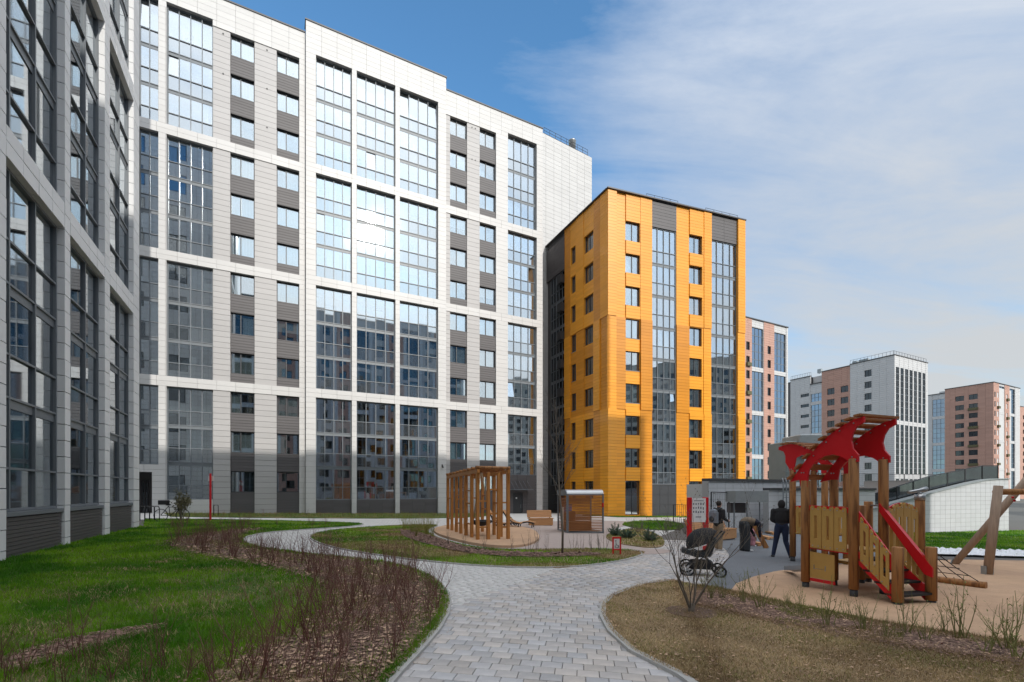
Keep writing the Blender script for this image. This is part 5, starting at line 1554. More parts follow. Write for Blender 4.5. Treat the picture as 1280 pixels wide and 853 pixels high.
# lower deck to the right with arched railing and a spy tube
PG, PHh, PI = Vector((8.00, 9.10)), Vector((7.62, 9.92)), Vector((7.36, 9.78))
post(pt, PG, zpx(PG, 624)); post(pt, PHh, zpx(PHh, 627)); post(pt, PI, zpx(PI, 632))
ZD2 = 0.55
mb = MB(); mb.prism([L3(v, ZD2 - 0.06) for v in (PC_, PG, PHh, PD)], (0, 0, 0.06)); mb.build('deck', 'play_board', pt)
board_panel(pt, PC_, PG, ZD2 + 0.0, ZD2 + 0.0, 1.0, 4, True, arch=0.16)
cp_ = MB(); c = L3(PG, zpx(PG, 624)); cp_.tube([c + Vector((0, 0, -0.02)), c + Vector((0, 0, 0.09))], 0.088, 16); cp_.tube([c + Vector((0, 0, 0.08)), c + Vector((0, 0, 0.14))], 0.03, 10)
cp_.build('post_cap', 'steel', pt)
sc = MB(); sc.tube([c + Vector((-0.28, -0.06, 0.13)), c + Vector((0.0, 0.0, 0.17)), c + Vector((0.06, 0.01, 0.18)), c + Vector((0.16, 0.04, 0.20))], [0.028, 0.034, 0.045, 0.045], 12); sc.build('spy_tube', 'steel', pt)
gr = MB(); gr.tube([L3(PHh, zpx(PHh, 632)), L3(PC_.lerp(PG, 0.6), zpx(PG, 632) + 0.0)], 0.018, 8); gr.build('grab_bar', 'steel', pt)
# narrow slide leaving the left side
sl = MB(); s0_, s1_ = Vector(PA.lerp(PB_, 0.3)), gp(985, 716)
for off in (-0.11, 0.11):
    w_ = uax * off
    sl.prism([L3(s0_ + w_, 0.52), L3(s0_ + w_, 0.42), L3(s1_.xy + w_, 0.04 + s1_.z), L3(s1_.xy + w_, 0.14 + s1_.z)], (uax.x * 0.02, uax.y * 0.02, 0))
sl.prism([L3(s0_ - uax * 0.10, 0.44), L3(s0_ + uax * 0.10, 0.44), L3(s1_.xy + uax * 0.10, 0.06 + s1_.z), L3(s1_.xy - uax * 0.10, 0.06 + s1_.z)], (0, 0, 0.01))
sl.build('slide', 'steel', pt)
# climbing log on the ground with rope net up to the tower
lg0, lg1 = gp(1172, 729), gp(1233, 737)
lgr = thing('climbing_net', 'rope climbing net tied to a round log lying on the play surface', 'climbing net', lg1)
mb = MB(); d = lg0 - lg1; mb.tube([(0, 0, 0.075), d * 0.5 + Vector((0, 0, 0.075)), d + Vector((0, 0, 0.075)), d * 1.3 + Vector((0, 0, 0.075))], [0.075, 0.075, 0.075, 0.075], 14); mb.build('log', 'post_wood', lgr)
rp = MB(); pf = Vector((PF.x, PF.y, 0.95)) - lg1; pg = Vector((PG.x, PG.y, 0.8)) - lg1
ends_t = [pf + (pg - pf) * t for t in (0, 0.33, 0.66, 1)]; ends_b = [d * t + Vector((0, 0, 0.14)) for t in (0.15, 0.45, 0.8, 1.1)]
for a, b in zip(ends_t, ends_b): rp.tube([a, a.lerp(b, 0.5) - Vector((0, 0, 0.03)), b], 0.0085, 6)
for f in (0.3, 0.55, 0.8):
    rp.tube([a.lerp(b, f) for a, b in zip(ends_t, ends_b)], 0.0085, 6)
rp.build('rope', 'rope', lgr)

# second tower farther back with its own small wing roof
QA, QB = at(991, 600, 13.2), at(1040, 600, 12.6)
PA2 = Vector((QA.x, QA.y)); PB2 = PA2 + uax * 0.92; v2 = Vector((-uax.y, uax.x)) * 0.85
p2 = play_root('play_tower', 'smaller wooden play tower with a red wing roof behind the stepped tower', PA2)
for v in (PA2, PA2 + v2): post(p2, v, zpx(PA2, 588))
for v in (PB2, PB2 + v2): post(p2, v, zpx(PA2, 600) + 0.15)
zD2 = gz(PA2.x, PA2.y) + 0.85
O2 = Vector(p2.location)
mb = MB(); mb.prism([Vector((v.x - O2.x, v.y - O2.y, zD2 - 0.06 - O2.z)) for v in (PA2, PB2, PB2 + v2, PA2 + v2)], (0, 0, 0.06)); mb.build('deck', 'play_board', p2)
board_panel(p2, PA2, PA2 + v2, zD2 - 0.03, zD2 - 0.03, 0.75, 3); board_panel(p2, PB2, PB2 + v2, zD2 - 0.03, zD2 - 0.03, 0.75, 3); board_panel(p2, PA2, PB2, zD2 - 0.03, zD2 - 0.03, 0.75, 3)
zz_keep = prof_top, prof_bot
prof_top = [(-0.42, 2.86), (-0.25, 2.90), (-0.05, 2.92), (0.15, 2.88), (0.4, 2.78), (0.7, 2.62), (1.0, 2.42), (1.2, 2.22)]
prof_bot = [(1.2, 2.14), (1.0, 2.26), (0.98, 2.05), (0.86, 2.05), (0.84, 2.3), (0.6, 2.5), (0.3, 2.58), (0.12, 2.5), (0.08, 2.3), (0.1, 2.12), (-0.06, 2.12), (-0.1, 2.25), (-0.2, 2.4), (-0.2, 2.6), (-0.26, 2.72), (-0.42, 2.78)]
zs = zpx(PA2, 588) - 2.15 - 0.02
roof(p2, PA2, PA2 + v2, nsl=9)
prof_top, prof_bot = zz_keep
# rope hand line between the two towers
# ------------------------------------------------------------------ swing frame on the right
sw0, sw1 = gp(1234, 719), gp(1193, 706)
sf = thing('timber_swing', 'leaning round timber swing frame standing on the play surface', 'swing', sw0)
Os = Vector(sf.location)
def spx(px_, py_, Y): return at(px_, py_, Y) - Os
topA = spx(1248, 610, sw0.y - 0.05)
mb = MB(); mb.tube([Vector((0.01, 0, 0.03)), topA.lerp(Vector((0, 0, 0)), 0.5), topA + Vector((0, 0, 0.05))], [0.09, 0.092, 0.088], 18); legA = mb.build('leg', 'grey_wood', sf)
mb = MB(); mb.box(-0.10, -0.075, -0.06, 0.06, -0.03, 0.22); mb.box(0.075, 0.10, -0.06, 0.06, -0.03, 0.22); mb.build('foot_plate', 'galvanised', legA)
b1_ = Vector(sw1) - Os; t1_ = spx(1296, 585, sw0.y + 0.55)
mb = MB(); mb.tube([b1_ + Vector((0, 0, 0.02)), b1_.lerp(t1_, 0.5), t1_], [0.085, 0.088, 0.085], 18); legB = mb.build('leg', 'grey_wood', sf)
mb = MB(); mb.bar(b1_ + Vector((-0.09, 0.0, -0.03)), b1_ + Vector((-0.02, 0, 0.14)), 0.02, 0.1); mb.build('foot_plate', 'galvanised', legB)
crs0 = topA + Vector((-0.06, 0, -0.10)); crs1 = crs0 + Vector((4.2, 1.3, 0.02))
mb = MB(); mb.tube([crs0, crs1], 0.075, 16); mb.build('crossbar', 'post_wood', sf)
mb = MB(); e0 = crs1; mb.tube([Vector((e0.x + 0.1, e0.y, gz(Os.x + e0.x, Os.y + e0.y) - Os.z)), e0 + Vector((0, 0, 0.12))], 0.09, 16); mb.build('leg', 'grey_wood', sf)
bm_ = MB()
for px_, py_ in ((1266, 622), (1268, 626)): c = spx(px_, py_, sw0.y + 0.35); bm_.ball(c, 0.03, 8, 6)
bm_.build('bolt_cap', 'play_red', sf)

# crumpled white sheeting along the lawn edge
ws = thing('plastic_sheeting', 'crumpled white plastic sheeting lying along the edge of the lawn', 'sheeting', gp(1210, 694))
Ow = Vector(ws.location); N1, N2 = 60, 8; verts = []
for i in range(N1 + 1):
    px_ = 1138 + 160 * i / N1
    for j in range(N2 + 1):
        c = gp(px_, 686.5 + 4.5 * i / N1 + 7.5 * j / N2) - Ow
        edge = math.sin(math.pi * j / N2)
        verts.append((c.x + random.gauss(0, 0.03), c.y + random.gauss(0, 0.03), c.z + 0.055 + edge * (0.04 + 0.10 * abs(math.sin(i * 0.9) * math.sin(i * 0.37 + j))) ))
mb = MB(); mb.add(verts, [(i * (N2 + 1) + j, (i + 1) * (N2 + 1) + j, (i + 1) * (N2 + 1) + j + 1, i * (N2 + 1) + j + 1) for i in range(N1) for j in range(N2)], 0, False)
so = mb.build('sheet', 'white_sheet', ws); so.modifiers.new('thickness', 'SOLIDIFY').thickness = 0.01

# ------------------------------------------------------------------ wooden climbing beams near the people
cb = thing('climbing_beams', 'leaning timber climbing beams with flat wooden steps on the asphalt', 'climbing frame', gp(958, 686))
Oc = Vector(cb.location); kY = Oc.y
def cpx(px_, py_, Y): return at(px_, py_, Y) - Oc
def beam(a, b, w, name='beam', mn='post_wood'):
    m_ = MB(); m_.bar(a, b, w, w); return m_.build(name, mn, cb)
g1 = gp(958, 686); beam(Vector((0, 0, 0.02)), cpx(942, 655, kY + 0.1), 0.15)
g2_ = gp(940, 683); beam(g2_ - Oc + Vector((0, 0, 0.03)), cpx(934, 668, g2_.y), 0.13)
g3_ = gp(966, 664); beam(g3_ - Oc + Vector((0, 0, 0.02)), cpx(951, 632, g3_.y), 0.17)
for (a, b) in (((941, 681.5), (957, 684)), ((955, 673), (967, 676)), ((960, 667), (972, 669.5))):
    A_1, B_1 = gp(*a) - Oc, gp(*b) - Oc
    m_ = MB(); m_.bar(A_1 + Vector((0, 0.15, 0.1)), B_1 + Vector((0, 0.15, 0.1)), 0.3, 0.06); m_.box(A_1.x + .1, A_1.x + .2, A_1.y + .1, A_1.y + .2, A_1.z - .05, A_1.z + .08); m_.box(B_1.x - .2, B_1.x - .1, B_1.y + .1, B_1.y + .2, B_1.z - .05, B_1.z + .08)
    m_.build('step', 'bench_wood', cb)

# ------------------------------------------------------------------ info board, small sign, tall red post
ib = thing('information_board', 'white playground rules board between two red posts', 'sign', gp(863, 692))
p0 = gp(863, 692); k_ = p0.y / F
for x0, x1, z1, y_ in ((-4.0, 2.2, 70, 0.0), (20, 27, 70, 0.25)):
    m_ = MB(); m_.cbox(x0 * k_, x1 * k_, y_, y_ + 0.06, -0.02, z1 * k_, 0.01); m_.build('post', 'sign_red', ib)
m_ = MB(); m_.box(2.2 * k_ + 0.004, 20 * k_ - 0.004, 0.03, 0.06, 39 * k_, 69 * k_); bdp = m_.build('board', 'sign_white', ib)
m_ = MB(); rr = random.Random(4)
for row in range(3):
    for c_ in range(5):
        x = (4.5 + c_ * 3) * k_; z = (62 - row * 5) * k_
        m_.box(x - 0.6 * k_, x + 0.7 * k_, 0.026, 0.029, z - (0.8 + rr.random()) * k_, z + (0.5 + rr.random()) * k_)
m_.box(7 * k_, 14 * k_, 0.026, 0.029, 45 * k_, 46 * k_); m_.box(5 * k_, 17 * k_, 0.026, 0.029, 65.5 * k_, 66.2 * k_)
m_.build('pictogram', 'print_dark', bdp)
sg = thing('wheelchair_sign', 'small red framed white wheelchair sign on two legs in the island grass', 'sign', gp(771, 694.5))
p0 = gp(771, 694.5); k_ = p0.y / F
m_ = MB()
for x in (-4.6, 4.6): m_.box((x - 0.9) * k_, (x + 0.9) * k_, 0, 0.03, -0.03, 23 * k_)
m_.box(-3.69 * k_, 3.69 * k_, 0, 0.03, 21 * k_, 23 * k_); m_.box(-3.69 * k_, 3.69 * k_, 0, 0.03, 6.5 * k_, 8 * k_)
m_.build('frame', 'sign_red', sg)
bd = MB().box(-3.6 * k_, 3.6 * k_, 0.008, 0.022, 8.1 * k_, 20.9 * k_).build('panel', 'sign_white', sg)
m_ = MB(); y_ = 0.004
ring = [(0.2 * k_ + 2.2 * k_ * math.cos(t), y_, 11.6 * k_ + 2.2 * k_ * math.sin(t)) for t in np.linspace(R(150), R(380), 14)]
m_.tube(ring, 0.35 * k_, 5); m_.tube([(-1.0 * k_, y_, 16.6 * k_), (-0.7 * k_, y_, 13.0 * k_), (1.6 * k_, y_, 12.8 * k_), (2.6 * k_, y_, 10 * k_)], 0.45 * k_, 5); m_.ball((-1.1 * k_, y_, 18.1 * k_), (0.8 * k_, 0.004, 0.8 * k_), 8, 6)
m_.build('wheelchair_symbol', 'print_dark', bd)
rp_ = thing('sign_post', 'tall slim red post with a small white plate by the far path', 'sign', gp(263, 651))
p0 = gp(263, 651); k_ = p0.y / F
MB().cbox(-1.0 * k_, 1.0 * k_, -0.04, 0.04, -0.05, 59 * k_, 0.01).build('post', 'sign_red', rp_)
MB().box(-3.4 * k_, 3.4 * k_, 0.05, 0.065, 49.5 * k_, 56 * k_).build('plate', 'sign_white', rp_)

# ------------------------------------------------------------------ slatted shelter
SA, SB = gp(709, 667), gp(754.5, 667.3); SD = gp(697.5, 663.2)
sh = thing('slatted_shelter', 'small shelter of brown timber slats with a curved grey metal roof', 'shelter', SA, math.atan2(SB.y - SA.y, SB.x - SA.x))
W_ = (SB - SA).length; D_ = 1.9; H_ = 2.12
Mi = None
zsl = lambda x: 0.0
m_ = MB()
for y in (0, D_):
    for x in (0.03, W_ - 0.03): m_.box(x - 0.035, x + 0.035, y - 0.035, y + 0.035, -0.1, H_ - 0.25)
m_.build('frame', 'frame_light', sh)
m_ = MB(); prof = []
for k in range(7):
    t = R(90) * k / 6; prof.append((0.28 - 0.28 * math.cos(t), H_ - 0.3 + 0.28 * math.sin(t)))
for k in range(7):
    t = R(90) * k / 6; prof.append((D_ - 0.28 + 0.28 * math.sin(t), H_ - 0.3 + 0.28 * math.cos(t)))
inner = [(D_ / 2 + (a - D_ / 2) * 0.965, b - 0.03) for a, b in prof]
ring = prof + inner[::-1]
m_.prism([(0.0, a, b) for a, b in ring], (W_, 0, 0)); m_.build('roof', 'steel', sh)
m_ = MB(); m_.prism([(-0.05, a, b) for a, b in prof], (0.05, 0, 0)); m_.prism([(W_, a, b) for a, b in prof], (0.05, 0, 0)) if False else None
m_.prism([(-0.02, -0.02, -0.08), (-0.02, 0.12, -0.08), (-0.02, 0.12, H_ - 0.3), (-0.02, -0.02, H_ - 0.3)], (0.04, 0, 0)); m_.build('side_trim', 'frame_light', sh)
slm = MB().box(0.07, W_ - 0.07, -0.015, 0.015, 0, 0.038).mesh('slat', 'slat_wood')
for k in range(23):
    for y in (0.0, D_): obj('slat', slm, sh, TR(0, y, 0.12 + k * 0.076))
slm2 = MB().box(-0.015, 0.015, 0.05, D_ * 0.6, 0, 0.038).mesh('slat', 'slat_wood')
for k in range(21): obj('slat', slm2, sh, TR(0.02, 0, 0.12 + k * 0.076))
m_ = MB(); m_.cbox(0.15, W_ - 0.3, 0.9, D_ - 0.1, 0.0, 0.5, 0.02); m_.cbox(0.15, W_ * 0.5, D_ - 0.2, D_ - 0.12, 0.5, 0.95, 0.02); m_.build('inner_bench', 'slat_wood', sh)
m_ = MB(); m_.box(W_ - 0.1, W_ - 0.03, -0.1, -0.03, 1.25, 1.45); m_.build('reflector', 'sign_red', sh)
m_ = MB(); m_.box(0, W_, -0.03, D_, -0.1, 0.06); m_.build('base', 'frame_light', sh)

# ------------------------------------------------------------------ pergola with swing
ga_, gb_, gc_ = Vector((-1.27, 17.15)), Vector((-0.15, 17.65)), Vector((-3.08, 22.3))
pg_ = thing('pergola', 'brown timber pergola of ladder-like posts on the round play pad', 'pergola', gw(ga_.x, ga_.y, 0.10))
Og = Vector(pg_.location); ux_ = (gc_ - ga_); wx_ = (gb_ - ga_)
Hp = 2.5
pm = MB().cbox(-0.06, 0.06, -0.06, 0.06, 0.0, Hp, 0.012).mesh('post', 'larch')
fmesh = MB().box(-0.055, 0.055, -0.055, 0.055, -0.05, 0.12).mesh('post_foot', 'galvanised')
angp = math.atan2(wx_.y, wx_.x)
def gpost(v):
    o = obj('post', pm, pg_, TR(v.x - Og.x, v.y - Og.y, gz(v.x, v.y) + 0.16 - Og.z - 0.06) @ RZ(angp))
    return o
def rung(a, b, z, w=0.05):
    m2 = MB(); m2.bar((a.x - Og.x, a.y - Og.y, z), (b.x - Og.x, b.y - Og.y, z), w, 0.055); m2.build('rung', 'larch', pg_)
def ladder(a, b, zs_):
    gpost(a); gpost(b)
    for z in zs_: rung(a, b, z)
ladder(ga_, ga_ + wx_ * 0.34, (0.45, 1.42)); ladder(ga_ + wx_ * 0.68, gb_, (0.42, 1.35))
rung(ga_ + wx_ * 0.34, ga_ + wx_ * 0.68, 0.95); rung(ga_ + wx_ * 0.34, ga_ + wx_ * 0.68, 1.85)
t_ = [0.0, 0.16, 0.33, 0.5, 0.66, 0.83, 1.0]
for side_, off in ((0, Vector((0, 0))), (1, wx_)):
    for i in range(1, 7): gpost(ga_ + ux_ * t_[i] + off)
    for i, zs_ in ((1, (0.5, 1.3, 1.8)), (3, (0.4, 1.0, 1.6)), (5, (0.5, 1.45))):
        for z in zs_: rung(ga_ + ux_ * t_[i] + off, ga_ + ux_ * t_[i + 1] + off, z)
ladder(gc_ + wx_ * 0.35, gc_ + wx_ * 0.7, (0.5, 1.4))
for off in (Vector((0, 0)), wx_):
    m2 = MB(); a = ga_ - ux_ * 0.02 + off; b = gc_ + ux_ * 0.02 + off
    m2.bar((a.x - Og.x, a.y - Og.y, Hp + 0.03), (b.x - Og.x, b.y - Og.y, Hp + 0.03 - 0.08), 0.1, 0.14); m2.build('beam', 'larch', pg_)
for i in range(9):
    c = ga_ + ux_ * (i / 8.0); a, b = c - wx_ * 0.06, c + wx_ * 1.06
    m2 = MB(); m2.tube([(a.x - Og.x, a.y - Og.y, Hp + 0.16 - i * 0.01), (b.x - Og.x, b.y - Og.y, Hp + 0.16 - i * 0.01)], 0.065, 10); m2.build('rafter', 'post_wood', pg_)
for v in (ga_, ga_ + ux_ * 0.33, ga_ + ux_ * 0.66, gc_, gb_):
    m2 = MB(); d2 = ux_.normalized()
    m2.prism([(v.x - Og.x + d2.x * t, v.y - Og.y + d2.y * t, z) for t, z in ((-0.09, Hp - 0.02), (0.22, Hp - 0.02), (0.0, Hp - 0.42), (-0.09, Hp - 0.42))], (0.02, -0.02, 0)); m2.build('bracket', 'larch', pg_)
sg_ = thing('basket_swing', 'black basket swing seat hanging on ropes inside the pergola', 'swing', gw(ga_.x, ga_.y, 0.1) + Vector((wx_.x * 0.5 + ux_.x * 0.3, wx_.y * 0.5 + ux_.y * 0.3, 0)))
m_ = MB(); ringp = [(0.42 * math.cos(t), 0.42 * math.sin(t), 0.55) for t in np.linspace(0, 2 * math.pi, 19)]
m_.tube(ringp, 0.05, 8); m_.build('rim', 'rubber_black', sg_)
m_ = MB(); m_.ball((0, 0, 0.56), (0.41, 0.41, 0.2), 14, 8); m_.v = [(a, b, min(c, 0.55)) for a, b, c in m_.v]; m_.build('basket', 'cloth_charcoal', sg_)
m_ = MB()
for t in (0.6, 2.5, 3.8, 5.7): m_.tube([(0.42 * math.cos(t), 0.42 * math.sin(t), 0.57), (0.02 * math.cos(t), 0.25 * (1 if math.sin(t) > 0 else -1), Hp + 0.05)], 0.014, 6)
m_.build('rope', 'cloth_beige', sg_)

# ------------------------------------------------------------------ benches and loungers on the plaza
def big_bench(name, label, a, b, hb=0.85):
    d = b - a; L_ = (b - a).xy.length
    r = thing(name, label, 'bench', a, math.atan2(d.y, d.x))
    n = 7
    for k in range(n):
        m2 = MB(); y0 = 0.02 + k * 0.075
        m2.box(0, L_, y0, y0 + 0.066, 0.40, 0.445); m2.build('seat_slat', 'bench_wood', r)
    for k in range(5):
        z = 0.47 + k * 0.085; y = 0.56 + k * 0.04
        m2 = MB(); m2.bar((0.0, y, z + 0.04), (L_, y, z + 0.04), 0.045, 0.076, up=(0, 0.4, 1)); m2.build('back_slat', 'bench_wood', r)
    m2 = MB(); m2.box(0.03, L_ - 0.03, 0.03, 0.07, 0.02, 0.395); m2.build('front_panel', 'bench_wood', r)
    for x in (0.08, L_ - 0.16):
        m2 = MB(); m2.box(x, x + 0.08, 0.08, 0.6, -0.03, 0.39); m2.prism([(x, 0.52, 0.39), (x, 0.62, 0.39), (x, 0.82, 0.9), (x, 0.77, 0.9)], (0.08, 0, 0)); m2.build('leg', 'black_metal', r)
    return r
big_bench('bench', 'wide wooden bench with a sloped back beside the slatted shelter', gp(661, 657.5), gp(692, 657.8))
big_bench('bench', 'slatted wooden bench behind the person with the backpack', gp(876, 679), gp(922, 675))
def lounger(label, px_, py_, rz):
    r = thing('sun_lounger', label, 'lounger', gp(px_, py_), rz, 'loungers on the plaza')
    prof = [(0.0, 0.30), (0.35, 0.36), (0.7, 0.30), (1.0, 0.26), (1.3, 0.42), (1.6, 0.75), (1.75, 0.95)]
    for k in range(24):
        t = k / 23 * (len(prof) - 1); i = min(int(t), len(prof) - 2); f = t - i
        x = prof[i][0] * (1 - f) + prof[i + 1][0] * f; z = prof[i][1] * (1 - f) + prof[i + 1][1] * f
        dx, dz = prof[i + 1][0] - prof[i][0], prof[i + 1][1] - prof[i][1]; L_ = math.hypot(dx, dz)
        m2 = MB(); m2.bar((x, -0.33, z), (x, 0.33, z), 0.06, 0.03, up=(-dz / L_, 0, dx / L_)); m2.build('slat', 'bench_wood', r)
    for y in (-0.31, 0.31):
        m2 = MB(); top = [(x, y, z - 0.03) for x, z in prof]
        for a, b in zip(top[:-1], top[1:]): m2.bar(a, b, 0.05, 0.07)
        m2.tube([(0.06, y, 0.3), (0.1, y, 0.0)], 0.03, 6); m2.tube([(0.95, y, 0.24), (1.0, y, 0.05), (1.1, y, 0.0)], 0.035, 6); m2.tube([(1.6, y, 0.72), (1.4, y, 0.3), (1.1, y, 0.03)], 0.035, 6)
        m2.build('side_frame', 'black_metal', r)
    return r
lounger('curved wooden lounger on black legs beside the pergola', 651, 661, R(168)); lounger('curved wooden lounger on black legs between the pergola and the bench', 668, 659.8, R(168))

# ------------------------------------------------------------------ bicycles, rack and small things by the far entrance
def bicycle(label, px_, py_, rz):
    r = thing('bicycle', label, 'bicycle', gp(px_, py_), rz)
    for x in (0, 1.05):
        m2 = MB(); m2.tube([(x + 0.33 * math.cos(t), 0, 0.34 + 0.33 * math.sin(t)) for t in np.linspace(0, 2 * math.pi, 25)], 0.02, 6); w = m2.build('wheel', 'rubber_black', r)
        m2 = MB()
        for q in range(8): t = q * math.pi / 4; m2.tube([(x, 0, 0.34), (x + 0.32 * math.cos(t), 0, 0.34 + 0.32 * math.sin(t))], 0.004, 4)
        m2.build('spokes', 'steel', w)
    m2 = MB()
    for a, b in (((0, 0, .34), (.38, 0, .85)), ((.38, 0, .85), (.45, 0, .3)), ((.45, 0, .3), (0, 0, .34)), ((.4, 0, .78), (.92, 0, .78)), ((.45, 0, .3), (.92, 0, .78)), ((.9, 0, .95), (1.05, 0, .34))): m2.tube([a, b], 0.018, 6)
    m2.build('frame', 'black_metal', r)
    m2 = MB(); m2.tube([(.9, -0.28, 1.0), (.92, -0.1, 1.02), (.9, 0, .95), (.92, .1, 1.02), (.9, .28, 1.0)], 0.016, 6); m2.build('handlebar', 'black_metal', r)
    m2 = MB(); m2.ball((.36, 0, .92), (.14, .07, .05), 8, 6); m2.build('saddle', 'rubber_black', r)
bicycle('dark bicycle with a basket parked by the far entrance', 201, 652, R(15))
bk_ = thing('bicycle_basket', 'black basket lying on the parked bicycle', 'basket', gp(203, 652) + Vector((0.1, 0, 0.92)))
MB().cbox(-0.25, 0.2, -0.15, 0.15, 0.0, 0.25, 0.02).build('tub', 'black_metal', bk_)
for i, px_ in enumerate((178, 184, 190, 196)):
    h = thing('bicycle_stand', 'dark hoop of the bicycle rack by the far entrance', 'bicycle rack', gp(px_, 651), R(60), 'hoops of the bicycle rack')
    MB().tube([(0, -0.3, -0.02), (0, -0.3, 0.7), (0, -0.2, 0.8), (0, 0.2, 0.8), (0, 0.3, 0.7), (0, 0.3, -0.02)], 0.025, 8).build('hoop', 'black_metal', h)
h = thing('bicycle_stand', 'single slim dark hoop beside the tall red post', 'bicycle rack', gp(270, 645.5), R(25))
MB().tube([(-0.13, 0, -0.02), (-0.13, 0, 0.72), (-0.1, 0, 0.76), (0.1, 0, 0.76), (0.13, 0, 0.72), (0.13, 0, -0.02)], 0.022, 8).build('hoop', 'black_metal', h)

# ------------------------------------------------------------------ pushchair
ps = thing('pushchair', 'black pushchair with raised hood parked beside the bare shrub', 'pushchair', gp(876, 719), R(-18))
def wheel(x, y, r, nm='wheel'):
    m2 = MB(); m2.tube([(x + r * math.cos(t), y, r + r * math.sin(t) * 0.999 + 0.012) for t in np.linspace(0, 2 * math.pi, 21)], 0.022, 8); w = m2.build(nm, 'rubber_black', ps)
    m2 = MB(); m2.tube([(x, y - 0.02, r + 0.012), (x, y + 0.02, r + 0.012)], 0.035, 10)
    for q in range(6): t = q * math.pi / 3; m2.tube([(x, y, r + 0.012), (x + (r - .01) * math.cos(t), y, r + 0.012 + (r - .01) * math.sin(t))], 0.008, 5)
    m2.build('hub', 'steel', w)
for x, r_ in ((-0.30, 0.145), (0.38, 0.115)):
    for y in (-0.26, 0.26): wheel(x, y, r_)
m_ = MB()
for y in (-0.24, 0.24):
    m_.tube([(-0.30, y, 0.16), (0.05, y, 0.45), (0.42, y, 0.95)], 0.015, 8); m_.tube([(0.38, y, 0.13), (0.05, y, 0.45), (-0.2, y, 0.60)], 0.015, 8)
m_.tube([(0.42, -0.24, 0.95), (0.47, -0.2, 1.0), (0.47, 0.2, 1.0), (0.42, 0.24, 0.95)], 0.018, 8); m_.build('chassis', 'black_metal', ps)
m_ = MB(); m_.prism([(-0.42, -0.2, 0.52), (-0.1, -0.2, 0.42), (0.2, -0.2, 0.45), (0.32, -0.2, 0.85), (0.24, -0.2, 0.88), (0.1, -0.2, 0.56), (-0.1, -0.2, 0.52), (-0.4, -0.2, 0.62)], (0, 0.4, 0)); m_.build('seat', 'cloth_charcoal', ps)
m_ = MB(); vsH = []; nu, nv = 10, 8
for i in range(nu + 1):
    a = R(-35) + R(150) * i / nu
    for j in range(nv + 1):
        b = R(-90) + R(180) * j / nv
        vsH.append((0.10 - 0.42 * math.sin(a) * math.cos(b) * 1.0, 0.25 * math.sin(b), 0.72 + 0.36 * math.cos(a) * math.cos(b)))
m_.add(vsH, [(i * (nv + 1) + j, (i + 1) * (nv + 1) + j, (i + 1) * (nv + 1) + j + 1, i * (nv + 1) + j + 1) for i in range(nu) for j in range(nv)], 0, True)
hd_ = m_.build('hood', 'cloth_black', ps); hd_.modifiers.new('thickness', 'SOLIDIFY').thickness = 0.012
m_ = MB(); edge = [vsH[i * (nv + 1) + nv // 2] for i in range(nu + 1)]
rimp = [vsH[nu * (nv + 1) + j] for j in range(nv + 1)]; m_.tube(rimp, 0.012, 6); m_.build('hood_trim', 'sign_white', hd_)
m_ = MB(); m_.cbox(-0.25, 0.25, -0.2, 0.2, 0.16, 0.34, 0.04); m_.build('under_basket', 'cloth_black', ps)

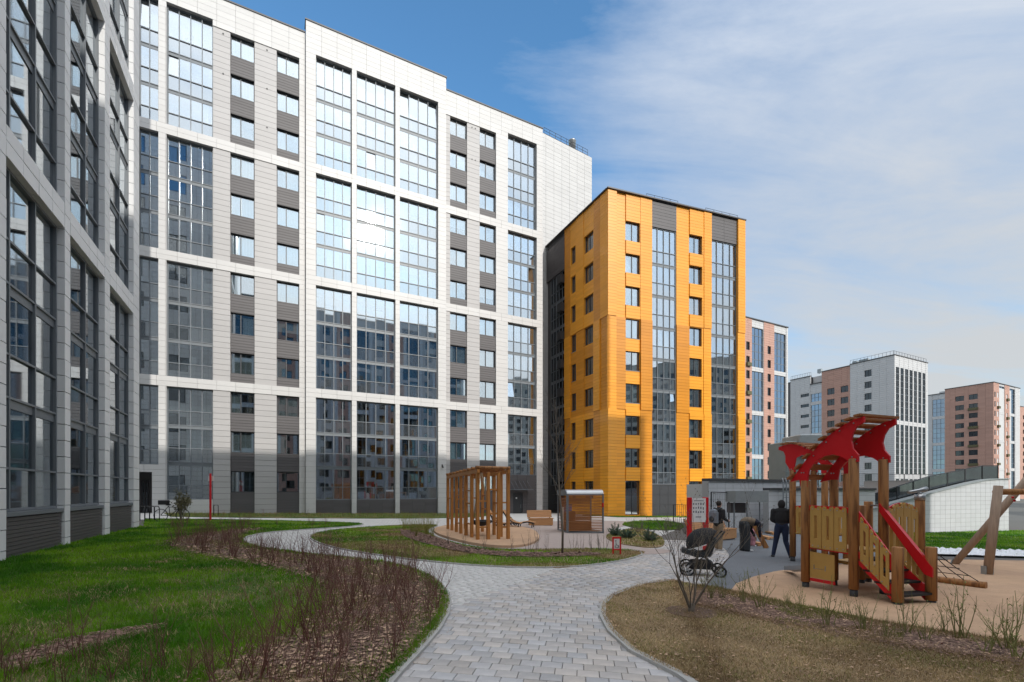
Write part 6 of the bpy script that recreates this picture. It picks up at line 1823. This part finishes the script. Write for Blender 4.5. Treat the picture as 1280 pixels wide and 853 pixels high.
# ------------------------------------------------------------------ people
def ell(mb, c, r, T=None): mb.ball(c, r, 14, 10, 0, T)
def person(name, label, loc, rz, prims, mats, extra=None, vox=0.014):
    """prims: (kind, data, material index). Voxel-joined into one continuous body, then coloured by nearest primitive"""
    r = thing(name, label, 'person', loc, rz)
    mb = MB(); segs = []
    for pr in prims:
        kind, dat, mi = pr
        if kind == 'limb':
            pts_, rad = dat
            P_, R_ = [], []
            for i in range(len(pts_) - 1):
                for f in (0, 0.25, 0.5, 0.75):
                    P_.append(Vector(pts_[i]).lerp(Vector(pts_[i + 1]), f)); R_.append(rad[i] * (1 - f) + rad[i + 1] * f)
            P_.append(Vector(pts_[-1])); R_.append(rad[-1])
            mb.tube(P_, R_, 12)
            mb.ball(P_[0], R_[0], 12, 8); mb.ball(P_[-1], R_[-1], 12, 8)
            for i in range(len(P_) - 1): segs.append((P_[i], P_[i + 1], R_[i], R_[i + 1], mi))
        else:
            c, rad, ang = dat
            T = Matrix.Translation(c) @ Matrix.Rotation(ang, 4, 'Y')
            mb.ball((0, 0, 0), rad, 16, 12, 0, T)
            ax = Vector((0, 0, 1)); rm = min(rad); 
            k = max(range(3), key=lambda i: rad[i]); ax = Vector([1.0 if i == k else 0 for i in range(3)])
            e = T.to_3x3() @ ax * (rad[k] - rm)
            mid = sorted(rad)[1]
            segs.append((Vector(c) - e, Vector(c) + e, (rm + mid) / 2, (rm + mid) / 2, mi))
    tmp = mb.build('tmp_body', mats[0])
    md = tmp.modifiers.new('join', 'REMESH'); md.mode = 'VOXEL'; md.voxel_size = vox; md.use_smooth_shade = True
    sm = tmp.modifiers.new('smooth', 'SMOOTH'); sm.factor = 0.5; sm.iterations = 4
    dg = bpy.context.evaluated_depsgraph_get(); dg.update()
    me = bpy.data.meshes.new_from_object(tmp.evaluated_get(dg))
    bpy.data.objects.remove(tmp)
    me.materials.clear()
    for m1 in mats: me.materials.append(MATS[m1])
    nF = len(me.polygons); cen_ = np.zeros(nF * 3, np.float32); me.polygons.foreach_get('center', cen_); cen_ = cen_.reshape(-1, 3)
    best = np.full(nF, 1e9); idx = np.zeros(nF, np.int32)
    for a, b, ra, rb, mi in segs:
        a_, b_ = np.array(a), np.array(b); ab = b_ - a_; L2 = max(ab @ ab, 1e-9)
        t = np.clip(((cen_ - a_) @ ab) / L2, 0, 1)
        d = np.linalg.norm(cen_ - (a_ + t[:, None] * ab), axis=1) - (ra + (rb - ra) * t)
        w = d < best; best[w] = d[w]; idx[w] = mi
    me.polygons.foreach_set('material_index', idx)
    me.polygons.foreach_set('use_smooth', np.ones(nF, bool))
    obj('body', me, r)
    if extra: extra(r)
    return r
def hand(root, c, d, side, mn='skin'):
    """small hand: palm, four unequal curled fingers and a thumb on its side"""
    c = Vector(c); d = Vector(d).normalized(); s = d.cross(Vector((0, 0, 1)))
    if s.length < 0.1: s = Vector((1, 0, 0))
    s.normalize(); n = s.cross(d)
    mb = MB(); mb.tube([c - d * 0.02, c + d * 0.03, c + d * 0.08], [0.026, 0.036, 0.034], 10)
    for k, L_ in enumerate((0.065, 0.078, 0.072, 0.055)):
        b = c + d * 0.08 + s * (0.027 - 0.018 * k)
        mb.tube([b, b + d * L_ * 0.5 - n * 0.008, b + d * L_ * 0.85 - n * 0.03, b + d * L_ * 0.8 - n * 0.05], [0.0095, 0.009, 0.008, 0.006], 6)
    b = c + d * 0.02 + s * 0.032 * side
    mb.tube([b, b + d * 0.03 + s * 0.022 * side, b + d * 0.06 + s * 0.018 * side - n * 0.01], [0.012, 0.010, 0.008], 6)
    mb.build('hand', mn, root)
# forward = local -Y is towards the viewer when rz = 0; figures are built facing +X and turned
# person in black hoodie, seen from behind, legs apart
pc = gp(977, 697.5)
PR = []
def both(fn):
    for s in (-1, 1): fn(s)
def legs1(s):
    PR.append(('limb', ([(0, 0.09 * s, 0.92), (0.03, 0.15 * s + (0.04 if s < 0 else 0), 0.50), (-0.02, 0.22 * s, 0.10)], [0.105, 0.072, 0.055]), 1))
    PR.append(('limb', ([(-0.05, 0.225 * s, 0.045), (0.15, 0.245 * s, 0.035)], [0.046, 0.04]), 2))
both(legs1)
PR += [('ell', ((0, 0, 1.0), (0.13, 0.175, 0.14), 0), 1), ('ell', ((0.0, 0, 1.24), (0.15, 0.20, 0.28), 0), 0), ('ell', ((0.0, 0, 1.42), (0.12, 0.225, 0.10), 0), 0), ('limb', ([(0, 0, 1.42), (0.02, 0, 1.54)], [0.07, 0.075]), 0), ('ell', ((0.02, 0, 1.62), (0.125, 0.105, 0.14), 0), 0), ('ell', ((0.07, 0, 1.60), (0.085, 0.07, 0.105), 0), 3)]
def arms1(s): PR.append(('limb', ([(0, 0.215 * s, 1.42), (0.0, 0.25 * s, 1.14), (0.20, 0.15 * s, 1.06)], [0.078, 0.064, 0.045]), 0))
both(arms1)
def ex1(r):
    hand(r, (0.22, 0.14, 1.07), (1, -0.3, 0.1), 1); hand(r, (0.22, -0.14, 1.07), (1, 0.3, 0.1), -1)
person('person', 'person in black hooded jacket and dark jeans standing with legs apart', pc, R(62), PR, ['cloth_black', 'denim', 'cloth_charcoal', 'skin'], ex1)
m_ = MB()
# person with grey backpack and beige trousers
pa = gp(898, 688.5)
PR = []
def legs2(s):
    PR.append(('limb', ([(0, 0.085 * s, 0.88), (0.02 + 0.03 * s, 0.09 * s, 0.48), (0.0 + 0.03 * s, 0.10 * s, 0.10)], [0.105, 0.085, 0.07]), 1))
    PR.append(('limb', ([(-0.03 + 0.03 * s, 0.10 * s, 0.04), (0.16 + 0.03 * s, 0.11 * s, 0.035)], [0.045, 0.038]), 2))
both(legs2)
PR += [('ell', ((0, 0, 0.94), (0.13, 0.165, 0.14), 0), 0), ('ell', ((0.0, 0, 1.18), (0.145, 0.19, 0.28), 0), 0), ('ell', ((0.0, 0, 1.36), (0.11, 0.21, 0.09), 0), 0), ('limb', ([(0.0, 0, 1.38), (0.03, 0, 1.50)], [0.055, 0.052]), 3), ('ell', ((0.045, 0, 1.575), (0.09, 0.074, 0.115), 0.1), 3), ('ell', ((0.02, 0, 1.605), (0.10, 0.085, 0.105), 0), 4), ('limb', ([(0.125, 0, 1.575), (0.148, 0, 1.555)], [0.012, 0.015]), 3)]
def arms2(s): PR.append(('limb', ([(0, 0.20 * s, 1.35), (-0.02, 0.25 * s, 1.10), (0.20, 0.20 * s, 1.02)], [0.07, 0.058, 0.042]), 0))
both(arms2)
def ex2(r):
    hand(r, (0.22, 0.19, 1.02), (1, -0.3, 0), 1); hand(r, (0.22, -0.19, 1.02), (1, 0.3, 0), -1)
    e = MB(); e.ball((0.128, 0.03, 1.60), 0.010, 6, 5); e.ball((0.128, -0.03, 1.60), 0.010, 6, 5); e.build('eyes', 'hair_dark', r)
rpA = person('person', 'person in dark jacket and beige trousers standing by the information board', pa, R(25), PR, ['cloth_black', 'cloth_beige', 'shoe_white', 'skin', 'hair_dark'], ex2)
bp = thing('backpack', 'grey backpack worn by the person in beige trousers', 'backpack', pa + RZ(R(25)) @ Vector((-0.22, 0, 0.95)), R(25))
m_ = MB(); m_.cbox(-0.1, 0.1, -0.15, 0.15, 0.0, 0.4, 0.045); m_.ball((0, 0, 0.38), (0.095, 0.14, 0.09), 12, 8); m_.build('bag', 'cloth_grey', bp)
m_ = MB()
for s in (-1, 1): m_.tube([(0.06, 0.10 * s, 0.42), (0.2, 0.13 * s, 0.50), (0.36, 0.13 * s, 0.38), (0.37, 0.14 * s, 0.22), (0.2, 0.19 * s, 0.08), (0.05, 0.12 * s, 0.05)], 0.02, 6)
m_.build('strap', 'cloth_charcoal', bp)
m_ = MB(); m_.ball((-0.10, 0, 0.13), (0.04, 0.11, 0.10), 10, 8); m_.build('pocket', 'cloth_charcoal', bp)
# person bending over
pb = gp(931, 689.5)
PR = []
def legs3(s):
    PR.append(('limb', ([(-0.02, 0.085 * s, 0.86), (0.02, 0.10 * s, 0.48), (0.0, 0.11 * s, 0.09)], [0.12, 0.105, 0.10]), 1))
    PR.append(('limb', ([(0.0, 0.11 * s, 0.045), (0.19, 0.12 * s, 0.038)], [0.05, 0.04]), 2))
both(legs3)
PR += [('ell', ((-0.03, 0, 0.95), (0.15, 0.17, 0.13), 0), 1), ('ell', ((0.14, 0, 1.02), (0.27, 0.18, 0.14), 0.1), 0), ('ell', ((0.36, 0, 0.98), (0.13, 0.20, 0.13), 0.4), 4), ('limb', ([(0.44, 0, 0.95), (0.54, 0, 0.92)], [0.06, 0.055]), 3), ('ell', ((0.60, 0, 0.88), (0.085, 0.075, 0.11), 0.9), 3), ('ell', ((0.60, 0, 0.915), (0.10, 0.088, 0.10), 0.6), 5)]
def arms3(s): PR.append(('limb', ([(0.38, 0.19 * s, 0.97), (0.40, 0.20 * s, 0.72), (0.48, 0.13 * s, 0.50)], [0.066, 0.055, 0.04]), 4))
both(arms3)
def ex3(r):
    hand(r, (0.49, 0.12, 0.49), (0.4, -0.2, -1), 1); hand(r, (0.49, -0.12, 0.49), (0.4, 0.2, -1), -1)
person('person', 'person in taupe vest and wide charcoal trousers bending forward over the beams', pb, R(12), PR, ['cloth_taupe', 'cloth_charcoal', 'shoe_white', 'skin', 'cloth_navy', 'hair_grey'], ex3)
# small child held by the bending person
pk = gp(943, 684)
PR = []
def legs4(s):
    PR.append(('limb', ([(0, 0.05 * s, 0.40), (0.03, 0.06 * s, 0.22), (0.0, 0.06 * s, 0.06)], [0.07, 0.055, 0.045]), 1)); PR.append(('limb', ([(0, 0.06 * s, 0.035), (0.09, 0.065 * s, 0.03)], [0.035, 0.03]), 2))
both(legs4)
PR += [('ell', ((0.02, 0, 0.52), (0.10, 0.12, 0.16), 0.3), 0), ('ell', ((0.10, 0, 0.74), (0.085, 0.08, 0.10), 0), 3), ('ell', ((0.08, 0, 0.765), (0.095, 0.09, 0.095), 0), 4), ('limb', ([(0.05, 0, 0.60), (0.08, 0, 0.68)], [0.045, 0.045]), 3)]
def arms4(s): PR.append(('limb', ([(0.04, 0.11 * s, 0.62), (0.12, 0.15 * s, 0.52), (0.22, 0.12 * s, 0.54)], [0.045, 0.038, 0.03]), 0))
both(arms4)
def ex4(r):
    hand(r, (0.22, 0.12, 0.54), (1, 0, 0), 1); hand(r, (0.22, -0.12, 0.54), (1, 0, 0), -1)
person('person', 'small child in pink clothes and pale hat standing at the climbing beams', pk + Vector((0, 0.15, 0.0)), R(20), PR, ['cloth_pink', 'cloth_pink', 'shoe_white', 'skin', 'cloth_lime'], ex4, 0.011)
# ------------------------------------------------------------------ bare shrubs, trees, dwarf pines
def stem_mesh(name, seed, n_stems, h, spread, r0, matname, branch=4, curve=0.25, budmat=None, sub=True, nseg=6):
    rr = random.Random(seed); mb = MB(); buds = []
    for _ in range(n_stems):
        a = rr.random() * 2 * math.pi; lean = spread * rr.random() ** 0.7; H = h * rr.uniform(0.55, 1.05)
        p = Vector((rr.gauss(0, 0.03), rr.gauss(0, 0.03), -0.03)); d = Vector((math.cos(a) * lean, math.sin(a) * lean, 1)).normalized()
        pts_ = [p.copy()]; rad = [r0]
        dirs = [d.copy()]
        for k in range(nseg):
            d = (d + Vector((rr.gauss(0, curve * 0.3), rr.gauss(0, curve * 0.3), 0.06))).normalized()
            p = p + d * (H / nseg); pts_.append(p.copy()); rad.append(r0 * (1 - 0.75 * (k + 1) / nseg)); dirs.append(d.copy())
        mb.tube(pts_, rad, 4, 0, False)
        if sub:
            for _b in range(branch):
                i = rr.randint(max(1, nseg // 3), nseg - 1); q = pts_[i].copy(); t = rr.random() * 2 * math.pi
                side_ = Vector((math.cos(t), math.sin(t), 0.0)); e = (dirs[i] * 0.7 + side_ * rr.uniform(0.5, 0.9)).normalized(); L_ = H * rr.uniform(0.14, 0.38)
                bp_ = [q.copy()]; br = [rad[i] * 0.65]
                for k in range(3):
                    e = (e + Vector((rr.gauss(0, 0.12), rr.gauss(0, 0.12), 0.14))).normalized(); q = q + e * L_ / 3; bp_.append(q.copy()); br.append(rad[i] * 0.65 * (1 - 0.25 * (k + 1)))
                mb.tube(bp_, br, 3, 0, False)
                if rr.random() < 0.5:
                    e2 = (e + Vector((rr.gauss(0, 0.6), rr.gauss(0, 0.6), 0))).normalized(); q0 = bp_[2]
                    mb.tube([q0, q0 + e2 * L_ * 0.4], [br[2] * 0.8, br[2] * 0.4], 3, 0, False)
                buds += bp_[1:]
            buds += pts_[2:]
    if budmat:
        for b in buds:
            if rr.random() < 0.7:
                s = rr.uniform(0.006, 0.016); t = rr.random() * 6.28; u = Vector((math.cos(t), math.sin(t), rr.uniform(0.2, 1))) * s
                w = Vector((-math.sin(t), math.cos(t), 0)) * s * 0.5
                mb.add([b, b + u + w, b + u * 2, b + u - w], [(0, 1, 2, 3)], 1)
    return mb.mesh(name, [matname] + ([budmat] if budmat else []))
def shrub(mesh, name, label, loc, rz, sc, group=None, tilt=0.0):
    o = obj(name, mesh); o.location = loc; o.rotation_euler = (random.gauss(0, tilt), random.gauss(0, tilt), rz); o.scale = (sc, sc, sc * random.uniform(0.85, 1.15))
    return tag(o, label, 'shrub', group)
red = [stem_mesh('dogwood_shrub', 50 + k, 6 + k % 5, 0.88, 0.5, 0.0058, 'twig_red', 5, 0.42) for k in range(9)]
G1 = 'bare red stemmed shrubs in the curved bed'
pts = scatter(bed_pl, 900, 1.3, 3.6, 30)
used_ = []
kerb_line = smooth_poly(Lc, False, 2)
for (x, y) in pts:
    if len(used_) >= 190: break
    px_, py_ = to_px(gw(x, y))
    if not (-20 < px_ < 560): continue
    md = 0.2 + 0.016 * y
    if any((x - a) ** 2 + (y - b) ** 2 < md * md for a, b in used_): continue
    used_.append((x, y))
    sc_ = random.uniform(0.5, 1.15) * (0.8 if y < 5.5 else 1.0)
    if random.random() < 0.18: sc_ *= 1.25
    dk_ = min((Vector((x, y)) - q).length for q in kerb_line); dl_ = min((Vector((x, y)) - q).length for q in bed_pl)
    size_ = 'tall' if sc_ > 0.95 else ('knee-high' if sc_ > 0.68 else 'low')
    where_ = 'close to the path kerb' if dk_ < 0.8 else ('at the lawn edge of the mulch bed' if dl_ < 0.7 else 'in the middle of the mulch bed')
    far_ = ' by the path loop' if y > 12 else ''
    lab_ = size_ + ' bare red-stemmed shrub ' + where_ + far_
    shrub(random.choice(red), 'dogwood_shrub', lab_, gw(x, y, 0.03), random.random() * 6.28, sc_, size_ + ' red stemmed shrubs ' + where_ + far_, 0.07)
G2 = 'sparse bare shrubs on the lawn'
for (px_, py_, sc_) in ((30, 845, .9), (62, 838, .8), (100, 832, 1.05), (112, 850, .8), (140, 856, .8), (180, 858, .85), (205, 840, 1.0), (232, 856, .9), (262, 846, .75), (300, 858, 1.0), (318, 842, .8), (12, 858, .75), (78, 862, .9), (160, 842, .7), (-10, 850, .9)):
    shrub(random.choice(red), 'dogwood_shrub', 'thin leafless shrub standing in the lawn next to the bark strip', gp(px_, py_) + Vector((0, 0, 0.03)), random.random() * 6.28, sc_ * 0.72, G2, 0.06)
G3 = 'bare shrubs at the far end of the lawn'
for k in range(26):
    px_, py_ = 215 + 200 * random.random(), 655 + 6 * random.random()
    shrub(random.choice(red), 'dogwood_shrub', 'small leafless shrub on the far lawn before the white block', gp(px_, py_) + Vector((0, 0, 0.03)), random.random() * 6.28, random.uniform(0.5, 0.8), G3)
for k in range(22):
    px_ = 215 + 345 * k / 21 + random.uniform(-5, 5)
    shrub(random.choice(red), 'dogwood_shrub', 'tiny leafless shrub at the foot of the white block', gp(px_, 645.3 + random.random()) + Vector((0, 0, 0.03)), random.random() * 6.28, random.uniform(0.45, 0.8), 'bare shrubs along the white block')
# yellow-green shrubs on the island
yel = [stem_mesh('willow_shrub', 80 + k, 22, 0.9, 0.55, 0.006, 'twig_yellow', 5, 0.25, 'bud') for k in range(3)]
for (px_, py_, s_) in ((505, 664, 1.0), (515, 667, 1.05), (524, 665, 1.15), (533, 669, 1.1), (541, 672, 0.9), (520, 672, 0.8)):
    shrub(random.choice(yel), 'willow_shrub', 'yellow-green budding shrub on the oval island beside the play pad', gp(px_, py_) + Vector((0, 0, 0.03)), random.random() * 6.28, s_, 'yellow-green shrubs on the island')
thin = [stem_mesh('young_shrub', 90 + k, 4, 0.7, 0.3, 0.006, 'twig_grey', 3, 0.25) for k in range(3)]
for (px_, py_) in ((560, 683), (580, 688), (605, 691), (662, 691), (672, 690), (683, 690), (718, 690), (727, 690), (738, 690), (748, 689.5), (756, 690), (640, 692)):
    shrub(random.choice(thin), 'young_shrub', 'few-stemmed grey bare shrub at the inner edge of the oval island', gp(px_, py_) + Vector((0, 0, 0.03)), random.random() * 6.28, random.uniform(0.8, 1.2), 'thin grey shrubs on the island')
# greenish stemmed shrubs beside the play surface
grn = [stem_mesh('green_stem_shrub', 110 + k, 7 + k, 0.62, 0.5, 0.0062, 'twig_green', 4, 0.3, 'bud') for k in range(4)]
G4 = 'green stemmed bare shrubs beside the play surface'
for (px_, py_, s_) in ((905, 752, .9), (930, 757, .9), (952, 764, 1.0), (1000, 772, .8), (1036, 787, 1.15), (1080, 793, 1.0), (1132, 796, 1.0), (1158, 806, .7), (1205, 804, 1.2), (1232, 822, 1.1), (1256, 816, 1.0), (1275, 830, 1.25), (985, 762, .6), (1060, 779, .6), (1180, 796, .7), (1110, 803, .6), (880, 745, .8), (888, 752, .9)):
    shrub(random.choice(grn), 'green_stem_shrub', 'bare shrub with olive green stems in the bed beside the play surface', gp(px_, py_) + Vector((0, 0, 0.03)), random.random() * 6.28, s_, G4, 0.05)
# branching helper for small trees
def grow(mb, rr, p, d, L_, r, depth, spread, buds=None, up=0.15):
    pts_ = [p.copy()]; rad = [r]; n = 4
    for k in range(n):
        d = (d + Vector((rr.gauss(0, 0.13), rr.gauss(0, 0.13), up * 0.4))).normalized()
        p = p + d * L_ / n; pts_.append(p.copy()); rad.append(r * (1 - 0.4 * (k + 1) / n))
    mb.tube(pts_, rad, 7 if r > 0.012 else (5 if r > 0.006 else 3), 0, False)
    if buds is not None and depth <= 1: buds += pts_[1:]
    if depth <= 0: return
    for _ in range(rr.choice([2, 3, 3])):
        i = rr.randint(2, n); t = rr.random() * 6.28
        e = (d * 0.9 + Vector((math.cos(t), math.sin(t), 0.1)) * spread).normalized()
        grow(mb, rr, pts_[i], e, L_ * rr.uniform(0.5, 0.8), rad[i] * 0.66, depth - 1, spread, buds, up)
# multi-stemmed bare shrub beside the pushchair
rr = random.Random(5); bs = thing('bare_tree', 'large multi-stemmed leafless shrub growing from the dry lawn by the pushchair', 'tree', gp(864, 768))
tr = MB(); tr.tube([(0, 0, -0.05), (0.0, 0.0, 0.06), (0.02, 0, 0.16)], [0.055, 0.045, 0.04], 10); tr.build('trunk', 'twig_grey', bs)
cr = MB(); bds = []
for k in range(9):
    a = k * 0.7 + rr.uniform(-0.3, 0.3); sp_ = rr.uniform(0.15, 0.6); d = Vector((math.cos(a) * sp_, math.sin(a) * sp_, 1)).normalized()
    grow(cr, rr, Vector((0.03 * math.cos(a), 0.03 * math.sin(a), 0.10)), d, rr.uniform(0.6, 0.95), rr.uniform(0.008, 0.014), 3, 0.55, bds, 0.22)
cr.build('branches', 'twig_grey', bs)
bm2 = MB()
for b in bds:
    if rr.random() < 0.35: bm2.ball(b, 0.007, 5, 4)
tag(bm2.build('buds', 'twig_grey', bs), kind='stuff')
# slim young tree on the island
yt = thing('young_tree', 'slim leafless young tree with a thin trunk on the oval island', 'tree', gp(703, 694))
p0 = gp(703, 694); k_ = p0.y / F
tr = MB(); tr.tube([(0, 0, -0.05), (0.01, 0, 30 * k_), (-0.05, 0, 60 * k_), (-0.10, 0.02, 90 * k_), (-0.16, 0.03, 125 * k_), (-0.18, 0.03, 160 * k_), (-0.22, 0.02, 195 * k_)], [0.036, 0.033, 0.03, 0.026, 0.019, 0.012, 0.004], 9); tr.build('trunk', 'twig_grey', yt)
cr = MB(); rr = random.Random(9)
for k in range(26):
    z = (70 + 115 * k / 26) * k_; a = rr.random() * 6.28; x0 = -0.02 - 0.2 * (z / (195 * k_)) ** 1.2
    d = Vector((math.cos(a) * 0.75, math.sin(a) * 0.75, 1)).normalized()
    grow(cr, rr, Vector((x0, 0.02, z)), d, (0.75 - 0.35 * k / 26) * rr.uniform(0.7, 1.2), 0.011 - 0.005 * k / 26, 2, 0.4, None, 0.25)
cr.build('branches', 'twig_grey', yt)
st_ = MB(); st_.tube([(0.02, 0.06, -0.05), (0.02, 0.06, 60 * k_)], 0.02, 7); st_.build('stake', 'grey_wood', yt)
# leafy young shrub by the bicycles
lt = thing('leafy_shrub', 'young shrub with small dull leaves near the parked bicycle', 'shrub', gp(226, 652))
cr = MB(); lv = MB(); rr = random.Random(21); bds = []
for k in range(9):
    a = rr.random() * 6.28; grow(cr, rr, Vector((0, 0, 0)), Vector((math.cos(a) * 0.35, math.sin(a) * 0.35, 1)).normalized(), rr.uniform(0.6, 1.0), 0.016, 2, 0.45, bds, 0.2)
for b in bds:
    for _ in range(3):
        s = rr.uniform(0.03, 0.06); u = Vector((rr.gauss(0, 1), rr.gauss(0, 1), rr.gauss(0, 1))).normalized() * s; w = u.orthogonal().normalized() * s * 0.6; c = b + Vector((rr.gauss(0, 0.04), rr.gauss(0, 0.04), rr.gauss(0, 0.04)))
        lv.add([c - u, c + w, c + u, c - w], [(0, 1, 2, 3)])
cr.build('branches', 'twig_grey', lt); tag(lv.build('leaves', 'leaf_dull', lt), kind='stuff')
# dwarf pines
def dwarf_pine(label, px_, py_, w, h, seed):
    t = thing('dwarf_pine', label, 'shrub', gp(px_, py_) + Vector((0, 0, 0.04))); rr = random.Random(seed)
    br = MB(); nd = MB()
    for k in range(26):
        a = rr.random() * 6.28; e = rr.uniform(0.15, 1.2); L_ = rr.uniform(0.5, 1.0)
        tip = Vector((math.cos(a) * w * L_ * math.cos(e), math.sin(a) * w * L_ * math.cos(e), h * L_ * math.sin(e) + 0.08))
        mid = tip * 0.5 + Vector((0, 0, -0.04)); br.tube([(0, 0, 0), mid, tip], [0.018, 0.012, 0.005], 5, 0, False)
        for q in range(80):
            f = rr.uniform(0.3, 1.03); c = Vector((0, 0, 0)).lerp(mid, f * 2) if f < 0.5 else mid.lerp(tip, f * 2 - 1)
            d = Vector((rr.gauss(0, 1), rr.gauss(0, 1), rr.gauss(0.6, 0.8))).normalized() * rr.uniform(0.05, 0.10)
            s = d.orthogonal().normalized() * 0.009
            nd.add([c - s, c + s, c + d], [(0, 1, 2)])
    br.build('branches', 'twig_grey', t); tag(nd.build('needles', 'needle', t), kind='stuff')
dwarf_pine('broad dark dwarf pine beside the slatted shelter', 770, 671, 0.5, 0.55, 1); dwarf_pine('low dark dwarf pine in the middle of the small island', 784, 674.5, 0.45, 0.45, 2); dwarf_pine('separate dark dwarf pine at the path side of the small island', 811, 677.5, 0.5, 0.5, 3)
bt = [stem_mesh('twiggy_shrub', 130 + k, 20, 0.75, 0.8, 0.005, 'twig_grey', 5, 0.3) for k in range(2)]
for (px_, py_) in ((790, 664), (797, 667), (803, 663)):
    shrub(random.choice(bt), 'twiggy_shrub', 'bushy grey twiggy shrub behind the dwarf pines', gp(px_, py_) + Vector((0, 0, 0.04)), random.random() * 6, 1.0, 'twiggy shrubs by the dwarf pines')
for (px_, py_) in ((838, 661), (848, 663), (856, 668), (833, 666)):
    shrub(random.choice(bt), 'twiggy_shrub', 'grey twiggy shrub beside the path near the information board', gp(px_, py_) + Vector((0, 0, 0.04)), random.random() * 6, 1.1, 'twiggy shrubs by the information board')
bn = thing('waste_bin', 'small dark blue covered container in the passage by the orange block', 'bin', gw(5.4, 46.0))
MB().cbox(-0.5, 0.5, -0.4, 0.4, 0, 1.0, 0.06).build('tub', 'blue_cloth', bn); MB().cbox(-0.53, 0.53, -0.43, 0.43, 1.0, 1.1, 0.03).build('lid', 'black_metal', bn)
